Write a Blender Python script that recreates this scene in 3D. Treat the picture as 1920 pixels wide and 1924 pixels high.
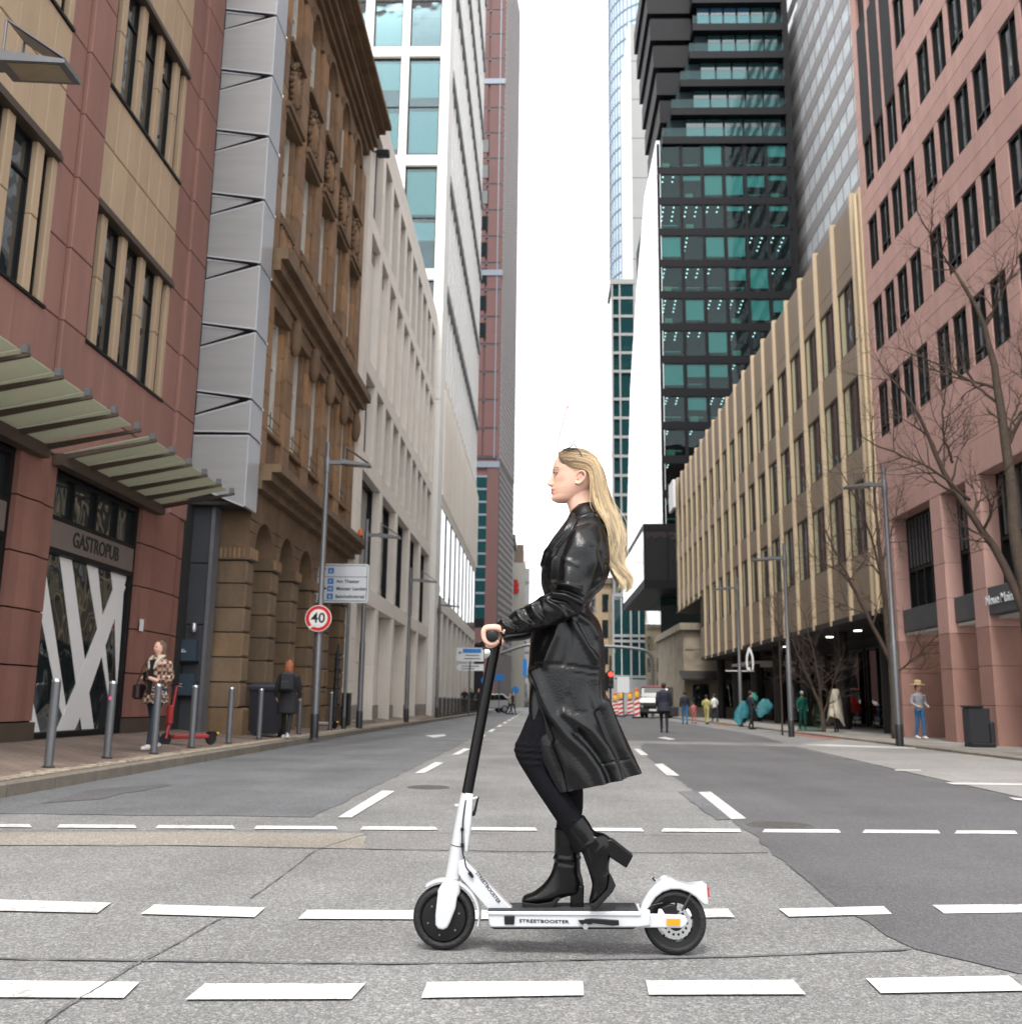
import bpy, bmesh, math, random
import numpy as np
from mathutils import Vector, Matrix
random.seed(7); RNG = np.random.default_rng(11)
S = bpy.context.scene
for o in list(bpy.data.objects): bpy.data.objects.remove(o)
C = S.collection
R = math.radians

# ---------------------------------------------------------------- camera
FPX, CXP, CYP, CAMH = 1850., 960., 962., 1.0           # focal length in photo pixels, centre, eye height
ROLL = R(.75)
PITCH = math.atan(356.3/FPX); YAW = math.atan(59.7/FPX*math.cos(PITCH))
FW = np.array([-math.sin(YAW)*math.cos(PITCH), math.cos(YAW)*math.cos(PITCH), math.sin(PITCH)])
RT = np.array([math.cos(YAW), math.sin(YAW), 0.]); UP = np.cross(RT, FW)
cam_d = bpy.data.cameras.new('camera'); cam = bpy.data.objects.new('camera', cam_d); C.objects.link(cam)
cam_d.sensor_fit = 'HORIZONTAL'; cam_d.sensor_width = 36; cam_d.lens = 36*FPX/1920
cam_d.dof.use_dof = True; cam_d.dof.focus_distance = 4.2; cam_d.dof.aperture_fstop = 4.5
cam_d.clip_start = .05; cam_d.clip_end = 3000
rt2 = RT*math.cos(ROLL)+UP*math.sin(ROLL); up2 = -RT*math.sin(ROLL)+UP*math.cos(ROLL)
m = Matrix(((rt2[0], up2[0], -FW[0], 0), (rt2[1], up2[1], -FW[1], 0), (rt2[2], up2[2], -FW[2], CAMH), (0, 0, 0, 1)))
cam.matrix_world = m
S.camera = cam
# ---------------------------------------------------------------- light: bright overcast
SUN_EL, SUN_AZ = R(60), R(190)
W = bpy.data.worlds.new('World'); S.world = W; W.use_nodes = True
nt = W.node_tree; nt.nodes.clear()
sky = nt.nodes.new('ShaderNodeTexSky'); sky.sky_type = 'NISHITA'; sky.sun_disc = False
sky.sun_elevation = SUN_EL; sky.sun_rotation = SUN_AZ; sky.dust_density = 6; sky.air_density = 1.0; sky.ozone_density = 1
mx = nt.nodes.new('ShaderNodeMix'); mx.data_type = 'RGBA'; mx.inputs[0].default_value = .86
mx.inputs[7].default_value = (9.6, 9.75, 10.0, 1)           # the even white cloud layer
bg = nt.nodes.new('ShaderNodeBackground'); bg.inputs[1].default_value = .13
out = nt.nodes.new('ShaderNodeOutputWorld')
nt.links.new(sky.outputs[0], mx.inputs[6]); nt.links.new(mx.outputs[2], bg.inputs[0]); nt.links.new(bg.outputs[0], out.inputs[0])
sun_d = bpy.data.lights.new('sun', 'SUN'); sun_d.energy = 1.5; sun_d.angle = R(13); sun_d.color = (1, .965, .91)
sun = bpy.data.objects.new('sun', sun_d); C.objects.link(sun)
sd = Vector((math.sin(SUN_AZ)*math.cos(SUN_EL), math.cos(SUN_AZ)*math.cos(SUN_EL), math.sin(SUN_EL)))
sun.rotation_euler = sd.to_track_quat('Z', 'Y').to_euler()
V = S.view_settings; V.view_transform = 'Standard'; V.look = 'None'; V.gamma = 1; V.use_curve_mapping = False
V.exposure = 1.02
S.cycles.max_bounces = 4; S.cycles.diffuse_bounces = 2; S.cycles.glossy_bounces = 3; S.cycles.transmission_bounces = 2; S.cycles.transparent_max_bounces = 6; S.cycles.caustics_reflective = False; S.cycles.caustics_refractive = False

# ---------------------------------------------------------------- pixel helpers (photo pixels -> points on a known plane)
def ray(px, py):
    u, v = px-CXP, py-CYP
    u0 = u*math.cos(ROLL)+v*math.sin(ROLL); v0 = -u*math.sin(ROLL)+v*math.cos(ROLL)
    return FW+RT*u0/FPX-UP*v0/FPX
C0 = np.array([0, 0, CAMH])
def onG(px, py, z=0): d = ray(px, py); return C0+d*(z-CAMH)/d[2]
def onX(px, py, x): d = ray(px, py); return C0+d*x/d[0]
def onY(px, py, y): d = ray(px, py); return C0+d*y/d[1]

# ---------------------------------------------------------------- materials
MATS = {}
def lk(nt, a, b): nt.links.new(a, b)
def M(name, col, rough=.6, metal=0, var=.12, scale=4., bump=0, bscale=40., spec=.5, rnd=0., coat=0, detail=4, stretch=(1, 1, 1), hue=None, alpha=None):
    """plain procedural material: two-octave colour variation in object space, per-piece random shade, fine bump"""
    if name in MATS: return MATS[name]
    mt = bpy.data.materials.new(name); mt.use_nodes = True; MATS[name] = mt
    nt = mt.node_tree; b = nt.nodes['Principled BSDF']
    b.inputs['Roughness'].default_value = rough; b.inputs['Metallic'].default_value = metal
    b.inputs['Specular IOR Level'].default_value = spec
    if coat: b.inputs['Coat Weight'].default_value = coat; b.inputs['Coat Roughness'].default_value = .08
    tc = nt.nodes.new('ShaderNodeTexCoord'); mp = nt.nodes.new('ShaderNodeMapping'); mp.inputs[3].default_value = stretch
    lk(nt, tc.outputs['Object'], mp.inputs[0])
    n = nt.nodes.new('ShaderNodeTexNoise'); n.inputs['Scale'].default_value = scale; n.inputs['Detail'].default_value = detail; n.inputs['Roughness'].default_value = .65
    lk(nt, mp.outputs[0], n.inputs['Vector'])
    mr = nt.nodes.new('ShaderNodeMapRange'); mr.inputs[1].default_value = .25; mr.inputs[2].default_value = .75
    mr.inputs[3].default_value = 1-var; mr.inputs[4].default_value = 1+var
    lk(nt, n.outputs['Fac'], mr.inputs[0])
    fac = mr.outputs[0]
    if rnd:
        oi = nt.nodes.new('ShaderNodeObjectInfo'); r2 = nt.nodes.new('ShaderNodeMapRange'); r2.inputs[3].default_value = 1-rnd; r2.inputs[4].default_value = 1+rnd
        lk(nt, oi.outputs['Random'], r2.inputs[0]); ml = nt.nodes.new('ShaderNodeMath'); ml.operation = 'MULTIPLY'
        lk(nt, fac, ml.inputs[0]); lk(nt, r2.outputs[0], ml.inputs[1]); fac = ml.outputs[0]
    base = nt.nodes.new('ShaderNodeRGB'); base.outputs[0].default_value = (*col, 1); src = base.outputs[0]
    if hue:
        oi = nt.nodes.new('ShaderNodeObjectInfo'); m2 = nt.nodes.new('ShaderNodeMix'); m2.data_type = 'RGBA'
        pw = nt.nodes.new('ShaderNodeMath'); pw.operation = 'FRACT'; p3 = nt.nodes.new('ShaderNodeMath'); p3.operation = 'MULTIPLY'; p3.inputs[1].default_value = 7.3
        lk(nt, oi.outputs['Random'], p3.inputs[0]); lk(nt, p3.outputs[0], pw.inputs[0]); pq = nt.nodes.new('ShaderNodeMath'); pq.operation = 'POWER'; pq.inputs[1].default_value = 2.2
        lk(nt, pw.outputs[0], pq.inputs[0]); lk(nt, pq.outputs[0], m2.inputs[0]); lk(nt, src, m2.inputs[6]); m2.inputs[7].default_value = (*hue, 1); src = m2.outputs[2]
    vm = nt.nodes.new('ShaderNodeVectorMath'); vm.operation = 'SCALE'
    lk(nt, src, vm.inputs[0]); lk(nt, fac, vm.inputs['Scale']); lk(nt, vm.outputs[0], b.inputs['Base Color'])
    if bump:
        n2 = nt.nodes.new('ShaderNodeTexNoise'); n2.inputs['Scale'].default_value = bscale; n2.inputs['Detail'].default_value = 3
        lk(nt, mp.outputs[0], n2.inputs['Vector'])
        bp = nt.nodes.new('ShaderNodeBump'); bp.inputs['Strength'].default_value = bump; bp.inputs['Distance'].default_value = .02
        lk(nt, n2.outputs['Fac'], bp.inputs['Height']); lk(nt, bp.outputs[0], b.inputs['Normal'])
    return mt
def emit(name, col, s):
    if name in MATS: return MATS[name]
    mt = bpy.data.materials.new(name); mt.use_nodes = True; MATS[name] = mt
    b = mt.node_tree.nodes['Principled BSDF']; b.inputs['Base Color'].default_value = (*col, 1)
    b.inputs['Emission Color'].default_value = (*col, 1); b.inputs['Emission Strength'].default_value = s
    return mt
def glass_dark(name, col=(.015, .02, .022), rough=.02, wav=.06, wscale=.6, spec=.9):
    """coated facade glass: dark body, mirror reflection, panes slightly warped"""
    if name in MATS: return MATS[name]
    mt = bpy.data.materials.new(name); mt.use_nodes = True; MATS[name] = mt
    nt = mt.node_tree; b = nt.nodes['Principled BSDF']
    b.inputs['Base Color'].default_value = (*col, 1); b.inputs['Roughness'].default_value = rough; b.inputs['Specular IOR Level'].default_value = spec
    b.inputs['IOR'].default_value = 1.7
    tc = nt.nodes.new('ShaderNodeTexCoord'); n = nt.nodes.new('ShaderNodeTexNoise'); n.inputs['Scale'].default_value = wscale; n.inputs['Detail'].default_value = 2
    oi = nt.nodes.new('ShaderNodeObjectInfo'); va = nt.nodes.new('ShaderNodeVectorMath'); va.operation = 'ADD'
    sc = nt.nodes.new('ShaderNodeVectorMath'); sc.operation = 'SCALE'; sc.inputs[0].default_value = (31, 17, 23); lk(nt, oi.outputs['Random'], sc.inputs['Scale'])
    lk(nt, tc.outputs['Object'], va.inputs[0]); lk(nt, sc.outputs[0], va.inputs[1]); lk(nt, va.outputs[0], n.inputs['Vector'])
    bp = nt.nodes.new('ShaderNodeBump'); bp.inputs['Strength'].default_value = wav; bp.inputs['Distance'].default_value = .2
    lk(nt, n.outputs['Fac'], bp.inputs['Height']); lk(nt, bp.outputs[0], b.inputs['Normal'])
    return mt
def glass_clear(name, tint=(.55, .75, .75), refl=1.0, wav=.03, ior=1.6):
    """see-through glazing: Fresnel mix of tinted transmission and mirror reflection"""
    if name in MATS: return MATS[name]
    mt = bpy.data.materials.new(name); mt.use_nodes = True; MATS[name] = mt
    nt = mt.node_tree; nt.nodes.clear()
    o = nt.nodes.new('ShaderNodeOutputMaterial'); mix = nt.nodes.new('ShaderNodeMixShader')
    t = nt.nodes.new('ShaderNodeBsdfTransparent'); t.inputs[0].default_value = (*tint, 1)
    g = nt.nodes.new('ShaderNodeBsdfGlossy'); g.inputs['Roughness'].default_value = .01; g.inputs['Color'].default_value = (refl, refl, refl, 1)
    fr = nt.nodes.new('ShaderNodeFresnel'); fr.inputs[0].default_value = ior
    n = nt.nodes.new('ShaderNodeTexNoise'); n.inputs['Scale'].default_value = .5; tc = nt.nodes.new('ShaderNodeTexCoord'); lk(nt, tc.outputs['Object'], n.inputs['Vector'])
    bp = nt.nodes.new('ShaderNodeBump'); bp.inputs['Strength'].default_value = wav; bp.inputs['Distance'].default_value = .3
    lk(nt, n.outputs['Fac'], bp.inputs['Height']); lk(nt, bp.outputs[0], g.inputs['Normal'])
    lk(nt, fr.outputs[0], mix.inputs[0]); lk(nt, t.outputs[0], mix.inputs[1]); lk(nt, g.outputs[0], mix.inputs[2]); lk(nt, mix.outputs[0], o.inputs[0])
    return mt

# ---------------------------------------------------------------- mesh helpers
class MB:
    def __init__(s): s.v = []; s.f = []
    def add(s, vs, fs):
        o = len(s.v); s.v += [tuple(map(float, v)) for v in vs]; s.f += [tuple(i+o for i in f) for f in fs]; return s
    def box(s, x0, x1, y0, y1, z0, z1):
        if x0 > x1: x0, x1 = x1, x0
        if y0 > y1: y0, y1 = y1, y0
        if z0 > z1: z0, z1 = z1, z0
        return s.add([(x0, y0, z0), (x1, y0, z0), (x1, y1, z0), (x0, y1, z0), (x0, y0, z1), (x1, y0, z1), (x1, y1, z1), (x0, y1, z1)],
                     [(0, 3, 2, 1), (4, 5, 6, 7), (0, 1, 5, 4), (1, 2, 6, 5), (2, 3, 7, 6), (3, 0, 4, 7)])
    def bbox(s, x0, x1, y0, y1, z0, z1, b=.01):
        """box with chamfered vertical+horizontal edges on all sides (24 verts)"""
        vs = []; 
        for z, i in ((z0, b), (z0+b, 0), (z1-b, 0), (z1, b)):
            c = b if i == 0 else b
            a = i
            vs += [(x0+a+b, y0+a, z), (x1-a-b, y0+a, z), (x1-a, y0+a+b, z), (x1-a, y1-a-b, z), (x1-a-b, y1-a, z), (x0+a+b, y1-a, z), (x0+a, y1-a-b, z), (x0+a, y0+a+b, z)]
        fs = [tuple(range(7, -1, -1)), tuple(range(24, 32))]
        for k in range(3):
            for j in range(8): fs.append((k*8+j, k*8+(j+1) % 8, k*8+8+(j+1) % 8, k*8+8+j))
        return s.add(vs, fs)
    def tube(s, pts, rad, n=8, cap=True, flat=1.0):
        pts = [np.array(p, float) for p in pts]; k = len(pts)
        if not hasattr(rad, '__len__'): rad = [rad]*k
        t0 = pts[1]-pts[0]; t0 = t0/np.linalg.norm(t0)
        a = np.array([0, 0, 1.]) if abs(t0[2]) < .9 else np.array([1., 0, 0])
        nrm = np.cross(t0, a); nrm /= np.linalg.norm(nrm); vs = []; fs = []
        for i in range(k):
            t = pts[min(i+1, k-1)]-pts[max(i-1, 0)]; t = t/(np.linalg.norm(t)+1e-9)
            nrm = nrm-t*(nrm@t); nrm /= (np.linalg.norm(nrm)+1e-9); bn = np.cross(t, nrm)
            for j in range(n):
                an = 2*math.pi*j/n; vs.append(pts[i]+rad[i]*(math.cos(an)*nrm+flat*math.sin(an)*bn))
        for i in range(k-1):
            for j in range(n): fs.append((i*n+j, i*n+(j+1) % n, (i+1)*n+(j+1) % n, (i+1)*n+j))
        if cap: fs += [tuple(range(n-1, -1, -1)), tuple(range((k-1)*n, k*n))]
        return s.add(vs, fs)
    def lathe(s, prof, n=24, axis='z', c=(0, 0, 0), cap=True):
        vs = []; fs = []; k = len(prof)
        for r, h in prof:
            for j in range(n):
                a = 2*math.pi*j/n; p = (r*math.cos(a), r*math.sin(a), h)
                if axis == 'y': p = (p[0], p[2], p[1])
                if axis == 'x': p = (p[2], p[0], p[1])
                vs.append((p[0]+c[0], p[1]+c[1], p[2]+c[2]))
        for i in range(k-1):
            for j in range(n): fs.append((i*n+j, i*n+(j+1) % n, (i+1)*n+(j+1) % n, (i+1)*n+j))
        if cap:
            if prof[0][0] > 1e-6: fs.append(tuple(range(n-1, -1, -1)))
            if prof[-1][0] > 1e-6: fs.append(tuple(range((k-1)*n, k*n)))
        return s.add(vs, fs)
    def prism(s, poly, f0, f1):
        """poly: 2-D points; f0, f1 map a 2-D point to the 3-D front/back"""
        n = len(poly); vs = [f0(*p) for p in poly]+[f1(*p) for p in poly]
        return s.add(vs, [tuple(range(n)), tuple(range(2*n-1, n-1, -1))]+[(i, n+i, n+(i+1) % n, (i+1) % n) for i in range(n)])
    def quad(s, a, b, c, d): return s.add([a, b, c, d], [(0, 1, 2, 3)])
    def sphere(s, c, r, n=10, m=7):
        if not hasattr(r, '__len__'): r = (r, r, r)
        prof = [(math.sin(math.pi*i/m), -math.cos(math.pi*i/m)) for i in range(m+1)]
        vs = []; fs = []
        for rr, h in prof:
            for j in range(n):
                a = 2*math.pi*j/n; vs.append((c[0]+r[0]*rr*math.cos(a), c[1]+r[1]*rr*math.sin(a), c[2]+r[2]*h))
        for i in range(m):
            for j in range(n): fs.append((i*n+j, i*n+(j+1) % n, (i+1)*n+(j+1) % n, (i+1)*n+j))
        return s.add(vs, fs)
ROOTLOC = {}
def tag(o, label=None, cat=None, group=None, kind=None):
    if label: o['label'] = label
    if cat: o['category'] = cat
    if group: o['group'] = group
    if kind: o['kind'] = kind
    return o
def thing(name, label, cat, loc=(0, 0, 0), rz=0, group=None):
    o = bpy.data.objects.new(name, None); C.objects.link(o); o.location = loc; o.rotation_euler = (0, 0, rz)
    o.empty_display_size = .2; ROOTLOC[o.name] = tuple(loc)
    return tag(o, label, cat, group)
def mesh_of(mb, name, mat, smooth=False, off=None, fix=False):
    me = bpy.data.meshes.new(name)
    v = mb.v if off is None else [(a-off[0], b-off[1], c-off[2]) for a, b, c in mb.v]
    me.from_pydata(v, [], mb.f)
    if mat: me.materials.append(mat if not isinstance(mat, str) else MATS[mat])
    if fix:
        bm = bmesh.new(); bm.from_mesh(me); bmesh.ops.recalc_face_normals(bm, faces=bm.faces); bm.to_mesh(me); bm.free()
    if smooth:
        me.polygons.foreach_set('use_smooth', [True]*len(me.polygons))
        if smooth != 2:
            try: me.set_sharp_from_angle(angle=R(40))
            except Exception: pass
    me.update()
    return me
def part(name, mb, mat, parent=None, smooth=False, world=True, label=None, fix=True, kind=None):
    """one mesh object; when the parent chain starts at an unrotated root the points may be given in world space"""
    off = None
    if parent is not None and world:
        r = parent
        while r.parent is not None: r = r.parent
        off = ROOTLOC.get(r.name)
    me = mesh_of(mb, name, mat, smooth, off, fix)
    o = bpy.data.objects.new(name, me); C.objects.link(o)
    if parent is not None: o.parent = parent
    if label: o['label'] = label
    if kind: o['kind'] = kind
    return o
def solo(name, mb, mat, label, cat, loc=(0, 0, 0), group=None, smooth=False, rz=0):
    me = mesh_of(mb, name, mat, smooth, None, True); o = bpy.data.objects.new(name, me); C.objects.link(o); o.location = loc; o.rotation_euler = (0, 0, rz)
    return tag(o, label, cat, group)
def struct(name, mb, mat, smooth=False):
    o = part(name, mb, mat, None, smooth); o['kind'] = 'structure'; return o
def copy_tree(o, parent=None):
    c = o.copy(); C.objects.link(c); c.parent = parent
    for ch in list(o.children): copy_tree(ch, c)
    return c
class Fc:
    """a facade frame: u runs along the wall, z up, d outwards"""
    def __init__(s, x, y, u, n): s.o = np.array([x, y, 0.]); s.u = np.array([*u, 0.]); s.n = np.array([*n, 0.])
    def p(s, u, z, d): return s.o+s.u*u+s.n*d+np.array([0, 0, z])
    def box(s, mb, u0, u1, z0, z1, d0, d1):
        q = [s.p(u, z, d) for d in (d0, d1) for u, z in ((u0, z0), (u1, z0), (u1, z1), (u0, z1))]
        mb.add(q, [(0, 1, 2, 3), (7, 6, 5, 4), (0, 4, 5, 1), (1, 5, 6, 2), (2, 6, 7, 3), (3, 7, 4, 0)]); return mb
    def cbox(s, mb, u0, u1, z0, z1, d0, d1, b=.012):
        """box whose outer face is chamfered all round"""
        q = [s.p(u, z, d0) for u, z in ((u0, z0), (u1, z0), (u1, z1), (u0, z1))]+[s.p(u, z, d1-b) for u, z in ((u0, z0), (u1, z0), (u1, z1), (u0, z1))]
        q += [s.p(u, z, d1) for u, z in ((u0+b, z0+b), (u1-b, z0+b), (u1-b, z1-b), (u0+b, z1-b))]
        f = [(0, 1, 2, 3), (11, 10, 9, 8)]
        for k in (0, 4):
            for j in range(4): f.append((k+j, k+4+j, k+4+(j+1) % 4, k+(j+1) % 4))
        mb.add(q, f); return mb
    def prism(s, mb, poly, d0, d1): return mb.prism(poly, lambda u, z: s.p(u, z, d0), lambda u, z: s.p(u, z, d1))
def B(fc, *a): return fc.box(MB(), *a)
def CB(fc, *a, b=.012): return fc.cbox(MB(), *a, b=b)
def window(fc, u0, u1, z0, z1, parent, frame='frame_dark', pane='glass', d=-.3, fw=.05, transoms=(), mull=(), fd=.06, name='window'):
    """window part: frame (with bars) > pane"""
    mb = MB()
    fc.box(mb, u0, u0+fw, z0, z1, d, d+fd); fc.box(mb, u1-fw, u1, z0, z1, d, d+fd)
    fc.box(mb, u0+fw, u1-fw, z0, z0+fw, d, d+fd); fc.box(mb, u0+fw, u1-fw, z1-fw, z1, d, d+fd)
    for t in transoms: fc.box(mb, u0+fw, u1-fw, z0+(z1-z0)*t-fw*.5, z0+(z1-z0)*t+fw*.5, d, d+fd-.004)
    for t in mull: fc.box(mb, u0+(u1-u0)*t-fw*.5, u0+(u1-u0)*t+fw*.5, z0+fw, z1-fw, d, d+fd-.002)
    w = part(name, mb, frame, parent)
    g = MB(); fc.box(g, u0+fw*.5, u1-fw*.5, z0+fw*.5, z1-fw*.5, d+.01, d+.022)
    part('pane', g, pane, w)
    return w
def text_mb(txt, size, to3d, depth=.004, bold=0., align='CENTER', spacing=1.0):
    """lettering as raised mesh; to3d maps (u, v, w) to a 3-D point"""
    cu = bpy.data.curves.new('t', 'FONT'); cu.body = txt; cu.size = size; cu.extrude = depth/2; cu.offset = bold; cu.align_x = align; cu.align_y = 'CENTER'; cu.space_character = spacing
    cu.resolution_u = 3
    ob = bpy.data.objects.new('t', cu); C.objects.link(ob)
    dg = bpy.context.evaluated_depsgraph_get(); me = bpy.data.meshes.new_from_object(ob.evaluated_get(dg))
    mb = MB(); mb.add([to3d(v.co.x, v.co.y, v.co.z) for v in me.vertices], [tuple(p.vertices) for p in me.polygons])
    bpy.data.objects.remove(ob); bpy.data.curves.remove(cu); bpy.data.meshes.remove(me)
    return mb
def cr(P, n):
    """Catmull-Rom resample of control rows (k, m) to n rows"""
    P = np.array(P, float); k = len(P); t = np.linspace(0, k-1-1e-6, n); i = t.astype(int); f = (t-i)[:, None]
    a, b, c, d = P[np.maximum(i-1, 0)], P[i], P[i+1], P[np.minimum(i+2, k-1)]
    return .5*((2*b)+(-a+c)*f+(2*a-5*b+4*c-d)*f*f+(-a+3*b-3*c+d)*f**3)

# palette
M('red_stone', (.275, .143, .115), .75, var=.15, scale=1.7, stretch=(1, 1, .2), rnd=.07, bump=.1, bscale=120)
M('red_stone_deep', (.225, .105, .08), .75, var=.12, scale=1.2, rnd=.06, bump=.1, bscale=120)
M('beige_stone', (.44, .325, .215), .75, var=.1, scale=1.8, rnd=.05, bump=.08, bscale=120, stretch=(1, 1, .3))
M('frame_dark', (.008, .0085, .009), .45, var=.15, spec=.25)
M('frame_brown', (.07, .05, .038), .5, var=.15)
M('frame_grey', (.12, .125, .13), .45, var=.12)
M('frame_white', (.62, .6, .55), .5, var=.08)
M('shadow_wall', (.02, .02, .02), .9)
M('interior', (.03, .03, .03), .9, var=.3)
M('interior_teal', (.012, .03, .035), .9, var=.3)
glass_dark('glass', wav=.13, wscale=.8); glass_dark('glass_teal', (.012, .05, .055), wav=.05); glass_dark('glass_sky', (.05, .065, .07), wav=.03, spec=1.)
glass_dark('glass_blue', (.03, .09, .14), wav=.08, spec=1.)
glass_clear('glass_clear', (.72, .92, .95)); glass_clear('glass_office', (.6, .85, .85), ior=1.33); glass_clear('glass_shop', (.5, .52, .5), .9, .015)
M('silver', (.36, .365, .37), .45, .55, var=.07, scale=2.2, rnd=.05, bump=.12, bscale=300, stretch=(.25, .25, 3))
M('silver_light', (.55, .58, .62), .4, .4, var=.05, scale=2)
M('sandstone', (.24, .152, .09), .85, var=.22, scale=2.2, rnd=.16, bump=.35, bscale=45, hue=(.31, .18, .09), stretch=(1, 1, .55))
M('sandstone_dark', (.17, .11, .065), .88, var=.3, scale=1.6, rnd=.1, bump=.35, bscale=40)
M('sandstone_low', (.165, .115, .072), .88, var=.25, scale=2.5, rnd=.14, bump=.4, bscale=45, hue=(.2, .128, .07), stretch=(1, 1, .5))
M('limestone', (.78, .725, .65), .8, var=.05, scale=.8, rnd=.03, bump=.05, bscale=90)
M('limestone_white', (.82, .8, .76), .8, var=.04, scale=.5, rnd=.02)
M('pale_panel', (.7, .685, .66), .55, var=.05)
M('plinth_grey', (.3, .27, .24), .8, var=.12, scale=3)
M('tower_red', (.125, .058, .054), .7, var=.08, rnd=.05, scale=.3)
M('tower_band', (.05, .045, .055), .5)
M('steel_blue', (.2, .235, .28), .4, .2)
M('lattice', (.3, .27, .265), .6)
M('lattice_back', (.09, .075, .075), .8)
M('gold_fin', (.58, .46, .31), .5, .15, var=.05, scale=.8)
M('bronze_panel', (.25, .19, .135), .5, .15, var=.08, scale=1.2, rnd=.05, stretch=(4, 4, .5))
M('curtain', (.5, .47, .3), .9, var=.08, stretch=(6, 6, .1), scale=3)
M('blind_teal', (.42, .66, .6), .85, var=.04)
M('blind_pale', (.6, .75, .72), .85, var=.04)
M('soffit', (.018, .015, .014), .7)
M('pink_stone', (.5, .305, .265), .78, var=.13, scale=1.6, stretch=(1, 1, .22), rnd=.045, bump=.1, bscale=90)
M('pink_stone_shade', (.36, .2, .165), .75, var=.1, scale=1.6, rnd=.05, bump=.1, bscale=90)  # same pink stone, with the shade low in the arcade painted into the colour
M('lintel_grey', (.075, .08, .085), .6, var=.15, scale=2)
M('white_band', (.3, .285, .28), .7, var=.05, rnd=.03)
M('black_panel', (.005, .005, .007), .45, spec=.2)
M('tower_black', (.006, .0065, .009), .5, var=.1, spec=.2)
M('slab_grey', (.33, .335, .33), .75, var=.05, scale=.2)
M('metal_grey', (.16, .165, .175), .42, .5, var=.08, scale=8, rnd=.05)
M('metal_dark', (.03, .031, .033), .45, .3, var=.12, scale=8)
M('metal_bright', (.55, .56, .57), .3, .9)
M('chrome', (.75, .75, .76), .15, 1)
M('black_plastic', (.006, .006, .0065), .45, var=.2, spec=.3)
M('rubber', (.007, .007, .0075), .8, var=.2, scale=20)
M('white_paint_gloss', (.52, .53, .55), .25, coat=.4, var=.015)
M('white_plain', (.78, .78, .77), .5, var=.03)
M('sign_white', (.66, .69, .72), .35, var=.02)
M('sign_red', (.62, .015, .012), .4, var=.03)
M('sign_blue', (.01, .19, .55), .4, var=.03)
M('ink', (.012, .012, .012), .6)
M('skin', (.72, .435, .325), .45, var=.05, scale=20, spec=.35)
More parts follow.
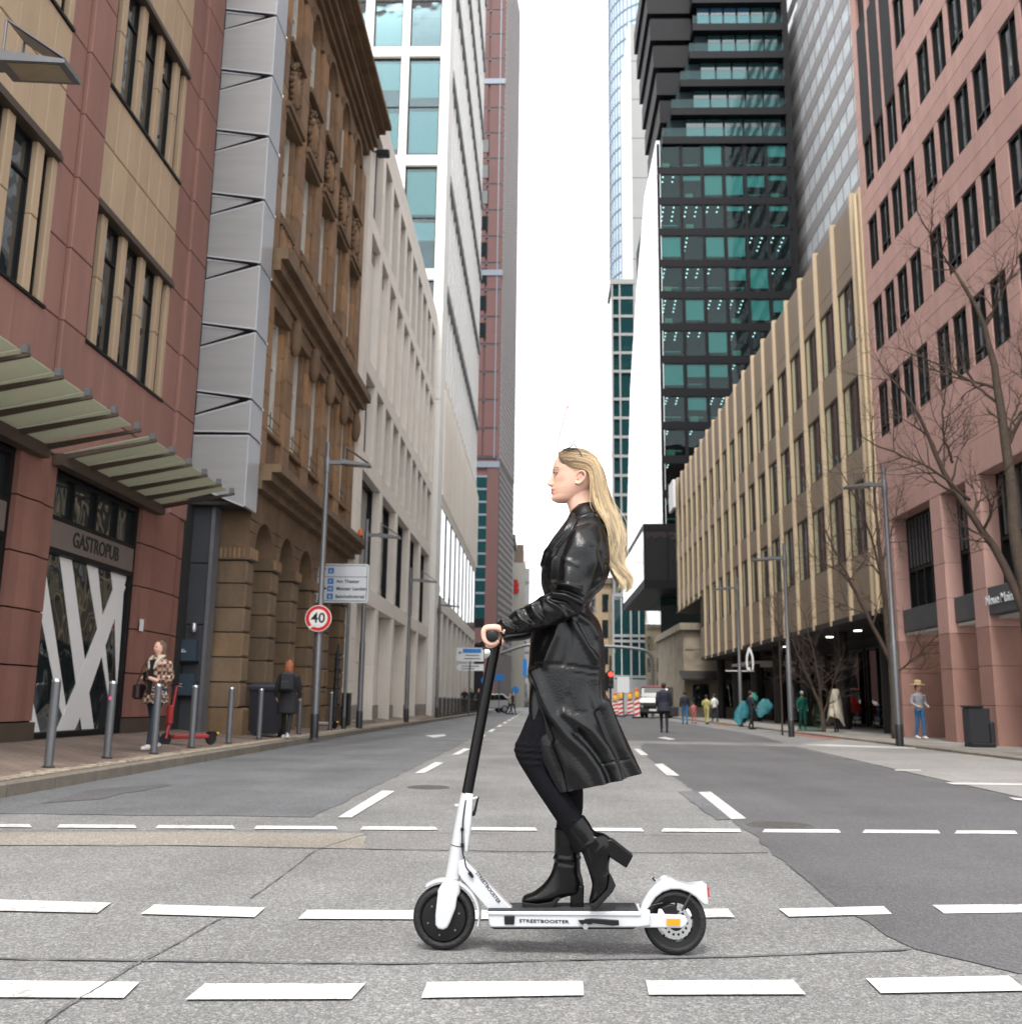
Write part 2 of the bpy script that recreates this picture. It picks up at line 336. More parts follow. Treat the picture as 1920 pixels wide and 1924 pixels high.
# ================================================================ ground, road, pavements
def asphalt(name, base, speck, scale=260., big=.5, tint=(1, 1, 1), rough=.88, bumps=.35, blotch=.16):
    mt = bpy.data.materials.new(name); mt.use_nodes = True; MATS[name] = mt
    nt = mt.node_tree; b = nt.nodes['Principled BSDF']; b.inputs['Roughness'].default_value = rough; b.inputs['Specular IOR Level'].default_value = .35
    g = nt.nodes.new('ShaderNodeNewGeometry')
    v = nt.nodes.new('ShaderNodeTexVoronoi'); v.inputs['Scale'].default_value = scale; lk(nt, g.outputs['Position'], v.inputs['Vector'])
    v2 = nt.nodes.new('ShaderNodeTexVoronoi'); v2.inputs['Scale'].default_value = scale*.42; lk(nt, g.outputs['Position'], v2.inputs['Vector'])
    sp = nt.nodes.new('ShaderNodeSeparateColor'); lk(nt, v.outputs['Color'], sp.inputs[0])
    sp2 = nt.nodes.new('ShaderNodeSeparateColor'); lk(nt, v2.outputs['Color'], sp2.inputs[0])
    pw = nt.nodes.new('ShaderNodeMath'); pw.operation = 'POWER'; pw.inputs[1].default_value = 2.4; lk(nt, sp.outputs[0], pw.inputs[0])
    pw2 = nt.nodes.new('ShaderNodeMath'); pw2.operation = 'POWER'; pw2.inputs[1].default_value = 4; lk(nt, sp2.outputs[1], pw2.inputs[0])
    ad = nt.nodes.new('ShaderNodeMath'); ad.operation = 'MULTIPLY_ADD'; ad.inputs[1].default_value = .6; lk(nt, pw2.outputs[0], ad.inputs[0]); lk(nt, pw.outputs[0], ad.inputs[2])
    n = nt.nodes.new('ShaderNodeTexNoise'); n.inputs['Scale'].default_value = big; n.inputs['Detail'].default_value = 7; n.inputs['Roughness'].default_value = .62; lk(nt, g.outputs['Position'], n.inputs['Vector'])
    mp = nt.nodes.new('ShaderNodeMapping'); mp.inputs[3].default_value = (1.6, .12, 1); lk(nt, g.outputs['Position'], mp.inputs[0])
    n3 = nt.nodes.new('ShaderNodeTexNoise'); n3.inputs['Scale'].default_value = .9; n3.inputs['Detail'].default_value = 4; lk(nt, mp.outputs[0], n3.inputs['Vector'])
    mr = nt.nodes.new('ShaderNodeMapRange'); mr.inputs[1].default_value = .3; mr.inputs[2].default_value = .7; mr.inputs[3].default_value = 1-blotch; mr.inputs[4].default_value = 1+blotch; lk(nt, n.outputs['Fac'], mr.inputs[0])
    mr3 = nt.nodes.new('ShaderNodeMapRange'); mr3.inputs[1].default_value = .3; mr3.inputs[2].default_value = .7; mr3.inputs[3].default_value = .9; mr3.inputs[4].default_value = 1.08; lk(nt, n3.outputs['Fac'], mr3.inputs[0])
    ma = nt.nodes.new('ShaderNodeMath'); ma.operation = 'MULTIPLY_ADD'; ma.inputs[1].default_value = speck; ma.inputs[2].default_value = base; lk(nt, ad.outputs[0], ma.inputs[0])
    mm = nt.nodes.new('ShaderNodeMath'); mm.operation = 'MULTIPLY'; lk(nt, ma.outputs[0], mm.inputs[0]); lk(nt, mr.outputs[0], mm.inputs[1])
    m3 = nt.nodes.new('ShaderNodeMath'); m3.operation = 'MULTIPLY'; lk(nt, mm.outputs[0], m3.inputs[0]); lk(nt, mr3.outputs[0], m3.inputs[1])
    cc = nt.nodes.new('ShaderNodeVectorMath'); cc.operation = 'SCALE'; cc.inputs[0].default_value = tint; lk(nt, m3.outputs[0], cc.inputs['Scale']); lk(nt, cc.outputs[0], b.inputs['Base Color'])
    bp = nt.nodes.new('ShaderNodeBump'); bp.inputs['Strength'].default_value = bumps; bp.inputs['Distance'].default_value = .004
    lk(nt, v.outputs['Distance'], bp.inputs['Height']); lk(nt, bp.outputs[0], b.inputs['Normal'])
    return mt
asphalt('asphalt_light', .125, .18, 170., tint=(1, .995, .975), blotch=.22)
asphalt('asphalt_mid', .085, .13, 210., tint=(.97, 1, 1.04), blotch=.25)
asphalt('asphalt_dark', .072, .085, 240., tint=(1.02, 1, 1.04), bumps=.25)
asphalt('asphalt_beige', .15, .2, 190., tint=(1.1, 1.0, .86))
asphalt('asphalt_mauve', .12, .15, 190., tint=(1.03, 1.0, .99))
asphalt('tar', .085, .1, 260., tint=(1, 1, 1.02), bumps=.12)
asphalt('concrete_pave', .2, .12, 120., tint=(1.03, 1, .96), bumps=.15)
asphalt('brick_red', .17, .1, 90., tint=(1.35, .62, .5), bumps=.2)
def paint(name, col=.72):
    mt = bpy.data.materials.new(name); mt.use_nodes = True; MATS[name] = mt
    nt = mt.node_tree; b = nt.nodes['Principled BSDF']; b.inputs['Roughness'].default_value = .6
    g = nt.nodes.new('ShaderNodeNewGeometry'); n = nt.nodes.new('ShaderNodeTexNoise'); n.inputs['Scale'].default_value = 26; n.inputs['Detail'].default_value = 8; n.inputs['Roughness'].default_value = .7
    lk(nt, g.outputs['Position'], n.inputs['Vector'])
    n2 = nt.nodes.new('ShaderNodeTexNoise'); n2.inputs['Scale'].default_value = 3; n2.inputs['Detail'].default_value = 5; lk(nt, g.outputs['Position'], n2.inputs['Vector'])
    ad = nt.nodes.new('ShaderNodeMath'); ad.operation = 'MULTIPLY_ADD'; ad.inputs[1].default_value = .7; lk(nt, n2.outputs['Fac'], ad.inputs[0]); lk(nt, n.outputs['Fac'], ad.inputs[2])
    mr = nt.nodes.new('ShaderNodeMapRange'); mr.inputs[1].default_value = .84; mr.inputs[2].default_value = 1.08; lk(nt, ad.outputs[0], mr.inputs[0])
    mx = nt.nodes.new('ShaderNodeMix'); mx.data_type = 'RGBA'; mx.inputs[6].default_value = (col, col, col*.97, 1); mx.inputs[7].default_value = (.3, .3, .29, 1)
    lk(nt, mr.outputs[0], mx.inputs[0]); lk(nt, mx.outputs[2], b.inputs['Base Color'])
    return mt
paint('road_paint', .7); paint('road_paint_worn', .6)
M('kerb_stone', (.2, .175, .14), .85, var=.2, scale=6, rnd=.12, bump=.3, bscale=60)
M('sett_stone', (.33, .28, .21), .85, var=.2, scale=14, rnd=.28, bump=.35, bscale=70)
M('sett_joint', (.12, .1, .075), .9, var=.2, scale=20)
def paving(name, col, sx, sy):
    mt = bpy.data.materials.new(name); mt.use_nodes = True; MATS[name] = mt
    nt = mt.node_tree; b = nt.nodes['Principled BSDF']; b.inputs['Roughness'].default_value = .85
    g = nt.nodes.new('ShaderNodeNewGeometry'); br = nt.nodes.new('ShaderNodeTexBrick'); br.inputs['Scale'].default_value = 1; br.inputs['Brick Width'].default_value = sx; br.inputs['Row Height'].default_value = sy
    br.inputs['Mortar Size'].default_value = .008; br.inputs['Color1'].default_value = (*col, 1); br.inputs['Color2'].default_value = (*(c*.82 for c in col), 1); br.inputs['Mortar'].default_value = (*(c*.5 for c in col), 1)
    lk(nt, g.outputs['Position'], br.inputs['Vector'])
    n = nt.nodes.new('ShaderNodeTexNoise'); n.inputs['Scale'].default_value = 1.2; n.inputs['Detail'].default_value = 6; lk(nt, g.outputs['Position'], n.inputs['Vector'])
    mr = nt.nodes.new('ShaderNodeMapRange'); mr.inputs[1].default_value = .3; mr.inputs[2].default_value = .7; mr.inputs[3].default_value = .75; mr.inputs[4].default_value = 1.2; lk(nt, n.outputs['Fac'], mr.inputs[0])
    vm = nt.nodes.new('ShaderNodeVectorMath'); vm.operation = 'SCALE'; lk(nt, br.outputs['Color'], vm.inputs[0]); lk(nt, mr.outputs[0], vm.inputs['Scale']); lk(nt, vm.outputs[0], b.inputs['Base Color'])
    return mt
paving('paving_left', (.235, .175, .14), .3, .15); paving('paving_right', (.27, .255, .23), .5, .35)

def kx(y):                                       # left kerb line
    return -5.3 if y < 30 else -5.3+min(1, (y-30)/40)*.6
def walk_z(x, y=0): return .14+max(0, (-5.6-x))*.112   # left pavement rises towards the houses
struct('ground', MB().quad((-1500, -800, -.03), (1500, -800, -.03), (1500, 2200, -.03), (-1500, 2200, -.03)), 'concrete_pave')
road = struct('road', MB().box(-5.6, 9.4, -40, 420, -.2, 0), 'asphalt_light')
def sheet(name, px, mat, z=.004, smooth=0, parent=road, jit=0.):
    pts = [onG(*p)[:2] for p in px]
    return flat(name, pts, mat, z, parent, jit)
def flat(name, pts, mat, z=.004, parent=road, jit=0., n=1):
    q = []
    k = len(pts)
    for i in range(k):
        a, b = np.array(pts[i]), np.array(pts[(i+1) % k]); L = np.linalg.norm(b-a); s = max(1, min(40, int(L/.25))) if jit else 1
        for j in range(s): q.append(a+(b-a)*j/s+(RNG.normal(0, jit, 2) if jit else 0))
    bm = bmesh.new(); f = bm.faces.new([bm.verts.new((p[0], p[1], z)) for p in q]); bmesh.ops.triangulate(bm, faces=[f]); bmesh.ops.recalc_face_normals(bm, faces=bm.faces)
    if bm.faces[:] and sum(ff.normal.z for ff in bm.faces) < 0: bmesh.ops.reverse_faces(bm, faces=bm.faces)
    me = bpy.data.meshes.new(name); bm.to_mesh(me); bm.free(); me.materials.append(MATS[mat])
    o = bpy.data.objects.new(name, me); C.objects.link(o); o.parent = parent
    if parent is None: o['kind'] = 'structure'
    return o
# newer dark asphalt on the right, worn left lane, patches
dk = [(1203, 1408), (1230, 1435), (1280, 1470), (1310, 1490), (1385, 1550), (1440, 1595), (1490, 1635), (1550, 1685), (1590, 1708), (1660, 1760), (1710, 1787), (1810, 1808), (1919, 1830)]
dkw = [tuple(onG(*p)[:2]) for p in dk]
flat('asphalt_patch', dkw+[(4.2, 4.15), (5.35, 9.), (5.55, 14), (5.9, 20), (6.2, 25), (2.6, 25.6)], 'asphalt_dark', .004, jit=.02)
flat('asphalt_patch', [(-5.3, 8.6), (-1.95, 8.75), (-1.85, 20), (-1.8, 40), (-1.7, 110), (-4.7, 110), (-4.72, 70), (-5.3, 29)], 'asphalt_mid', .004, jit=.02)
flat('asphalt_patch', [(1.95, 27.5), (6.5, 27.2), (7.2, 33), (7.6, 60), (7.6, 130), (1.95, 130)], 'asphalt_dark', .004, jit=.02)
sheet('asphalt_patch', [(-300, 1566), (300, 1565), (690, 1567), (690, 1596), (300, 1590), (-300, 1590)], 'asphalt_beige', .004, jit=.012)
sheet('asphalt_patch', [(690, 1567), (1100, 1571), (1405, 1573), (1442, 1604), (960, 1602), (690, 1596)], 'asphalt_mauve', .0045, jit=.012)
sheet('asphalt_patch', [(75, 1512), (165, 1486), (310, 1474), (320, 1478), (240, 1492), (190, 1503)], 'asphalt_dark', .008, jit=.02)
sheet('asphalt_patch', [(1272, 1488), (1312, 1488), (1382, 1540), (1345, 1542)], 'asphalt_mid', .006, jit=.01)
sheet('asphalt_patch', [(560, 1405), (760, 1378), (800, 1376), (640, 1402)], 'asphalt_dark', .008, jit=.03)
def ribbon(px, w, z, mat, name):
    P = cr([onG(*p)[:2] for p in px], len(px)*6); L = []; Rr = []
    for i in range(len(P)):
        t = P[min(i+1, len(P)-1)]-P[max(i-1, 0)]; t /= np.linalg.norm(t); nn = np.array([-t[1], t[0]]); ww = w*RNG.uniform(.35, 1.25)
        c = P[i]+RNG.normal(0, w*.16, 2); L.append(c+nn*ww/2); Rr.append(c-nn*ww/2)
    mb = MB(); n = len(P)
    mb.add([(p[0], p[1], z) for p in L]+[(p[0], p[1], z) for p in Rr], [(i, i+1, n+i+1, n+i) for i in range(n-1)])
    return part(name, mb, mat, road)
ribbon([(-200, 1800), (0, 1804), (300, 1808), (700, 1813), (1000, 1808), (1400, 1799), (1712, 1786)], .022, .0062, 'tar', 'tar_seam')
ribbon([(-150, 1591), (300, 1590), (690, 1597), (960, 1603), (1440, 1605)], .012, .0062, 'tar', 'tar_seam')
ribbon([(-150, 1563), (400, 1562), (900, 1567), (1400, 1572)], .014, .0062, 'tar', 'tar_seam')
ribbon([(40, 1955), (90, 1920), (130, 1892), (190, 1857), (235, 1826), (255, 1815), (290, 1798)], .013, .0095, 'tar', 'asphalt_crack')
ribbon([(290, 1798), (345, 1768), (400, 1735), (430, 1722)], .01, .0062, 'tar', 'asphalt_crack')
ribbon([(470, 1690), (520, 1655), (560, 1625), (600, 1597), (690, 1568)], .009, .0062, 'tar', 'asphalt_crack')
ribbon([(1480, 1625), (1520, 1655), (1560, 1690), (1590, 1708)], .02, .0062, 'tar', 'asphalt_crack')
# painted markings
def dash(px, mat='road_paint', z=.008): return sheet('road_marking', px, mat, z)
for a, b in ((-90, 55), (112, 252), (297, 437), (482, 630), (682, 818), (880, 1005), (1070, 1205), (1247, 1388), (1437, 1575), (1625, 1762), (1798, 1907), (1965, 2090)):
    y0 = 1550.5+a*.0066; y1 = 1550.5+b*.0066; dash([(a, y0), (b, y1), (b+5, y1+6), (a-5, y0+6)])
for q in ([(-60, 1692), (208, 1700), (183, 1719), (-80, 1713)], [(290, 1703), (498, 1709), (478, 1727), (264, 1721)], [(577, 1713), (800, 1714), (795, 1731), (560, 1730)], [(880, 1714), (1085, 1713), (1087, 1730), (875, 1731)],
          [(1170, 1712), (1368, 1711), (1380, 1727), (1172, 1729)], [(1463, 1711), (1660, 1706), (1676, 1721), (1482, 1726)], [(1752, 1704), (1960, 1702), (1985, 1717), (1774, 1720)],
          [(-80, 1846), (262, 1850), (232, 1880), (-120, 1878)], [(385, 1853), (686, 1853), (660, 1882), (348, 1883)], [(803, 1850), (1095, 1848), (1097, 1875), (791, 1880)], [(1213, 1847), (1490, 1846), (1514, 1873), (1219, 1874)],
          [(1627, 1843), (1895, 1838), (1930, 1866), (1655, 1871)]): dash(q)
for q in ([(634, 1538), (660, 1538), (742, 1488), (718, 1487)], [(779, 1454), (797, 1454), (834, 1434), (818, 1433)], [(849, 1419), (862, 1419), (884, 1408), (872, 1407)]): dash(q)
for q in ([(1312, 1490), (1335, 1489), (1402, 1540), (1374, 1541)], [(1229, 1437), (1245, 1436), (1277, 1459), (1252, 1458)], [(1190, 1408), (1201, 1408), (1218, 1420), (1204, 1420)]): dash(q, 'road_paint_worn')
for k in range(9):
    y = 27+k*6.5; flat('road_marking', [(-1.74, y), (-1.6, y), (-1.6, y+3), (-1.74, y+3)], 'road_paint', .008)
    flat('road_marking', [(1.78, y), (1.92, y), (1.92, y+3), (1.78, y+3)], 'road_paint_worn', .008)
    flat('road_marking', [(.2, y+14), (.32, y+14), (.32, y+16), (.2, y+16)], 'road_paint_worn', .008)
for q in ([(1775, 1472), (1925, 1474), (1925, 1477.5), (1792, 1476)], [(1895, 1500), (1925, 1503), (1925, 1507), (1905, 1505)], [(1510, 1400.5), (1560, 1400), (1720, 1406), (1720, 1408), (1560, 1403)],
          [(798, 1383), (835, 1381), (838, 1383.5), (815, 1387)], [(1235, 1387), (1250, 1386), (1270, 1390), (1258, 1391)], [(1680, 1448), (1730, 1448), (1732, 1449.5), (1682, 1450)]): dash(q, 'road_paint_worn', .012)
# manhole lids set in the asphalt
def manhole(px, py, r, lab):
    c = onG(px, py); t = thing('manhole_cover', lab, 'manhole cover', (c[0], c[1], 0))
    part('rim', MB().lathe([(r*1.12, 0), (r*1.12, .007), (r, .007), (r, .004)], 28, c=(c[0], c[1], 0), cap=False), M('iron', (.1, .095, .09), .7, .2, var=.25, scale=12), t)
    mb = MB().lathe([(r*.985, .001), (r*.985, .006)], 28, c=(c[0], c[1], 0))
    for i in range(-4, 5):
        w = math.sqrt(max(0, (r*.9)**2-(i*r*.2)**2)); mb.box(c[0]-w, c[0]+w, c[1]+i*r*.2-.012, c[1]+i*r*.2+.012, .006, .009)
    part('lid', mb, 'iron', t)
manhole(1465, 1552, .25, 'round ribbed iron manhole lid in dark asphalt behind the crossing line')
manhole(805, 1480, .22, 'round iron manhole lid beside the dashed lane line on grey asphalt')
# right-hand paved strip, bike strip and pavement
flat('parking_strip', [(5.4, 2), (5.42, 11), (5.6, 14.5), (5.95, 20), (6.3, 25), (7, 27), (9.2, 31), (9.2, 2)], 'concrete_pave', .009, None)
sheet('bike_path', [(1482, 1375), (1560, 1377), (1655, 1394), (1612, 1397), (1500, 1383)], 'brick_red', .006, parent=None)
sheet('bike_path', [(1335, 1358), (1400, 1360), (1420, 1366), (1350, 1364)], 'brick_red', .006, parent=None)
struct('pavement', MB().box(9.4, 60, -40, 160, -.3, .05), 'paving_right')
kr = struct('kerb', MB().box(9.24, 9.4, -20, 160, -.25, .035), 'sett_joint')
for i in range(44):
    y = 6+i; part('kerb_stone', MB().bbox(9.22, 9.39, y+.006, y+.994, -.1, .06, .01), 'kerb_stone', kr)
# left pavement (rises to the facades), sett strip, kerb
mb = MB(); ys = [-40, 0, 30, 40, 50, 60, 70, 200]
for y in ys:
    x0 = kx(y)-.14
    for x in (x0, -5.95-(-5.3-kx(y)), -9.0, -30): mb.v.append((x, y, walk_z(x)-(0 if x < -5.8 else .0)) if x > -20 else (x, y, .52))
for i in range(len(ys)-1):
    for j in range(3): mb.f.append((i*4+j, i*4+4+j, i*4+5+j, i*4+1+j))
pav = struct('pavement', mb, 'paving_left')
kb = struct('kerb', MB().box(-5.46, -5.29, 2, 36, -.3, -.11), 'sett_joint')
stone = None
y = 3.
while y < 110:
    L = 1. if y < 36 else 4.; a, b = kx(y), kx(y+L)
    mb = MB(); g = .006; bz = .012
    mb.add([(a-.15, y+g, -.1), (a, y+g, -.1), (b, y+L-g, -.1), (b-.15, y+L-g, -.1), (a-.15, y+g, .138), (a-bz*2, y+g, .138), (b-bz*2, y+L-g, .138), (b-.15, y+L-g, .138), (a, y+g, .138-bz*1.5), (b, y+L-g, .138-bz*1.5)],
           [(0, 3, 2, 1), (4, 5, 6, 7), (0, 1, 8, 5, 4), (1, 2, 9, 8), (5, 8, 9, 6), (2, 3, 7, 6, 9), (3, 0, 4, 7)])
    part('kerb_stone', mb, 'kerb_stone', kb); y += L
strip = struct('sett_strip', MB().add([(kx(y)-d, y, .142 if d < .2 else .146) for y in (3, 30, 40, 50, 62) for d in (.15, .66)], [(i*2, i*2+1, i*2+3, i*2+2) for i in range(4)]), 'sett_joint')
SM = []
for k in range(6):
    mb = MB(); w, l = RNG.uniform(.04, .046), RNG.uniform(.042, .05); t = RNG.uniform(.014, .022); q = []
    for s, zz in ((1, 0), (.94, t*.7), (.66, t)): q += [(-w*s+RNG.normal(0, .002), -l*s, zz), (w*s, -l*s+RNG.normal(0, .002), zz), (w*s+RNG.normal(0, .002), l*s, zz), (-w*s, l*s, zz)]
    f = [(8, 9, 10, 11)]
    for i in (0, 4):
        for j in range(4): f.append((i+j, i+(j+1) % 4, i+4+(j+1) % 4, i+4+j))
    mb.add(q, f); SM.append((mb, mesh_of(mb, 'sett', 'sett_stone', fix=True)))
nset = 0; far = MB(); y = 9.6
while y < 44:
    for j in range(5):
        x = kx(y)-.205-j*.098+RNG.normal(0, .003); yy = y+RNG.normal(0, .004)+(.05 if j % 2 else 0); k = RNG.integers(6); zz = .138+.0015*j
        if nset < 300:
            o = bpy.data.objects.new('sett', SM[k][1]); C.objects.link(o); o.parent = strip; o.location = (x, yy, zz); o.rotation_euler = (RNG.normal(0, .03), RNG.normal(0, .03), RNG.normal(0, .06)); nset += 1
        else: far.add([(a+x, b+yy, c+zz) for a, b, c in SM[k][0].v], SM[k][0].f)
    y += .103
o = part('sett_paving', far, 'sett_stone', strip); o['kind'] = 'stuff'
# ================================================================ left side: red stone building with the pub
FL = Fc(-7.5, 0, (0, 1), (1, 0))
rb = thing('office_building', 'red and beige stone office building with a GASTROPUB shopfront under glass canopies', 'building', (-7.5, 14, .3))
part('core', MB().box(-22, -7.92, 2, 20.05, -.1, 34), 'shadow_wall', rb)
part('rear_wall', MB().box(-22, -7.55, 19.85, 20.08, -.1, 34), 'red_stone', rb)
SILL = [6.74+4.66*i for i in range(6)]; HEAD = [9.16+4.66*i for i in range(6)]
bays = [(15.0, 18.4), (10.3, 13.7), (5.6, 9.0)]
piers = [(18.4, 20.1), (13.7, 15.0), (9.0, 10.3), (4.3, 5.6)]
JZ = [4.62]+sum([[s, s+1.21, h, h+1.12] for s, h in zip(SILL, HEAD)], [])
JZ = [4.62, 5.7]+[z for z in JZ[1:] if z < 30]
for a, b in piers:
    g = a+(b-a)*.42 if b < 19 else a+.75
    for z0, z1 in zip(JZ[:-1], JZ[1:]):
        part('stone_panel', CB(FL, a+.004, g-.03, z0+.008, z1-.008, -.4, .0), 'red_stone', rb)
        part('stone_panel', CB(FL, g+.006, b-.004, z0+.008, z1-.008, -.4, .06), 'red_stone', rb)
        part('stone_panel', CB(FL, g-.03, g+.006, z0, z1, -.4, -.05, b=.004), 'red_stone_deep', rb) if z0 < 12 else None
for bi, (a, b) in enumerate(bays):
    # red apron above the shopfront
    n = 4; w = (b-a)/n
    for k in range(n):
        for z0, z1 in ((4.62, 5.7), (5.7, 6.70)):
            part('stone_panel', CB(FL, a+k*w+.004, a+(k+1)*w-.004, z0+.008, z1-.008, -.4, .02), 'red_stone', rb)
    for fl in range(3 if bi < 2 else 1):
        s, h = SILL[fl], HEAD[fl]; nx = SILL[fl+1]
        part('sill', B(FL, a, b, s-.05, s+.0, -.4, .05), 'frame_dark', rb)
        part('lintel', B(FL, a, b, h-.06, h+.02, -.4, .075), 'frame_brown', rb)
        part('lintel', B(FL, a, b, h+.02, h+.1, -.4, .04), 'frame_brown', rb)
        mw = .2; pitch = .83
        m0 = [a+.45-.02+pitch*k for k in range(4)]
        edges = [a]+[x for m in m0 for x in (m-mw/2, m+mw/2)]+[b-.14]
        for m in m0:
            for z0, z1 in ((s, s+1.2), (s+1.2, h-.06)):
                part('mullion', CB(FL, m-mw/2, m+mw/2, z0+.006, z1-.006, -.36, -.01), 'beige_stone', rb)
        part('mullion', CB(FL, b-.14, b-.0, s, h-.06, -.36, .0), 'beige_stone', rb)
        for k in range(0, len(edges)-1, 2):
            u0, u1 = edges[k], edges[k+1]
            if u1-u0 > .12: window(FL, u0, u1, s, h-.06, rb, 'frame_dark', 'glass', -.16, .045, transoms=(.74,))
        # beige spandrel: narrow upright panels in two tiers
        n = 7; w = (b-a)/n
        for k in range(n):
            for z0, z1 in ((h+.1, h+1.14), (h+1.14, nx-.05)):
                part('stone_panel', CB(FL, a+k*w+.005, a+(k+1)*w-.005, z0+.01, z1-.01, -.4, .015), 'beige_stone', rb)
# shopfronts
for (p0, p1) in ((17.95, 20.1), (13.52, 14.6), (9.1, 10.15)):
    zz = [.28, .62, 1.42, 2.22, 3.02, 3.82, 4.62]
    c = p0+(p1-p0)*.55
    for i, (z0, z1) in enumerate(zip(zz[:-1], zz[1:])):
        mb = MB(); FL.prism(mb, [(p0, z0+.012), (p1, z0+.012), (p1, z1-.012), (p0, z1-.012)], -.5, .02) if i else FL.prism(mb, [(p0-.03, z0), (p1+.03, z0), (p1+.03, z1-.01), (p0-.03, z1-.01)], -.5, .06)
        part('stone_block', mb, 'red_stone_deep' if i else 'frame_brown', rb)
        if i:
            mb = MB().prism([(p0+.25, .02), (p1-.2, .02), (p1-.45, .06), (p0+.5, .06)], lambda u, d: FL.p(u, z0+.012, d), lambda u, d: FL.p(u, z1-.012, d))
            part('stone_block', mb, 'red_stone_deep', rb)
FLs = Fc(-7.36, 0, (0, 1), (1, 0))
sf = []
for (a, b, last) in ((14.6, 17.95, 1), (10.15, 13.52, 0)):
    mb = MB()
    for u in (a, b-.1): FLs.box(mb, u, u+.1, .36, 4.6, -.34, -.2)
    for z in (.36, 3.18, 3.68, 4.38): FLs.box(mb, a+.1, b-.1, z, z+.08, -.34, -.2)
    for k in range(1, 4): FLs.box(mb, a+(b-a)*k/4-.025, a+(b-a)*k/4+.025, 3.76, 4.38, -.34, -.22)
    f = part('shopfront', mb, 'frame_dark', rb)
    for k in range(4): part('pane', B(FLs, a+.1+(b-a-.2)*k/4, a+.1+(b-a-.2)*(k+1)/4, 3.76, 4.38, -.3, -.285), 'glass', f)
    part('pane', B(FLs, a+.1, b-.1, .44, 3.18, -.3, -.285), 'glass', f)
    part('fascia', B(FLs, a+.1, b-.1, 3.26, 3.68, -.32, -.19), M('fascia_brown', (.16, .13, .115), .5, var=.08), f)
    part('sill', B(FLs, a, b, .2, .36, -.4, -.12), 'frame_dark', f)
    sf.append(f)
def z2(x, y): return (x*.4677, 600+y*.4677)
film = [[(185, 1010), (196, 1085), (275, 1612), (262, 1618), (235, 1545), (165, 1190)], [(243, 932), (292, 945), (377, 1662), (328, 1668)], [(352, 965), (396, 982), (470, 1652), (455, 1656)],
        [(448, 997), (517, 1022), (498, 1085), (520, 1400), (514, 1560), (500, 1500), (462, 1160)], [(225, 1668), (300, 1666), (345, 1540), (505, 1075), (470, 1045), (300, 1480)], [(107, 1673), (122, 1490), (158, 1671)],
        [(120, 1490), (128, 1500), (158, 1671), (107, 1673)]]
for fi, q in enumerate(film[:6]):
    pl = [onX(*z2(*p), -7.635)[1:] for p in q]; pl = [(min(max(u, 14.72), 17.83), min(max(z, .45), 3.17)) for u, z in pl]
    mb = MB(); FLs.prism(mb, pl, -.284, -.281+.0015*fi); part('window_film', mb, 'white_plain', sf[0])
for fi, q in enumerate(([(11.6, 2.9), (12.3, 3.17), (13.3, 1.6), (12.9, .9)], [(12.2, .45), (12.7, .45), (13.4, 2.6), (13.4, 3.17)], [(10.6, .45), (11.2, .45), (12.3, 3.17), (11.7, 3.17)])):
    mb = MB(); FLs.prism(mb, q, -.284, -.281+.0015*fi); part('window_film', mb, 'white_plain', sf[1])
uc = onX(183, 1030, -7.54); part('lettering', text_mb('GASTROPUB', .36, lambda u, v, w: FLs.p(uc[1]+u*.86, 3.47+v*.98, -.186+w), .012, .004), 'ink', sf[0])
part('notice', B(FL, 18.12, 18.3, 2.2, 2.42, .06, .066), 'white_plain', rb)
cg = M('canopy_glass', (.5, .52, .43), .35, var=.12, scale=3)
nt = cg.node_tree; pb_ = nt.nodes['Principled BSDF']; tr0 = nt.nodes.new('ShaderNodeBsdfTranslucent'); tr0.inputs[0].default_value = (.57, .58, .48, 1); mx0 = nt.nodes.new('ShaderNodeMixShader'); mx0.inputs[0].default_value = .6
lk(nt, pb_.outputs[0], mx0.inputs[1]); lk(nt, tr0.outputs[0], mx0.inputs[2]); lk(nt, mx0.outputs[0], nt.nodes['Material Output'].inputs[0])
def canopy(y0, y1, n, lab):
    t = thing('glass_canopy', lab, 'canopy', (-7.4, y0, 4.6))
    xr, zr, xf, zf = -7.42, 4.66, -6.1, 4.95
    part('rear_beam', MB().box(-7.5, -7.3, y0-.15, y1+.05, 4.46, 4.64), 'frame_brown', t)
    for k in range(n):
        a, b = y0+(y1-y0)*k/n+.02, y0+(y1-y0)*(k+1)/n-.02
        part('pane', MB().add([(xr, a, zr), (xr, b, zr), (xf, b, zf), (xf, a, zf), (xr, a, zr+.02), (xr, b, zr+.02), (xf, b, zf+.02), (xf, a, zf+.02)],
             [(0, 1, 2, 3), (7, 6, 5, 4), (0, 4, 5, 1), (1, 5, 6, 2), (2, 6, 7, 3), (3, 7, 4, 0)]), 'canopy_glass', t)
    for k in range(n+1):
        y = y0+(y1-y0)*k/n
        part('bracket', MB().add([(xr, y-.025, zr-.1), (xr, y+.025, zr-.1), (xr, y+.025, zr-.01), (xr, y-.025, zr-.01), (xf+.15, y-.025, zf-.085), (xf+.15, y+.025, zf-.085), (xf+.15, y+.025, zf-.045), (xf+.15, y-.025, zf-.045)],
             [(0, 1, 2, 3), (7, 6, 5, 4), (0, 4, 5, 1), (1, 5, 6, 2), (2, 6, 7, 3), (3, 7, 4, 0)]), 'frame_brown', t)
        part('clamp', MB().box(xf+.05, xf+.13, y-.03, y+.03, zf-.05, zf+.05), 'metal_grey', t)
canopy(14.55, 18.5, 5, 'greenish glass canopy on brown brackets over the GASTROPUB window')
canopy(9.9, 13.95, 5, 'greenish glass canopy over the shopfront with the partly hidden white stripes')

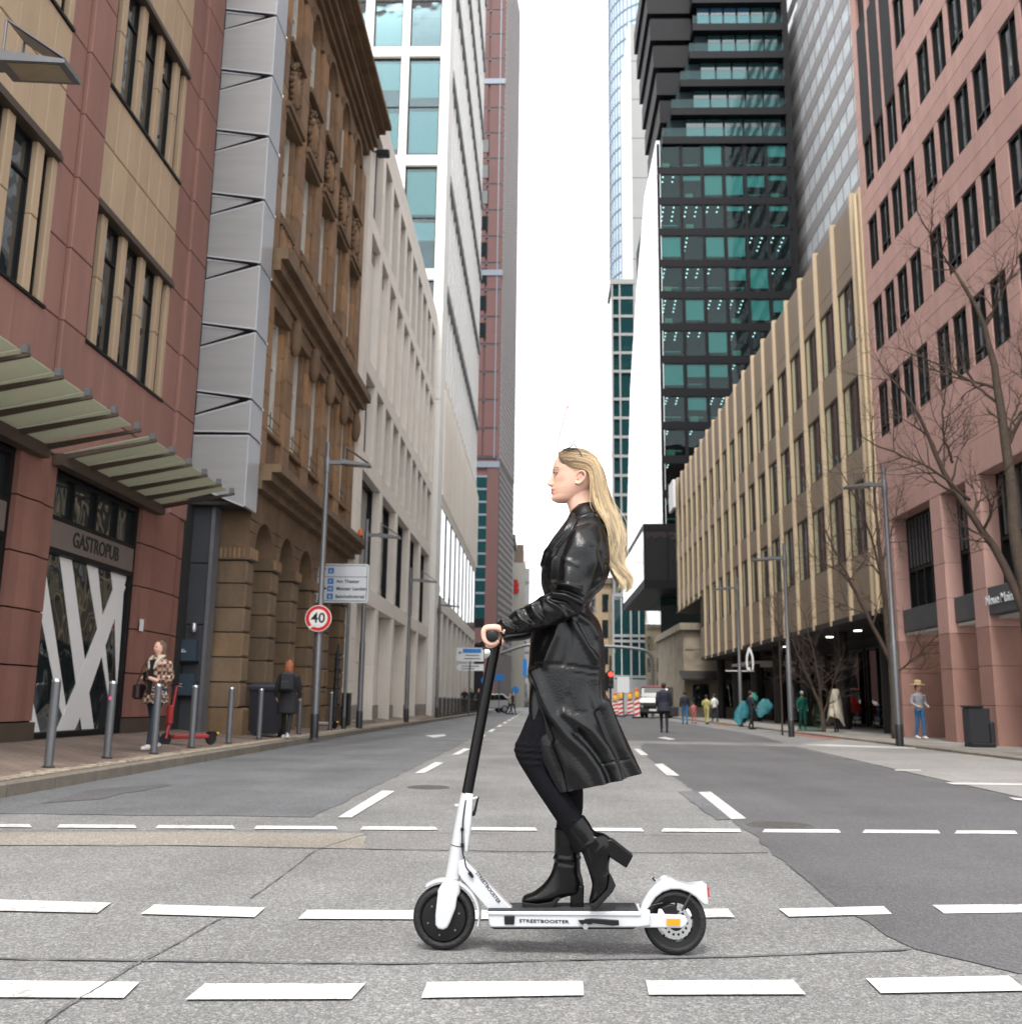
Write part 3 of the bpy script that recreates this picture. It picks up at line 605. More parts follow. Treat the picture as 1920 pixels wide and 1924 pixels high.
# ================================================================ silver metal bay between the red and the sandstone building
sb = thing('metal_clad_bay', 'silver perforated metal bay with slanted seams above dark grey entrance panels', 'building', (-7, 20.6, .2))
FS = Fc(0, 20.2, (1, 0), (0, -1)); FE = Fc(-6.25, 0, (0, 1), (1, 0))
part('core', MB().box(-9.5, -6.33, 20.27, 21.05, 5.12, 34), 'metal_dark', sb)
part('filler', MB().box(-9.5, -7.45, 20.1, 20.8, .1, 34), 'shadow_wall', sb)
ap = []
for y in (31, 144, 258, 377, 498, 623, 751, 816): ap.append(onY(519-(y*.066), y, 20.2)[2])
ap = [ap[0]+1.36*k for k in (8, 7, 6, 5, 4, 3, 2, 1)]+ap
ap = sorted(ap); xl, xr = -7.52, -6.27
rise0, rise1 = -.06, .48
prev = 5.0
for i, z in enumerate(ap):
    a = z+.16; tri = i >= 2 or i == 1
    lo = prev
    # big panel: bottom edge from the previous seam, top edge falls to the lower seam of the triangle
    zl_low = z-.1 if tri else z+.1
    pl = [(xl, lo[0]) if isinstance(lo, tuple) else (xl, 5.45), (xr, lo[1]) if isinstance(lo, tuple) else (xr, 4.95), (xr, z-.03), (xl, z-(.36 if tri else .0)-.03)]
    mb = MB(); FS.prism(mb, pl, -.05, .05); part('metal_panel', mb, 'silver', sb)
    for e0, e1 in ((pl[3], pl[2]), (pl[0], pl[1])):
        mb = MB(); FS.prism(mb, [e0, e1, (e1[0], e1[1]+(-.035 if e0 is pl[3] else .035)), (e0[0], e0[1]+(-.035 if e0 is pl[3] else .035))], .05, .056); part('seam_trim', mb, 'silver_light', sb)
    if tri:
        pt = [(xl, z-.33), (xr-.25, z+.0), (xl, z+.15)]; mb = MB(); FS.prism(mb, pt, -.05, .015); part('metal_panel', mb, 'silver', sb)
        mb = MB(); FS.prism(mb, [(xl, z+.15), (xr-.25, z+.0), (xr-.3, z+.0), (xl, z+.11)], .015, .03); part('seam_trim', mb, 'silver_light', sb)
        prev = (z+.19, z+.03)
    else: prev = (z+.04, z+.03)
    zb = 4.98 if i == 0 else ap[i-1]+.025
    mb = MB(); FE.box(mb, 20.16, 21.02, zb, z-.025, -.07, .0); part('edge_panel', mb, 'silver_light', sb)
    part('bolt', MB().lathe([(.03, 0), (.035, .03), (.02, .05)], 8, 'x', (-6.25, 20.95, z)), 'chrome', sb)
    part('seam', B(FS, xl, xr, z-.02, z+.02, -.06, -.04), 'black_panel', sb)
M('entrance_grey', (.055, .06, .068), .45, .2, var=.15, scale=2, rnd=.08)
FG = Fc(0, 20.55, (1, 0), (0, -1))
gz = [.2, 1.3, 2.5, 3.8, 5.1]
for a, b in zip(gz[:-1], gz[1:]): part('entrance_panel', CB(FG, -7.95, -7.06, a+.008, b-.008, -.3, .0), 'entrance_grey', sb)
part('entrance_edge', MB().box(-7.055, -6.98, 20.52, 20.9, .2, 5.1), M('edge_grey', (.16, .17, .19), .4, .3), sb)
part('entrance_soffit', MB().box(-7.5, -6.3, 20.25, 21.0, 5.02, 5.1), 'metal_dark', sb)
for z0, tx in ((1.72, 'letterbox'), (1.02, 'letterbox')):
    q = B(FG, -7.72, -7.14, z0+.02, z0+.46, .0, .16); lb = part(tx, q, M('letterbox_blue', (.045, .07, .095), .45, .2), sb)
    part('flap', B(FG, -7.74, -7.12, z0-.03, z0+.02, .0, .2), 'black_panel', lb)
    part('lettering', text_mb('▪', .05, lambda u, v, w: FG.p(-7.43+u, z0+.32+v, .162+w), .003), 'sign_white', lb) if False else None
    mb = MB(); FG.box(mb, -7.53, -7.35, z0+.2, z0+.222, .16, .163); FG.box(mb, -7.5, -7.38, z0+.24, z0+.255, .16, .163); part('plate_line', mb, 'sign_white', lb)
part('wall_lamp', MB().lathe([(.05, 0), (.06, .05), (.06, .16), (.05, .18)], 12, c=(-7.24, 20.44, 2.34)), 'metal_bright', sb, smooth=True)

# ================================================================ sandstone building
FT = Fc(-6.4, 0, (0, 1), (1, 0)); Y0, Y1 = 21.1, 32.1
ss = thing('sandstone_building', 'old brown sandstone building with arched ground floor and heavy roof cornice', 'building', (-6.4, 26, .2))
part('core', MB().box(-20, -7.65, Y0+.02, Y1-.02, -.1, 21.0), 'sandstone_dark', ss)
FA = Fc(0, Y0, (1, 0), (0, -1))
PB = 2.05; op0 = 21.6; ow = 1.42; NB = 5
ops = [(op0+PB*k, op0+PB*k+ow) for k in range(NB)]
edges = [Y0]+[x for o in ops for x in o]+[Y1]
prs = [(edges[i], edges[i+1]) for i in range(0, len(edges), 2)]
zc = [.1, .8, 1.33, 1.86, 2.39, 2.92, 3.45, 3.95]
for pi, (a, b) in enumerate(prs):
    for ci, (z0, z1) in enumerate(zip(zc[:-1], zc[1:])):
        pr = .1 if ci == 0 else RNG.uniform(.0, .03)
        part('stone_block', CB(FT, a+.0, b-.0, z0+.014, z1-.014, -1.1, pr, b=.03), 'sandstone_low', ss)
        part('stone_joint', B(FT, a+.03, b-.03, z1-.014, z1+.014, -1.1, -.03), 'shadow_wall', ss)
    cp = part('capital', CB(FT, a-.05, b+.05, 3.97, 4.25, -1.15, .07, b=.02), 'sandstone_low', ss)
    for k in range(int((b-a+.1)/.085)): part('flute', B(FT, a-.03+k*.085, a+.012+k*.085, 4.0, 4.22, .07, .085), 'sandstone', cp)
    if pi == 0:
        for k in range(9): part('flute', B(FA, -7.3+k*.1, -7.25+k*.1, 4.0, 4.22, .058, .075), 'sandstone', cp)
# south return of the corner pier
for ci, (z0, z1) in enumerate(zip(zc[:-1], zc[1:])): part('stone_block', CB(FA, -7.6, -7.53, z0+.014, z1-.014, -.2, .02), 'sandstone', ss)
part('capital', B(FA, -7.6, -6.34, 3.965, 4.255, -.1, .058), 'sandstone_low', ss)
part('corner_wall', MB().box(-7.6, -6.43, Y0-.012, Y0+.45, 4.26, 5.5), 'sandstone_dark', ss)
for k, (a, b) in enumerate(ops):
    # arch: spandrel wall with a round-headed cut, in three courses
    c = (a+b)/2; r = (b-a)/2; zs = 4.25; L = prs[k][0] if k == 0 else (prs[k][0]+prs[k][1])/2; Rr = (prs[k+1][0]+prs[k+1][1])/2 if k < NB-1 else Y1
    n = 9
    for side in (-1, 1):
        prevang = 0
        for j, (t0, t1, ztop) in enumerate(((0, 30, 4.25+r*math.sin(R(30))), (30, 62, 4.25+r*math.sin(R(62))), (62, 90, 5.55))):
            arc = [(c+side*r*math.cos(R(t)), zs+r*math.sin(R(t))) for t in np.linspace(t0, t1, 6)]
            ob = L if side < 0 else Rr
            poly = arc+([(ob, arc[-1][1]-.012), (ob, arc[0][1]+.012)] if j < 2 else [(c, 5.55), (ob, 5.55), (ob, arc[0][1]+.012)])
            mb = MB(); FT.prism(mb, poly, -1.1, RNG.uniform(0, .02)); part('arch_stone', mb, 'sandstone_dark', ss)
    wd = part('doorway', B(FT, a-.02, b+.02, .1, 5.0, -1.2, -1.02), 'sandstone_dark', ss)
    part('door_leaf', B(FT, a+.1, b-.1, .2, 3.3, -1.02, -.98), 'frame_brown', wd)
    part('pane', B(FT, a+.15, b-.15, 3.4, 4.75, -1.02, -.99), 'glass', wd)
def band(z0, z1, pr, mat='sandstone_dark', name='cornice', steps=3, south=0):
    for i in range(steps):
        a = z0+(z1-z0)*i/steps; b = z0+(z1-z0)*(i+1)/steps; p = pr*(i+1)/steps
        part(name, MB().box(-7.6, -6.4+p, Y0-(0 if not south else min(p, .05)), Y1+min(p*.6, .3), a+.0, b), mat, ss)
band(5.56, 6.12, .62)
# upper floors
pw = .95                                  # pier width
pc = [Y0+.36]+[(prs[i][0]+prs[i][1])/2 for i in range(1, NB)]+[Y1-.42]
wins = [(c+.0, ) for c in pc]
wop = [((ops[k][0]+ops[k][1])/2-.55, (ops[k][0]+ops[k][1])/2+.55) for k in range(NB)]
ue = [Y0]+[x for o in wop for x in o]+[Y1]; up = [(ue[i], ue[i+1]) for i in range(0, len(ue), 2)]
def courses(z0, z1, h=.58):
    n = max(1, round((z1-z0)/h)); return [(z0+(z1-z0)*i/n, z0+(z1-z0)*(i+1)/n) for i in range(n)]
for (za, zb) in ((6.14, 10.45), (11.3, 19.2)):
    for pi, (a, b) in enumerate(up):
        for (z0, z1) in courses(za, zb):
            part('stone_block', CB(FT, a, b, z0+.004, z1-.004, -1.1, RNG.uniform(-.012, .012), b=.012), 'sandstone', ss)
        c = (a+b)/2; w = min(.32, (b-a)*.34)
        for (z0, z1) in courses(za, zb, .9): part('pilaster', CB(FT, c-w, c+w, z0+.003, z1-.003, .0, .1, b=.015), 'sandstone', ss)
for k, (a, b) in enumerate(wop):
    c = (a+b)/2
    for (z0, z1, zt) in ((6.14, 7.0, 10.0), (11.3, 12.4, 15.05), (15.35, 17.15, 19.2)):
        part('apron', CB(FT, a, b, z0, z1, -1.1, -.04), 'sandstone', ss)
        part('sill', CB(FT, a-.06, b+.06, z1-.0, z1+.1, -.5, .1), 'sandstone_dark', ss)
        w = window(FT, a, b, z1+.1, zt, ss, 'frame_white', 'glass', -.26, .085, transoms=(.62,), mull=(.5,), fd=.1)
        part('reveal_strip', B(FT, b-.1, b-.0, z1+.1, zt, -.26, -.13), 'frame_white', w)
    part('apron_panel', CB(FT, a+.12, b-.12, 6.3, 6.85, -.04, .03, b=.03), 'sandstone_dark', ss)
    for j in range(6): part('baluster', MB().lathe([(.05, 0), (.035, .12), (.07, .35), (.04, .6), (.055, .7)], 8, c=(-6.33, a+.1+j*(b-a-.2)/5, 11.5)), 'sandstone', ss, smooth=True)
    part('balustrade_rail', CB(FT, a-.05, b+.05, 12.2, 12.36, -.1, .14), 'sandstone_dark', ss)
    mb = MB().tube([FT.p(a, z_, .12) for z_ in (7.15, 7.5)], .012, 6)
    for q in (7.2, 7.45): mb.tube([FT.p(a+.02, q, .06), FT.p(b-.02, q, .06)], .012, 6)
    part('window_rail', mb, 'metal_dark', ss)
    # hood above the first-floor window, medallion panel, hood below it
    part('hood', CB(FT, a-.22, b+.22, 10.0, 10.16, -.3, .15), 'sandstone_dark', ss); part('hood', CB(FT, a-.15, b+.15, 10.16, 10.45, -.3, .12), 'sandstone_dark', ss)
    part('hood', CB(FT, a-.2, b+.2, 15.05, 15.2, -.3, .16), 'sandstone_dark', ss); part('hood', CB(FT, a-.25, b+.25, 15.2, 15.34, -.3, .22), 'sandstone_dark', ss)
    md = part('relief_panel', CB(FT, a-.1, b+.1, 15.34, 17.0, -.3, .02), 'sandstone_dark', ss)
    part('medallion', MB().lathe([(.0, .16), (.12, .15), (.22, .1), (.26, .02), (.3, .0)], 16, 'x', (0, 0, 0), cap=False).__class__().add([(-6.38+h, c+r_*math.cos(t), 16.15+1.75*r_*math.sin(t)) for r_, h in ((.0, .2), (.14, .18), (.24, .1), (.27, .14), (.31, .02)) for t in np.linspace(0, 2*math.pi, 16, False)],
         [(i*16+j, i*16+(j+1) % 16, i*16+16+(j+1) % 16, i*16+16+j) for i in range(4) for j in range(16)]), 'sandstone', md, smooth=2)
    mb = MB()
    for j in range(26):
        t = j/26*2*math.pi; mb.sphere((-6.34+RNG.uniform(0, .08), c+.43*math.cos(t)*RNG.uniform(.85, 1.1), 16.15+.68*math.sin(t)*RNG.uniform(.85, 1.1)), RNG.uniform(.05, .1), 6, 4)
    part('carved_wreath', mb, 'sandstone_dark', md, smooth=2)
    part('hood', CB(FT, a-.2, b+.2, 17.0, 17.14, -.3, .18), 'sandstone_dark', ss)
    # keystone scroll on the pilaster heads
    cc = prs[k+1][0]+.3
    part('scroll', MB().sphere((-6.2, cc, 9.9), (.16, .17, .5), 10, 8), 'sandstone_dark', ss, smooth=2)
    # round-headed top window surround
    r = (b-a)/2; zs = 19.2; Lm = a-(.48 if k else .5); Rm = b+.47
    for side in (-1, 1):
        arc = [(c+side*r*math.cos(R(t)), zs+r*math.sin(R(t))) for t in np.linspace(0, 90, 8)]; ob = max(Lm, Y0) if side < 0 else min(Rm, Y1)
        mb = MB(); FT.prism(mb, arc+[(c, 20.2), (ob, 20.2), (ob, zs)], -1.1, 0.); part('arch_stone', mb, 'sandstone', ss)
        mb = MB(); FT.prism(mb, [(c+side*(r+.02)*math.cos(R(t)), zs+(r+.02)*math.sin(R(t))) for t in np.linspace(0, 90, 8)]+[(c+side*(r+.2)*math.cos(R(t)), zs+(r+.2)*math.sin(R(t))) for t in np.linspace(90, 0, 8)], 0, .1); part('archivolt', mb, 'sandstone_dark', ss)
    part('fanlight', B(FT, a-.05, b+.05, zs, zs+r, -.36, -.33), 'glass', ss)
band(10.46, 11.28, .5); band(20.2, 20.85, .4, steps=3); band(20.85, 21.5, .85, steps=4)
part('roof', MB().box(-20, -6.5, Y0, Y1, 21.0, 21.6), 'metal_dark', ss)
M('orange_lamp', (.8, .16, .02), .4)
ol = thing('warning_beacon', 'small orange beacon lamp on the lower cornice of the sandstone building', 'lamp', (-5.85, 31.2, 6.12))
part('base', MB().lathe([(.09, 0), (.09, .06), (.07, .08)], 12, c=(-5.85, 31.2, 6.12)), 'metal_dark', ol)
part('lens', MB().lathe([(.08, .08), (.085, .2), (.06, .28), (0, .31)], 12, c=(-5.85, 31.2, 6.12)), 'orange_lamp', ol, smooth=True)
# ================================================================ pale limestone building
FW_ = Fc(-6.2, 0, (0, 1), (1, 0)); A0, A1 = 32.12, 54.4
wa = thing('limestone_building', 'pale limestone office building with a grid of deep narrow windows beside the sandstone building', 'building', (-6.2, 43, .2))
part('core', MB().box(-20, -6.75, A0+.02, A1, -.1, 22.8), 'limestone', wa)
part('parapet', MB().box(-20, -6.2, A0, A1, 22.5, 23.3), 'limestone', wa)
nb = 5; bw = (A1-A0-1.4)/nb; b0 = A0+.9
LV = [(.2, 4.35), (4.95, 8.85), (9.5, 12.4), (13.0, 17.7), (18.3, 21.9)]
for z0, z1 in ((4.35, 4.95), (8.85, 9.5), (12.4, 13.0), (17.7, 18.3), (21.9, 22.5)):
    for k in range(nb): part('stone_band', CB(FW_, (A0 if k == 0 else b0+k*bw)+.003, (A1 if k == nb-1 else b0+(k+1)*bw)-.003, z0, z1, -.6, 0.), 'limestone', wa)
def pierz(u0, u1, z0, z1, n=2):
    for i in range(n): part('stone_pier', CB(FW_, u0, u1, z0+(z1-z0)*i/n+.003, z0+(z1-z0)*(i+1)/n-.003, -.6, -.0), 'limestone', wa)
for li, (z0, z1) in enumerate(LV):
    n = nb if li < 2 else nb*2; w = bw*nb/n; pw_ = .62 if li < 2 else .55
    pierz(A0, b0+.0, z0, z1, 3); pierz(b0+nb*bw, A1, z0, z1, 3)
    for k in range(n):
        a = b0+k*w; b = a+w
        if k: pierz(a-pw_/2, a+pw_/2, z0, z1)
        l = a+(pw_/2 if k else 0); r = b-(pw_/2 if k < n-1 else 0)
        if li == 0:
            part('wall_panel', CB(FW_, l, r, .8, 2.3, -.75, -.52), 'limestone', wa); part('wall_panel', CB(FW_, l, r, 2.32, z1, -.75, -.52), 'limestone', wa)
            part('plinth', CB(FW_, l, r, .1, .78, -.75, -.46), 'plinth_grey', wa)
        elif li == 1:
            window(FW_, l, r, z0, z1, wa, 'frame_dark', 'glass', -.42, .1, mull=(.33,), transoms=(), fd=.12)
            part('side_fin', B(FW_, l, l+.12, z0, z1, -.42, -.1), 'frame_dark', wa)
        elif li == 3:
            part('pale_panel', B(FW_, l, r, z0, z1, -.5, -.24), 'pale_panel', wa)
            part('head_shade', B(FW_, l, r, z1-.55, z1-.02, -.24, -.22), 'plinth_grey', wa)  # grey strip paints the shade at the top of the opening
        else:
            window(FW_, l, r, z0, z1, wa, 'frame_grey', 'glass_sky', -.38, .07, fd=.1, transoms=(.5,) if li == 4 else ())
for k in range(nb+1):
    u = A0 if k == 0 else b0+k*bw-.3
    part('plinth', CB(FW_, u, u+.6 if k else b0, .1, .8, -.4, .012), 'plinth_grey', wa)
part('doorstep', MB().box(-6.5, -5.95, 33.6, 36.2, .1, .3), 'plinth_grey', wa)
cam2 = thing('security_camera', 'small dark security camera on the wall high beside the sandstone cornice', 'camera', (-6.05, 32.7, 20.6))
part('housing', MB().bbox(-6.1, -5.65, 32.6, 32.85, 20.5, 20.75, .03), 'metal_dark', cam2); part('arm', MB().tube([(-6.25, 32.72, 20.7), (-5.9, 32.72, 20.72)], .04), 'metal_dark', cam2)

# ================================================================ white tower behind it
wt = thing('white_tower', 'white high-rise with tall teal windows and a bright finned glass flank', 'tower', (-11, 70, 0))
T0, T1, TH = 54.5, 88., 104.
part('core', MB().box(-24, -6.35, T0+1.6, T1, 0, TH), 'interior_teal', wt)
FB = Fc(0, T0, (1, 0), (0, -1)); FD = Fc(-5.9, 0, (0, 1), (1, 0))
rows = [18.8+7.4*k for k in range(11)]
cols = [(-8.42, -6.46), (-10.72, -8.9), (-13.15, -11.25), (-15.6, -13.65), (-18, -16.1), (-20.5, -18.5)]
for z in rows:
    part('stone_band', B(FB, -24, -5.9, z-.66, z, -.5, 0), 'limestone_white', wt)
    vs = [-5.9]+[x for c in cols for x in (c[1], c[0])]+[-24]
    for i in range(0, len(vs), 2):
        for h in range(3): part('stone_pier', B(FB, vs[i+1], vs[i], z+6.74*h/3+.006, z+6.74*(h+1)/3-.006, -.5, -.004), 'limestone_white', wt)
    for ci, (a, b) in enumerate(cols):
        w = window(FB, a, b, z, z+6.74, wt, 'frame_dark', 'glass_clear', -.28, .07, transoms=(.5,), fd=.06)
        if ci < 4 and z < 70:
            for (q0, q1) in (((.06, .48), (.62, .97)), ((.1, .46), (.7, .97)), ((.3, .47), (.55, .97)))[(ci+int(z)) % 3]:
                if RNG.random() < .85: part('blind', B(FB, a+.08, b-.08, z+6.74*q0, z+6.74*q1, -.5, -.48), 'blind_pale' if RNG.random() < .5 else 'blind_teal', w)
            part('room_floor', B(FB, a-.1, b+.1, z+3.25, z+3.5, -1.6, -.32), 'interior', w)
            part('back_wall', B(FB, a-.1, b+.1, z, z+6.74, -1.62, -1.55), M('room_blue', (.05, .11, .16), .9, var=.5, scale=.5), w)
            if RNG.random() < .5:
                mb = MB()
                for j in range(4): FB.box(mb, a+.5+j*.13, a+.8+j*.13, z+3.05-.0, z+3.1, -.75-.25*j, -.58-.25*j)
                part('ceiling_light', mb, emit('office_light', (1, .97, .85), 2.2), w)
part('stone_base', B(FB, -24, -5.9, 0, 18.1, -.5, 0), 'limestone_white', wt)
part('corner_pier', MB().box(-6.4, -5.903, T0+.502, T0+2.3, 6.2, TH), 'limestone_white', wt)
# street flank
fy0 = T0+2.3; nf = 18; fw_ = (T1-fy0)/nf
def flank(z0, z1, rows_, pane, fin=.16, fpr=.22):
    part('glazing', B(FD, fy0, T1, z0, z1, -.4, -.18), pane, wt)
    for k in range(nf+1): part('fin', B(FD, fy0+k*fw_-.06, fy0+k*fw_+.06, z0, z1, -.2, fpr), 'limestone_white', wt)
    for z in rows_: part('floor_band', B(FD, fy0, T1, z-.25, z+.25, -.19, .05), 'slab_grey', wt)
glass_dark('glass_sky_white', (.78, .8, .82), rough=.05, wav=.01)  # white body colour stands in for the bright sky reflection
flank(20.2, TH, [z-.3 for z in rows[1:]], 'glass_sky_white', fpr=-.1)
part('ribbed_wall', B(FD, fy0, T1, 12.3, 20.2, -.4, -.02), 'limestone', wt)
for k in range(nf*2+1): part('rib', B(FD, fy0+k*fw_/2-.1, fy0+k*fw_/2+.1, 12.9, 19.4, -.02, .12), 'limestone', wt)
part('glazing', B(FD, fy0, T1, 7., 12.3, -.4, -.05), 'glass_sky', wt)
for k in range(nf//2+1): part('fin', B(FD, fy0+k*fw_*2-.06, fy0+k*fw_*2+.06, 7., 12.3, -.2, .0), 'frame_grey', wt)
part('stone_band', B(FD, fy0, T1, 6.2, 7., -.5, .03), 'limestone', wt)
part('dark_recess', B(FD, fy0-2, T1, 0, 6.2, -1.6, -.9), 'sandstone_dark', wt)
for k in range(10): part('column', B(FD, fy0-1.9+k*3.6, fy0-.9+k*3.6, 0, 6.2, -.9, 0), 'limestone', wt)

# ================================================================ dark red tower further on
rt = thing('red_tower', 'dark red high-rise with grey grid flank beyond the white tower', 'tower', (-10, 142, 0))
RC = (-6.35, 140.); RE = (-4.6, 158.)
FR = Fc(0, 140, (1, 0), (0, -1))
d = np.array([RE[0]-RC[0], RE[1]-RC[1]]); LL = np.linalg.norm(d); d /= LL; FRE = Fc(RC[0], RC[1], d, (d[1], -d[0]))
part('core', MB().prism([(-30, 140.2), (RC[0]-.1, 140.2), (RE[0]-.2, RE[1]), (-30, 160)], lambda a, b: (a, b, 0), lambda a, b: (a, b, 124)), 'tower_red', rt)
z = 36.; k = 0
while z < 122:
    h = 4.35
    for u0, u1 in ((-30, -8.9), (-8.55, -7.1), (-6.95, -6.35)): part('cladding_panel', B(FR, u0, u1, z+.35, z+h-.02, -.1, .0), 'tower_red', rt)
    part('dark_band', B(FR, -30, -6.4, z, z+.33, -.2, -.06), 'tower_band', rt)
    if 52 < z < 86:
        w = part('window', B(FR, -9.85, -8.6, z+1.2, z+3.6, -.05, .03), 'frame_dark', rt); part('pane', B(FR, -9.75, -8.7, z+1.3, z+3.5, .03, .04), 'glass', w)
    z += h
part('blue_line', B(FR, -7.1, -6.95, 36, 122, -.1, .04), 'steel_blue', rt)
for z in (34.6, 64.6, 97.): part('steel_band', B(FR, -30, -6.2, z, z+.9, -.1, .12), 'steel_blue', rt)
part('lower_wall', B(FR, -8.0, -6.35, 0, 34.6, -.1, .02), 'tower_red', rt)
for k in range(11):
    part('glass_strip', B(FR, -14, -8.0, 12.5+k*1.9, 14.1+k*1.9, -.1, .0), 'glass_teal', rt); part('strip_rail', B(FR, -14, -8.0, 14.1+k*1.9, 14.4+k*1.9, -.1, .05), 'steel_blue', rt)
part('dark_portal', B(FR, -14, -8.0, 0, 12.5, -.1, .0), 'black_panel', rt)
part('portal_beam', B(FR, -14, -6.2, 9.0, 11.2, .0, .3), 'tower_red', rt)
part('grid_back', B(FRE, 0, LL, 0, 124, -.3, 0), 'lattice_back', rt)
mb = MB(); z = 36.5
while z < 123:
    FRE.box(mb, .3, LL, z, z+.42, .0, .12); z += .95
for j in range(20): FRE.box(mb, .3+j*LL/20, .42+j*LL/20, 36, 123, .0, .16)
o = part('facade_grid', mb, 'lattice', rt)
mb = MB()
for r_ in range(26):
    for c_ in range(14):
        u = .8+c_*LL/14+(r_ % 2)*.3; z = 8+r_*1.05+c_*.0
        if z < 9+u*.0+26: mb.add([FRE.p(u, z, .1), FRE.p(u+.75, z-.0, .1), FRE.p(u+.75, z+.5, .1), FRE.p(u, z+.5, .1)], [(0, 1, 2, 3)])
o = part('facade_dots', mb, 'lattice', rt)

# ================================================================ far end of the street
M('far_grey', (.33, .34, .33), .8, var=.1, scale=.2); M('far_beige', (.55, .53, .48), .8, var=.05, scale=.1); M('far_tan', (.4, .3, .19), .85, var=.2, scale=.25); M('far_brown', (.2, .16, .12), .85, var=.2, scale=.25)
fg = thing('grey_office_slab', 'slim grey office slab between the red tower and the red S logo building', 'building', (-7.5, 172, 0))
part('wall', MB().box(-14, -5.2, 172, 184, 0, 29), 'far_grey', fg); part('roof', MB().box(-14, -4.6, 171.5, 184, 29, 30), 'metal_dark', fg)
for k in range(5): part('window', MB().box(-5.9, -5.3, 171.9, 172, 3+k*5, 6+k*5), 'glass', fg)
lg = thing('bank_building', 'cream bank building with a large red S logo at the street end', 'building', (-4, 186, 0))
part('wall', MB().box(-12, -3.0, 186, 205, 0, 27), 'far_beige', lg); part('side_glass', MB().box(-3.0, -2.2, 186.5, 205, 0, 26), 'glass_sky', lg)
part('roof_block', MB().box(-9, -3.6, 188, 200, 27, 30.5), 'far_brown', lg); part('roof_rail', MB().box(-9, -3.4, 187.8, 188, 27.2, 30.8), 'far_brown', lg)
for k in range(6): part('mullion', MB().box(-2.98, -2.18, 186.3+k*.02, 186.5, 1+k*4.4, 1.5+k*4.4), 'far_grey', lg)
so = np.array(onY(962, 1095, 185.8)); sc_ = .105
sg = thing('bank_logo', 'large red S shaped logo sign with a dot on the cream building', 'sign', (so[0], 185.8, so[2]-2))
FLg = Fc(0, 185.9, (1, 0), (0, -1)); x0 = so[0]-1.2; zb = so[2]-2.0
def ro(a, b, z0, z1, r, n=5):
    q = []
    for cx, cz, s in ((b-r, z1-r, 0), (a+r, z1-r, 90), (a+r, z0+r, 180), (b-r, z0+r, 270)):
        for t in np.linspace(s, s+90, n): q.append((cx+r*math.cos(R(t)), cz+r*math.sin(R(t))))
    return q
mb = MB(); FLg.prism(mb, ro(x0, x0+2.5, zb, zb+1.0, .35), 0, .25); FLg.prism(mb, ro(x0, x0+2.5, zb+1.12, zb+2.0, .3), 0, .25); FLg.prism(mb, ro(x0, x0+2.3, zb+2.0, zb+2.6, .28), 0, .25)
part('letter', mb, 'sign_red', sg)
part('dot', MB().lathe([(.0, 0), (.52, 0), (.52, .25), (0, .25)], 16, 'y', (x0+1.0, 185.65, zb+3.4)), 'sign_red', sg)
ft = thing('tan_facade', 'tan stone house at the end of the street behind the traffic arm', 'building', (-1, 215, 0))
part('wall', MB().box(-7, 9, 215, 225, 0, 17), 'far_tan', ft)
for k in range(4):
    for j in range(3): part('window', MB().box(-6+k*2.6, -4.8+k*2.6, 214.9, 215, 3+j*4.6, 6+j*4.6), 'glass', ft)
part('roof', MB().box(-7.3, 9.3, 214.6, 225, 17, 17.8), 'far_brown', ft)
# the right end of the street, seen under the hair and coat
ft2 = thing('ochre_facade', 'ochre stone corner house far behind the rider on the right', 'building', (8.5, 168, 0))
part('wall', MB().box(7.6, 13.5, 168, 185, 0, 21), 'far_tan', ft2); part('roof', MB().box(7.2, 13.6, 167.5, 185, 21, 22), 'far_brown', ft2)
for k in range(2):
    for j in range(4): part('window', MB().box(8.2+k*2.2, 9.3+k*2.2, 167.9, 168, 3+j*4.4, 6+j*4.4), 'glass', ft2)
# tower crane
M('crane_pink', (.8, .62, .6), .7)
cr_ = thing('tower_crane', 'faint pink lattice boom of a far tower crane against the sky', 'crane', (-4, 260, 0))
P0, P1 = onY(990, 1035, 260), onY(1067, 762, 260)
dv = (P1-P0)/np.linalg.norm(P1-P0); nv = np.array([dv[2], 0, -dv[0]]); mb = MB()
for s, o_ in ((.7, 0), (-.7, 0), (0, 1.1)): mb.tube([P0+nv*s+np.array([0, o_, 0]), P1+nv*s*.3+np.array([0, o_*.3, 0])], .16, 5)
n = 30
for k in range(n):
    t = k/n; a = P0+(P1-P0)*t; b = P0+(P1-P0)*(t+1/n); w0 = .7*(1-.7*t); s = 1 if k % 2 else -1; mb.tube([a+nv*w0*s, b-nv*w0*s], .1, 4)
part('boom', mb, 'crane_pink', cr_)
part('boom_tip', MB().box(P1[0]-.5, P1[0]+1.0, 259.6, 260.4, P1[2]-.3, P1[2]+.4), 'crane_pink', cr_)
part('mast', MB().box(P0[0]-3, P0[0]-2, 260, 261, 0, P0[2]+1), 'crane_pink', cr_); part('cab', MB().box(P0[0]-3.2, P0[0]+.4, 259.5, 261.5, P0[2]-3, P0[2]), 'crane_pink', cr_)
mb = MB().tube([P1, P0+np.array([-6, 0, 2])], .05, 4); part('cable', mb, 'crane_pink', cr_)
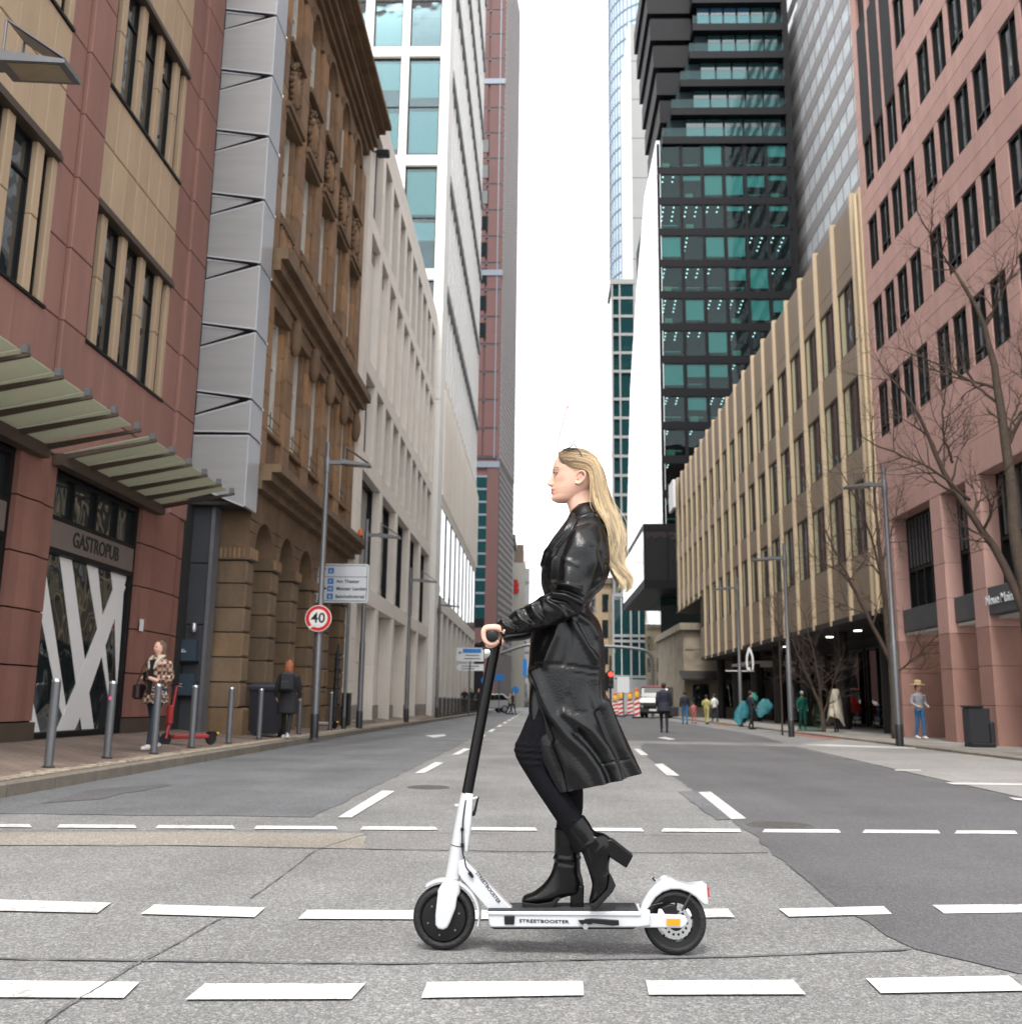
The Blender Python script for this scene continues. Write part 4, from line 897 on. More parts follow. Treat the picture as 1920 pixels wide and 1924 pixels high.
# ================================================================ right side: pink stone building
FP = Fc(11.5, 0, (0, 1), (-1, 0)); PY0, PY1 = 10.0, 33.3
pb = thing('pink_stone_building', 'pink stone office building with rows of narrow dark windows and a pillared arcade', 'building', (11.5, 26, .05))
part('core', MB().box(12.0, 32, PY0, PY1-.02, 7.2, 44), 'shadow_wall', pb)
part('end_wall', MB().box(11.6, 32, PY1-.3, PY1, 3.4, 44), 'pink_stone', pb)
wy = []
y = 32.3
for g in range(5):
    for k in range(4): wy.append(y-1.16*k)
    y -= 5.05
wy = [w for w in wy if w > PY0+.5]; hw = .45
zr = [9.95+3.05*k for k in range(11)]; wh = 1.84
def panels(u0, u1, z0, z1, maxw=2.6, mat='pink_stone'):
    n = max(1, round((u1-u0)/maxw))
    for i in range(n): part('stone_panel', CB(FP, u0+(u1-u0)*i/n+.003, u0+(u1-u0)*(i+1)/n-.003, z0+.004, z1-.004, -.55, 0., b=.006), mat, pb)
panels(PY0, PY1, 7.05, 8.0, 4); panels(PY0, PY1, 8.0, 8.98, 4); panels(PY0, PY1, 8.98, 9.95, 4)
for i, z in enumerate(zr):
    zt = zr[i]+wh; zn = z+3.05
    panels(PY0, PY1, zt, (zt+zn)/2, 4.64); panels(PY0, PY1, (zt+zn)/2, zn, 4.64)
    es = [PY1]+[x for w in wy for x in (w+hw, w-hw)]+[PY0]
    for k in range(0, len(es), 2): panels(es[k+1], es[k], z, z+wh*.5, 5); panels(es[k+1], es[k], z+wh*.5, zt, 5)
    for j, w in enumerate(wy):
        if i >= 4 and j < 3: 
            part('louvre_panel', B(FP, w-hw, w+hw, z, zt, -.4, -.12), 'black_panel', pb)
        else:
            window(FP, w-hw, w+hw, z, zt, pb, 'frame_dark', 'glass', -.13, .07, mull=(.42,), transoms=(.2,) if (i+j) % 3 == 0 else (), fd=.09)
# black tall louvres high beside the corner
for j in range(3):
    part('louvre_panel', B(FP, wy[j]-hw, wy[j]+hw, zr[4]-1.2, zr[5]+.3, -.1, .004), 'black_panel', pb)
bx = thing('floodlight', 'dark box floodlight sticking out of the pink wall near the roof', 'lamp', (11.2, 27.6, 24.6))
part('housing', MB().bbox(10.7, 11.3, 27.2, 28.0, 24.5, 24.9, .03), 'metal_dark', bx); part('arm', MB().tube([(11.55, 27.6, 24.8), (11.1, 27.6, 24.75)], .05), 'metal_dark', bx)
# arcade
pil = [(32.2, 33.3), (28.2, 29.0), (25.7, 26.5), (21.6, 22.4), (19.1, 19.9), (15.1, 15.9)]
zz = [.03, 1.05, 2.05, 3.05, 4.05, 5.05, 6.05, 7.05]
for a, b in pil:
    for z0, z1 in zip(zz[:-1], zz[1:]): part('pillar_stone', CB(FP, a, b, z0+.005, z1-.005, -1.7, .0, b=.012), 'pink_stone_shade' if z1 < 3.2 else 'pink_stone', pb)
opn = [(29.0, 32.2), (26.5, 28.2), (22.4, 25.7), (19.9, 21.6), (15.9, 19.1)]
for k, (a, b) in enumerate(opn):
    bm_ = part('beam', CB(FP, a, b, 3.35, 4.05, -1.2, -.18 if k != 2 else -.02), 'lintel_grey', pb)
    w = window(FP, a, b, 4.05, 7.05, pb, 'frame_dark', 'glass', -.6, .09, mull=tuple(np.linspace(0, 1, 3+int(b-a))[1:-1]), transoms=(.42,), fd=.14)
    mb = MB()
    for j in range(int((b-a)/.28)): FP.box(mb, a+.15+j*.28, a+.2+j*.28, 5.4, 6.95, -.5, -.45)
    part('sun_louvre', mb, 'frame_grey', w)
    part('soffit', B(FP, a, b, 3.25, 3.33, -4.5, -.25), 'pale_panel', pb)
    if k < 3:
        for j in range(2): part('strip_light', B(FP, a+.2, b-.4, 3.2, 3.24, -1.4-j*1.2, -1.3-j*1.2), emit('tube_light', (1, .95, .85), 5), pb)
part('arcade_rear_wall', MB().box(15.2, 15.4, PY0, PY1, 0, 3.3), 'interior', pb)
shop = part('shop_window', MB().box(13.6, 13.75, 29.0, 32.2, .15, .3), 'frame_dark', pb)
part('pane', MB().box(13.65, 13.68, 29.0, 32.2, .3, 3.2), 'glass', shop)
part('door_frame', MB().box(13.5, 13.7, 30.4, 30.5, .1, 3.2), 'frame_dark', shop); part('door_frame', MB().box(13.5, 13.7, 31.4, 31.5, .1, 3.2), 'frame_grey', shop)
part('pane', MB().box(13.65, 13.68, 20, 29.0, .1, 3.2), 'glass', shop)
part('shop_base', MB().box(13.4, 13.64, 28.9, 32.2, .04, .55), 'pink_stone_shade', pb)
uq = onX(1893, 1092, 11.52); part('lettering', text_mb('Neue Mainzer Str.', .34, lambda u, v, w: FP.p(uq[1]-u, 3.7+v, .0+w), .02, .002), 'sign_white', pb)

# ================================================================ gold finned building
FGo = Fc(11.5, 0, (0, 1), (-1, 0)); GY0, GY1 = 33.3, 83.2; GZ0, GZ1 = 4.1, 19.6; GS = 71.0
gb = thing('gold_fin_building', 'long bronze office building with gold upright fins over a dark recessed ground floor', 'building', (12, 58, .05))
part('core', MB().box(12.0, 24, GY0+.02, GS, 4.3, 19.4), 'shadow_wall', gb); part('core', MB().box(12.0, 24, GS, GY1, 8.6, 19.4), 'shadow_wall', gb)
part('end_wall', MB().box(11.5, 24, GY1-.1, GY1+.1, 8.5, 19.6), 'bronze_panel', gb)
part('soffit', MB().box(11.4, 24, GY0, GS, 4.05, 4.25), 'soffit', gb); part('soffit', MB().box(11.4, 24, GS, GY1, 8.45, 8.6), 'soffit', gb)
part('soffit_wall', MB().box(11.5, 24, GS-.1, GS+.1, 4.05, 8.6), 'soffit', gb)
part('roof', MB().box(11.6, 24, GY0, GY1, 19.4, 19.75), 'metal_dark', gb)
pitch = 2.493; fy = [34.15+pitch*k for k in range(20)]
rowsG = [(6.35, 9.0), (10.2, 12.85), (14.05, 16.7)]
for k in range(20):
    y = fy[k]; zb = GZ0-.05 if y < GS else 8.45
    for z0, z1 in ((zb, 6.35), (6.35, 10.2), (10.2, 14.05), (14.05, 19.75)):
        if z1 > zb: part('fin', CB(FGo, y-.1, y+.1, max(z0, zb)+.006, z1-.006, -.3, .15, b=.02), 'gold_fin', gb)
    l, r = y+.1, y+pitch-.1
    if k == 19: r = GY1
    bands = [(4.1, 4.75), (4.75, 6.35), (9.0, 10.2), (12.85, 14.05), (16.7, 17.3), (17.3, 19.6)]
    for z0, z1 in bands:
        if z1 <= zb: continue
        part('metal_panel', CB(FGo, l, r, max(z0, zb)+.008, z1-.008, -.4, .02, b=.008), 'bronze_panel', gb)
    for z0, z1 in rowsG:
        if z1 < zb: continue
        z0 = max(z0, zb)
        w = window(FGo, l, r, z0, z1, gb, 'frame_brown', 'glass_sky' if 8 <= k <= 12 else 'glass', -.09, .06, mull=(.36, .68), fd=.08)
        part('fin_reveal_strip', B(FGo, r-.62, r-.06, z0+.05, z1-.05, -.066, -.055), 'curtain', w)  # pale strip over the pane, painted in for the reflecting fin reveal
for u0, u1 in ((33.32, 34.0),):
    part('corner_panel', CB(FGo, u0, u1, 4.1, 19.6, -.4, .05), 'gold_fin', gb)
part('drainpipe', MB().tube([(11.38, 33.55, 4.1), (11.38, 33.55, 19.4)], .07, 8), 'gold_fin', gb)
wl = thing('roof_sign', 'white sign panel at the far top corner of the gold finned building', 'sign', (11.2, 82.6, 17.5))
part('panel', MB().bbox(10.9, 11.15, 80.5, 83.2, 17.0, 19.4, .03), 'white_plain', wl)
# recessed ground floor
gf = part('ground_floor', MB().box(15.0, 24, GY0, GS, .0, 4.1), 'interior', gb)
FGr = Fc(14.9, 0, (0, 1), (-1, 0))
M('poster_grey', (.22, .2, .19), .7, var=.3, scale=.8); M('stone_wall', (.25, .22, .17), .85, var=.3, scale=1.2)
for k in range(12):
    a = GY0+.3+k*3.1; b = a+2.8
    w = window(FGr, a, b, .1, 3.6, gb, 'frame_dark', 'glass_shop', .02, .08, mull=(.5,) if k % 2 else (), fd=.1, name='shop_window')
    if k in (0, 1): part('poster', B(FGr, a+.1, b-.1, .9, 3.2, -.01, .005), 'poster_grey', w)
    elif k in (5, 6, 7): part('stone_lining', B(FGr, a+.1, b-.1, .2, 3.3, -.01, .005), 'stone_wall', w)
    elif k in (3, 9): part('blind', B(FGr, a+.4, b-.7, 1.1, 3.4, -.01, .005), 'curtain', w)
    else: part('blind', B(FGr, a+.1, b-.1, 3.0, 3.45, -.01, .005), 'pale_panel', w)
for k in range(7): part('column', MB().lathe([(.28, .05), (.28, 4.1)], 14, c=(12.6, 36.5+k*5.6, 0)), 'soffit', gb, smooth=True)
for k in range(5): part('downlight', MB().lathe([(.16, 4.02), (.16, 4.06)], 10, c=(13, 37+k*4, 0)), emit('down_light', (1, .95, .85), 3), gb)
part('canopy_edge', MB().box(12.2, 14.8, 58, 64, 3.35, 3.5), 'pale_panel', gb)
# white pointed-loop emblem hanging under the soffit
ec = onY(1408, 1238, 50.)
em = thing('white_emblem', 'white pointed arch emblem hanging below the dark soffit', 'sign', (ec[0], 50, ec[2]-.55))
FEm = Fc(ec[0], 50, (1, 0), (0, -1)); zc0 = ec[2]-.55
outer = [(-.16, 0), (-.2, .35), (-.17, .7), (-.09, 1.0), (0, 1.15), (.09, 1.0), (.17, .7), (.2, .35), (.16, 0)]
inner = [(.09, .0), (.11, .35), (.09, .65), (.0, .92), (-.09, .65), (-.11, .35), (-.09, 0)]
mb = MB(); FEm.prism(mb, [(u, zc0+v) for u, v in outer[:5]+[inner[3], inner[4], inner[5], inner[6]]], 0, .08); FEm.prism(mb, [(u, zc0+v) for u, v in outer[4:]+[inner[0], inner[1], inner[2], inner[3]]], 0, .08)
part('loop', mb, 'white_plain', em)
part('dot', MB().bbox(ec[0]-.1, ec[0]+.02, 49.93, 50.0, zc0-.06, zc0+.12, .02), 'white_plain', em)
part('rail', MB().box(ec[0]-1.2, ec[0]+.2, 49.98, 50.04, zc0-.08, zc0-.03), 'pale_panel', em)
part('hanger', MB().tube([(ec[0], 50, zc0+1.1), (ec[0], 50, 4.1)], .012, 6), 'metal_dark', em)
# old stone block under the far end of the gold building
M('old_stone', (.3, .255, .19), .88, var=.35, scale=.9, bump=.4, bscale=8)
os_ = thing('old_stone_house', 'weathered old stone house with awning beneath the far end of the gold building', 'building', (13, 78, 0))
part('wall', MB().box(10.6, 24, 74, 90, 0, 6.4), 'old_stone', os_)
for i in range(5):
    for k in range(7): part('stone_block', MB().box(10.7+k*1.4+(.6 if i % 2 else 0), 12.06+k*1.4+(.6 if i % 2 else 0), 73.93, 74.02, .1+i*1.22, 1.28+i*1.22), 'old_stone', os_)
part('cornice', MB().box(10.3, 24, 73.6, 90, 6.4, 6.9), 'old_stone', os_)
part('awning', MB().add([(10.2, 73.9, 3.3), (17, 73.9, 3.3), (17, 72.2, 2.7), (10.2, 72.2, 2.7), (10.2, 73.9, 3.4), (17, 73.9, 3.4), (17, 72.2, 2.8), (10.2, 72.2, 2.8)], [(0, 1, 2, 3), (7, 6, 5, 4), (0, 4, 5, 1), (1, 5, 6, 2), (2, 6, 7, 3), (3, 7, 4, 0)]), 'metal_dark', os_)
for k in range(3): part('window', MB().box(11.2+k*2.1, 12.4+k*2.1, 73.85, 73.94, .8, 2.4), 'glass', os_)

# ================================================================ striped office tower behind
FSt = Fc(28, 0, (0, 1), (-1, 0)); st = thing('striped_tower', 'grey and white striped office high-rise behind the gold building', 'tower', (34, 92, 0))
SY0, SY1 = 60., 111.6
part('core', MB().box(28.35, 50, SY0, SY1, 0, 86), 'interior_teal', st)
z = 36.; k = 0
while z < 86:
    part('grey_band', B(FSt, SY0, SY1, z, z+1.45, -.4, 0), 'white_band', st)
    n = 24; w = (SY1-SY0)/n
    part('glazing', B(FSt, SY0, SY1, z+1.45, z+3.25, -.4, -.04), 'glass_sky_white', st)
    for j in range(n+1): part('mullion', B(FSt, SY0+j*w-.06, SY0+j*w+.06, z+1.45, z+3.25, -.14, -.02), 'frame_grey', st) if z < 75 else None
    z += 3.25; k += 1
part('north_end', MB().box(28.0, 50, SY1, SY1+.3, 0, 86), 'white_band', st)

# ================================================================ black glass tower
dt = thing('black_glass_tower', 'black framed glass high-rise with shifted terraces and lit offices', 'tower', (20, 100, 0))
FK = Fc(0, 98, (1, 0), (0, -1)); FKW = Fc(12.15, 0, (0, 1), (-1, 0))
cx = [12.34, 14.8, 17.1, 19.4, 21.65, 23.95, 26.3]
FH = 3.575; z0 = 18.3
part('core', MB().box(12.6, 27, 101.8, 125, 13, 61), 'interior_teal', dt)
part('side_core', MB().box(26.3, 27, 98.2, 125, 13, 80), 'tower_black', dt)
for f in range(12):
    zb = z0+f*FH
    part('slab', B(FK, 12.2, 26.3, zb-.42, zb+.42, -4, .02), 'tower_black', dt)
    for j in range(6):
        a, b = cx[j], cx[j+1]
        w = window(FK, a+.14, b-.12, zb+.42, zb+FH-.42, dt, 'tower_black', 'glass_office', -.12, .05, fd=.05)
        q = RNG.random()
        if q < .45: part('blind', B(FK, a+.2, b-.2, zb+FH-.5-RNG.choice([.5, 1.3, 2.2]), zb+FH-.47, -.32, -.3), 'blind_teal', w)
        if q > .45:
            mb = MB(); nn = int(RNG.integers(2, 5))
            for s in range(int(RNG.integers(1, 3))):
                for t in range(nn): FK.box(mb, a+.5+s*1.1+t*.05, a+.62+s*1.1+t*.05, zb+FH-.45, zb+FH-.43, -.66-t*1.0, -.5-t*1.0)
            part('ceiling_light', mb, emit('office_white', (.95, 1, 1), 2.2), w)
        if RNG.random() < .5: part('desk', B(FK, a+.4, b-.4, zb+1.1, zb+1.18, -1.6, -.8), 'blind_pale', w)
        if RNG.random() < .2: part('board', B(FK, a+.5, a+1.3, zb+.45, zb+1.2, -.7, -.6), 'curtain', w)
    for x in cx: part('mullion', B(FK, x-.14, x+.14, zb+.42, zb+FH-.42, -.3, .0), 'tower_black', dt)
    if f: part('partition', B(FK, 17.0, 17.2, zb, zb+FH, -4, -.3), 'interior', dt)
# west flank: bright glass with slanted silhouette
poly = [(98, 14.2), (143, 14.2), (131, 44), (121, 54), (110, 61.2), (98, 61.2)]
mb = MB(); FKW.prism(mb, poly, -.4, 0); part('west_glazing', mb, MATS['glass_sky_white'], dt)
for k in range(11):
    za = 15+k*4.2; yb = np.interp(za, [14.2, 44, 54, 61.2], [143, 131, 121, 110]); part('flank_seam', B(FKW, 98, yb, za, za+.1, -.01, .012), 'pale_panel', dt)
for f in range(7):                                         # stepped terraces above
    zb = 61.2+f*3.45; x0 = 13.4+1.05*f if f < 4 else 17.0
    part('slab', B(FK, x0-.6, 26.3, zb-.5, zb+.35, -8, .25), 'tower_black', dt)
    part('terrace_rail', B(FK, x0-.6, 26.3, zb+.35, zb+1.4, .18, .22), 'glass_office', dt)
    for j in range(6):
        a = x0+(26-x0)*j/6; b = x0+(26-x0)*(j+1)/6
        if f >= 4 or j: window(FK, a, b-.1, zb+.35, zb+2.95, dt, 'tower_black', 'glass_blue' if (f >= 4 and j < 4) else 'glass_teal', -.6, .06, fd=.06)
    part('rear_core', MB().box(x0+.2, 26.3, 98.8, 104, zb, zb+3.4), 'interior_teal', dt)
for f in range(7):                                         # shifted floors to the west: dark stacked soffits
    zb = 60.8+f*3.5; xw = 13.1-.3*f
    part('shifted_slab', MB().box(xw, 20, 99.4+.1*f, 112, zb, zb+2.7), 'tower_black', dt); part('shifted_glazing', MB().box(xw+.25, 20, 100.6, 111.8, zb+2.7, zb+3.5), 'glass_sky', dt)
# cantilevered black box
part('box_glass', MB().box(10.3, 16, 97.6, 122, 13.0, 18.2), 'glass', dt)
part('box_frame', MB().box(10.2, 16, 97.5, 122.2, 12.2, 13.05), 'tower_black', dt); part('box_frame', MB().box(10.2, 16, 97.5, 122.2, 18.0, 18.7), 'tower_black', dt)
for x in (10.3, 12.6, 14.9): part('box_mullion', MB().box(x-.08, x+.08, 97.5, 97.62, 13, 18), 'tower_black', dt)
part('box_flank', MB().box(10.18, 10.28, 98, 122, 13.05, 18), 'glass_sky_white', dt)
part('lobby_glass', MB().box(12.8, 26, 106, 122, 0, 12.3), 'glass_teal', dt)

# ================================================================ slab, round tower, teal stair tower
sl = thing('grey_slab_tower', 'plain grey slab of a high-rise behind the round glass tower', 'tower', (19.5, 170, 0))
for k in range(16):
    part('cladding_panel', MB().box(16.4, 22.5, 170, 190, k*8.15+.06, k*8.15+8.1), 'slab_grey', sl)
part('edge_strip', MB().box(16.1, 16.45, 169.8, 190, 0, 130.5), 'white_plain', sl)
rd = thing('round_glass_tower', 'round pale blue glass high-rise with curved floor lines', 'tower', (24.5, 195, 0))
M('pale_blue_glass', (.42, .56, .68), .12, 0, var=.14, scale=.15, spec=.8)
part('glass_drum', MB().lathe([(10.4, 0), (10.4, 190)], 64, c=(24.5, 195, 0)), 'pale_blue_glass', rd, smooth=True)
for k in range(54): part('floor_ring', MB().lathe([(10.4, k*3.5), (10.55, k*3.5), (10.55, k*3.5+.35), (10.4, k*3.5+.35)], 48, c=(24.5, 195, 0), cap=False), 'steel_blue', rd)
for k in range(16):
    t = R(150+k*6); part('mullion', MB().tube([(24.5+10.45*math.cos(t), 195+10.45*math.sin(t), 0), (24.5+10.45*math.cos(t), 195+10.45*math.sin(t), 190)], .09, 4), 'steel_blue', rd)
te = thing('teal_stair_tower', 'slim teal glass stair tower with grey frames beside the white flank', 'tower', (12.5, 150, 0))
part('core', MB().box(11.1, 14.6, 150.2, 158, 0, 68), 'glass_teal', te)
FTe = Fc(0, 150, (1, 0), (0, -1))
z = 0
while z < 67:
    part('floor_rail', B(FTe, 11.0, 14.7, z, z+.45, -.3, .1), 'slab_grey', te)
    part('pane', B(FTe, 12.4, 14.4, z+.5, z+3.0, -.2, .03), 'glass_teal', te); z += 3.1 if int(z) % 3 else 4.6
for x in (11.0, 12.2, 14.5): part('frame_post', B(FTe, x, x+.25, 0, 68, -.3, .12), 'slab_grey', te)
part('roof', MB().box(10.9, 14.8, 149.8, 158, 67.6, 68.4), 'slab_grey', te)
tl = thing('teal_lobby_building', 'low teal glass building with grey frames below the black cantilever', 'building', (14, 148, 0))
part('core', MB().box(10.6, 18.6, 147.3, 156, 0, 17), 'glass_teal', tl)
FTl = Fc(0, 147.2, (1, 0), (0, -1))
for z in (.2, 4.6, 9.8, 10.6, 16.6): part('rail', B(FTl, 10.6, 18.6, z, z+.4, -.2, .12), 'slab_grey', tl)
for x in (10.6, 13.2, 15.8, 18.3): part('post', B(FTl, x, x+.3, 0, 17, -.2, .15), 'slab_grey', tl)
for x in (11.9, 14.5, 17.1): part('thin_post', B(FTl, x, x+.12, 4.6, 16.6, -.2, .1), 'pale_panel', tl)
part('base', MB().box(10, 19.5, 146, 147.4, 0, 4.4), 'far_grey', tl)
gw = thing('glass_strip_house', 'pale mirrored glass house front right of the teal building', 'building', (21, 146, 0))
part('wall', MB().box(18.8, 24, 146, 156, 0, 15), 'pale_blue_glass', gw)
for k in range(10): part('mullion', MB().box(18.9+k*.5, 19.0+k*.5, 145.9, 146, 2, 15), 'white_plain', gw)
# ================================================================ street furniture
def bollard(x, y, z, lab, h=1.03, proto=[]):
    if not proto:
        t = thing('bollard', lab, 'bollard', (x, y, z), 0, 'bollards along the left kerb')
        part('post', MB().lathe([(.052, -.05), (.052, 1.0)], 16), 'metal_grey', t, smooth=True, world=False)
        part('cap', MB().lathe([(.054, 1.0), (.054, 1.02), (.045, 1.035), (0, 1.035)], 16), 'metal_bright', t, smooth=True, world=False)
        part('base_ring', MB().lathe([(.075, .0), (.075, .015), (.055, .03)], 16, cap=False), 'metal_dark', t, smooth=True, world=False); proto.append(t)
    else: t = copy_tree(proto[0]); t.location = (x, y, z); t['label'] = lab
    return t
bw_ = ['grey steel bollard without sticker in front of the GASTROPUB window', 'grey steel bollard with a pink sticker before the GASTROPUB window', 'grey steel bollard beside the woman in the checked jacket', 'grey steel bollard in front of the dark grey entrance panels',
       'grey steel bollard before the first sandstone pier', 'grey steel bollard before the wheelie bin', 'grey steel bollard left of the woman with the backpack', 'grey steel bollard right of the woman with the backpack', 'grey steel bollard just behind the pole with the 40 sign', 'grey steel bollard second behind the pole with the 40 sign']
bp_ = [(90, 1447), (200, 1430), (288, 1420), (359, 1409)]
bl_ = [onG(*p, .14) for p in bp_]+[np.array([-5.78, y, .14]) for y in (18.6, 20.6, 22.3, 24.0, 25.8, 27.6)]
for p, l in zip(bl_, bw_): bollard(p[0], p[1], walk_z(p[0]), l)
stk = part('sticker', MB().box(bl_[1][0]-.02, bl_[1][0]+.02, bl_[1][1]-.056, bl_[1][1]-.052, .78, .83), M('pink', (.8, .12, .3), .5), bpy.data.objects['bollard.001'], world=False)
stk.data.transform(Matrix.Translation((-bl_[1][0], -bl_[1][1], 0)))

def lamp_post(x, y, z, h, side, lab, grp=None):
    """round pole, horizontal arm, wedge head with tilted reflector plate; side = +1 reaches to +x"""
    t = thing('street_lamp', lab, 'street lamp', (x, y, z), 0 if side > 0 else math.pi, grp)
    part('pole', MB().lathe([(.085, -.05), (.085, 2.6), (.07, 2.62), (.06, h-1.0), (.055, h)], 14), 'metal_grey', t, smooth=True, world=False)
    part('base_sleeve', MB().lathe([(.1, -.02), (.1, .5), (.086, .52)], 14, cap=False), 'metal_dark', t, smooth=True, world=False)
    part('collar', MB().lathe([(.075, h-.75), (.08, h-.7), (.08, h-.42), (.07, h-.38)], 14), 'metal_grey', t, smooth=True, world=False)
    za = h-.5
    part('arm', MB().box(.05, .5, -.05, .05, za-.045, za+.045), 'metal_grey', t, world=False)
    hd = part('head', MB().add([(.38, -.17, za-.06), (1.05, -.17, za-.1), (1.05, .17, za-.1), (.38, .17, za-.06), (.38, -.17, za+.05), (1.05, -.17, za-.06), (1.05, .17, za-.06), (.38, .17, za+.05)],
         [(0, 3, 2, 1), (4, 5, 6, 7), (0, 1, 5, 4), (1, 2, 6, 5), (2, 3, 7, 6), (3, 0, 4, 7)]), 'metal_grey', t, world=False)
    part('lens', MB().add([(.48, -.13, za-.071), (.98, -.13, za-.101), (.98, .13, za-.101), (.48, .13, za-.071), (.48, -.13, za-.06), (.98, -.13, za-.09), (.98, .13, za-.09), (.48, .13, za-.06)],
         [(0, 3, 2, 1), (4, 5, 6, 7), (0, 1, 5, 4), (1, 2, 6, 5), (2, 3, 7, 6), (3, 0, 4, 7)]), M('lens_amber', (.3, .24, .16), .2, var=.2), hd, world=False)
    part('reflector', MB().add([(1.04, -.17, za-.05), (1.04, .17, za-.05), (.45, .17, za+.36), (.45, -.17, za+.36), (1.04, -.17, za-.035), (1.04, .17, za-.035), (.45, .17, za+.378), (.45, -.17, za+.378)],
         [(0, 3, 2, 1), (4, 5, 6, 7), (0, 1, 5, 4), (1, 2, 6, 5), (2, 3, 7, 6), (3, 0, 4, 7)]), 'metal_grey', t, world=False)
    part('mirror', MB().add([(.98, -.15, za-.02), (.98, .15, za-.02), (.48, .15, za+.33), (.48, -.15, za+.33)], [(0, 1, 2, 3)]), 'metal_bright', t, world=False)
    mb = MB()
    for s in (-.16, .16): mb.tube([(.45, s, za+.04), (.45, s, za+.37)], .012, 6)
    part('strut', mb, 'metal_grey', t, world=False)
    return t
lamp_post(-5.52, 8.25, .14, 7.25, 1, 'grey street lamp whose wedge head hangs before the red building windows')
pL = onG(590, 1385, .14); lamp_post(pL[0], pL[1], .14, 7.0, 1, 'grey street lamp carrying the round 40 sign')
for (px, py), lab in (((690, 990), 'grey street lamp behind the white direction sign'), ((772, 1078), 'grey street lamp before the dark ground-floor windows of the limestone building'), ((826, 1128), 'grey street lamp beside the railing start at the white tower')):
    y = {690: 30.2, 772: 39.5, 826: 51}[px]; q = onY(px, py, y); lamp_post(q[0], y, .14, q[2]+.1, 1, lab)
pr1 = onY(1684, 880, 26.); lamp_post(9.15, 26., .04, pr1[2], -1, 'grey street lamp before the pink stone arcade')
pr2 = onG(1487, 1385, 0.); q = onY(1478, 1021, pr2[1]); lamp_post(pr2[0], pr2[1], .0, q[2], -1, 'grey street lamp at the edge of the red cycle strip')
q = onY(1384, 1085, 46); lamp_post(q[0], 46, .0, q[2], -1, 'grey street lamp next to the white arch emblem')

# direction sign and 40 sign
sy = 28.8
FSg = Fc(0, sy, (1, 0), (0, -1))
p0 = onY(590, 1132, sy); p1 = onY(694, 1060, sy); base = onG(655, 1370, .14)
ds = thing('direction_sign', 'white direction sign for Am Theater, Mainzer Landstr. and Bahnhofsviertel on a grey post', 'sign', (base[0], sy+.06, .14))
x0, x1, z0, z1 = p0[0], p1[0], p0[2], p1[2]; Wd, Hd = x1-x0, z1-z0
mb = MB(); FSg.prism(mb, ro(x0, x1, z0, z1, .09), -.03, 0); bd = part('board', mb, 'sign_white', ds)
mb = MB(); FSg.prism(mb, ro(x0+.045, x1-.045, z0+.045, z1-.045, .06), 0, .003); part('border', mb, 'ink', bd)
mb = MB(); FSg.prism(mb, ro(x0+.062, x1-.062, z0+.062, z0+Hd*.655, .03), .003, .006); FSg.prism(mb, ro(x0+.062, x1-.062, z0+Hd*.67, z1-.062, .03), .003, .006); part('panel_field', mb, 'sign_white', bd)
def sgt(t, u, v, s, al='LEFT', mat='ink', b=0.0, d=.008): part('lettering', text_mb(t, s, lambda a, c, w: FSg.p(x0+u*Wd+a, z0+v*Hd+c, d+w), .004, b, al), mat, bd)
for v, g in ((.815, 'A'), (.545, 'P'), (.355, 'M'), (.155, 'B')):
    mb = MB(); FSg.box(mb, x0+.235*Wd, x0+.345*Wd, z0+(v-.07)*Hd, z0+(v+.075)*Hd, .006, .009); part('pictogram', mb, 'sign_blue', bd)
    sgt(g, .29, v-.01, .13, 'CENTER', 'sign_white', .002, .012)
sgt('Am Theater', .4, .545, .138, b=.003); sgt('Mainzer Landstr.', .4, .355, .138, b=.003); sgt('Bahnhofsviertel', .39, .155, .138, b=.003)
mb = MB(); FSg.prism(mb, [(x0+.11*Wd, z0+.77*Hd), (x0+.125*Wd, z0+.75*Hd), (x0+.2*Wd, z0+.87*Hd), (x0+.185*Wd, z0+.89*Hd)], .006, .01); FSg.prism(mb, [(x0+.08*Wd, z0+.36*Hd), (x0+.14*Wd, z0+.28*Hd), (x0+.16*Wd, z0+.33*Hd), (x0+.22*Wd, z0+.34*Hd), (x0+.22*Wd, z0+.38*Hd), (x0+.16*Wd, z0+.39*Hd), (x0+.14*Wd, z0+.44*Hd)], .006, .01); part('arrow', mb, 'ink', bd)
part('post', MB().tube([(base[0], sy+.06, .1), (base[0], sy+.06, z1-.05)], .05, 12), 'metal_grey', ds, smooth=True)
part('base_sleeve', MB().lathe([(.07, 0), (.07, .35), (.055, .37)], 12, c=(base[0], sy+.06, .12)), 'metal_dark', ds, smooth=True)
mb = MB()
for z in (z0+.2, z1-.2): mb.box(base[0]-.08, base[0]+.08, sy+.005, sy+.13, z, z+.04)
part('clamp', mb, 'metal_dark', ds)
s4 = onY(598, 1162, pL[1]-.13); y4 = pL[1]-.13; F4 = Fc(s4[0], y4, (1, 0), (0, -1))
sp4 = thing('speed_limit_sign', 'round red rimmed 40 speed limit sign on the lamp pole', 'sign', (s4[0], y4, s4[2]))
def disc(r, n=40): return [(r*math.cos(t), s4[2]+r*math.sin(t)) for t in np.linspace(0, 2*math.pi, n, False)]
mb = MB(); F4.prism(mb, disc(.31), -.02, 0); part('plate', mb, 'white_plain', sp4)
mb = MB(); F4.prism(mb, disc(.295), 0, .003); part('red_ring', mb, 'sign_red', sp4)
mb = MB(); F4.prism(mb, disc(.215), .003, .006); part('white_field', mb, 'white_plain', sp4)
part('lettering', text_mb('40', .33, lambda u, v, w: F4.p(u, s4[2]+v, .008+w), .004, .006), 'ink', sp4)
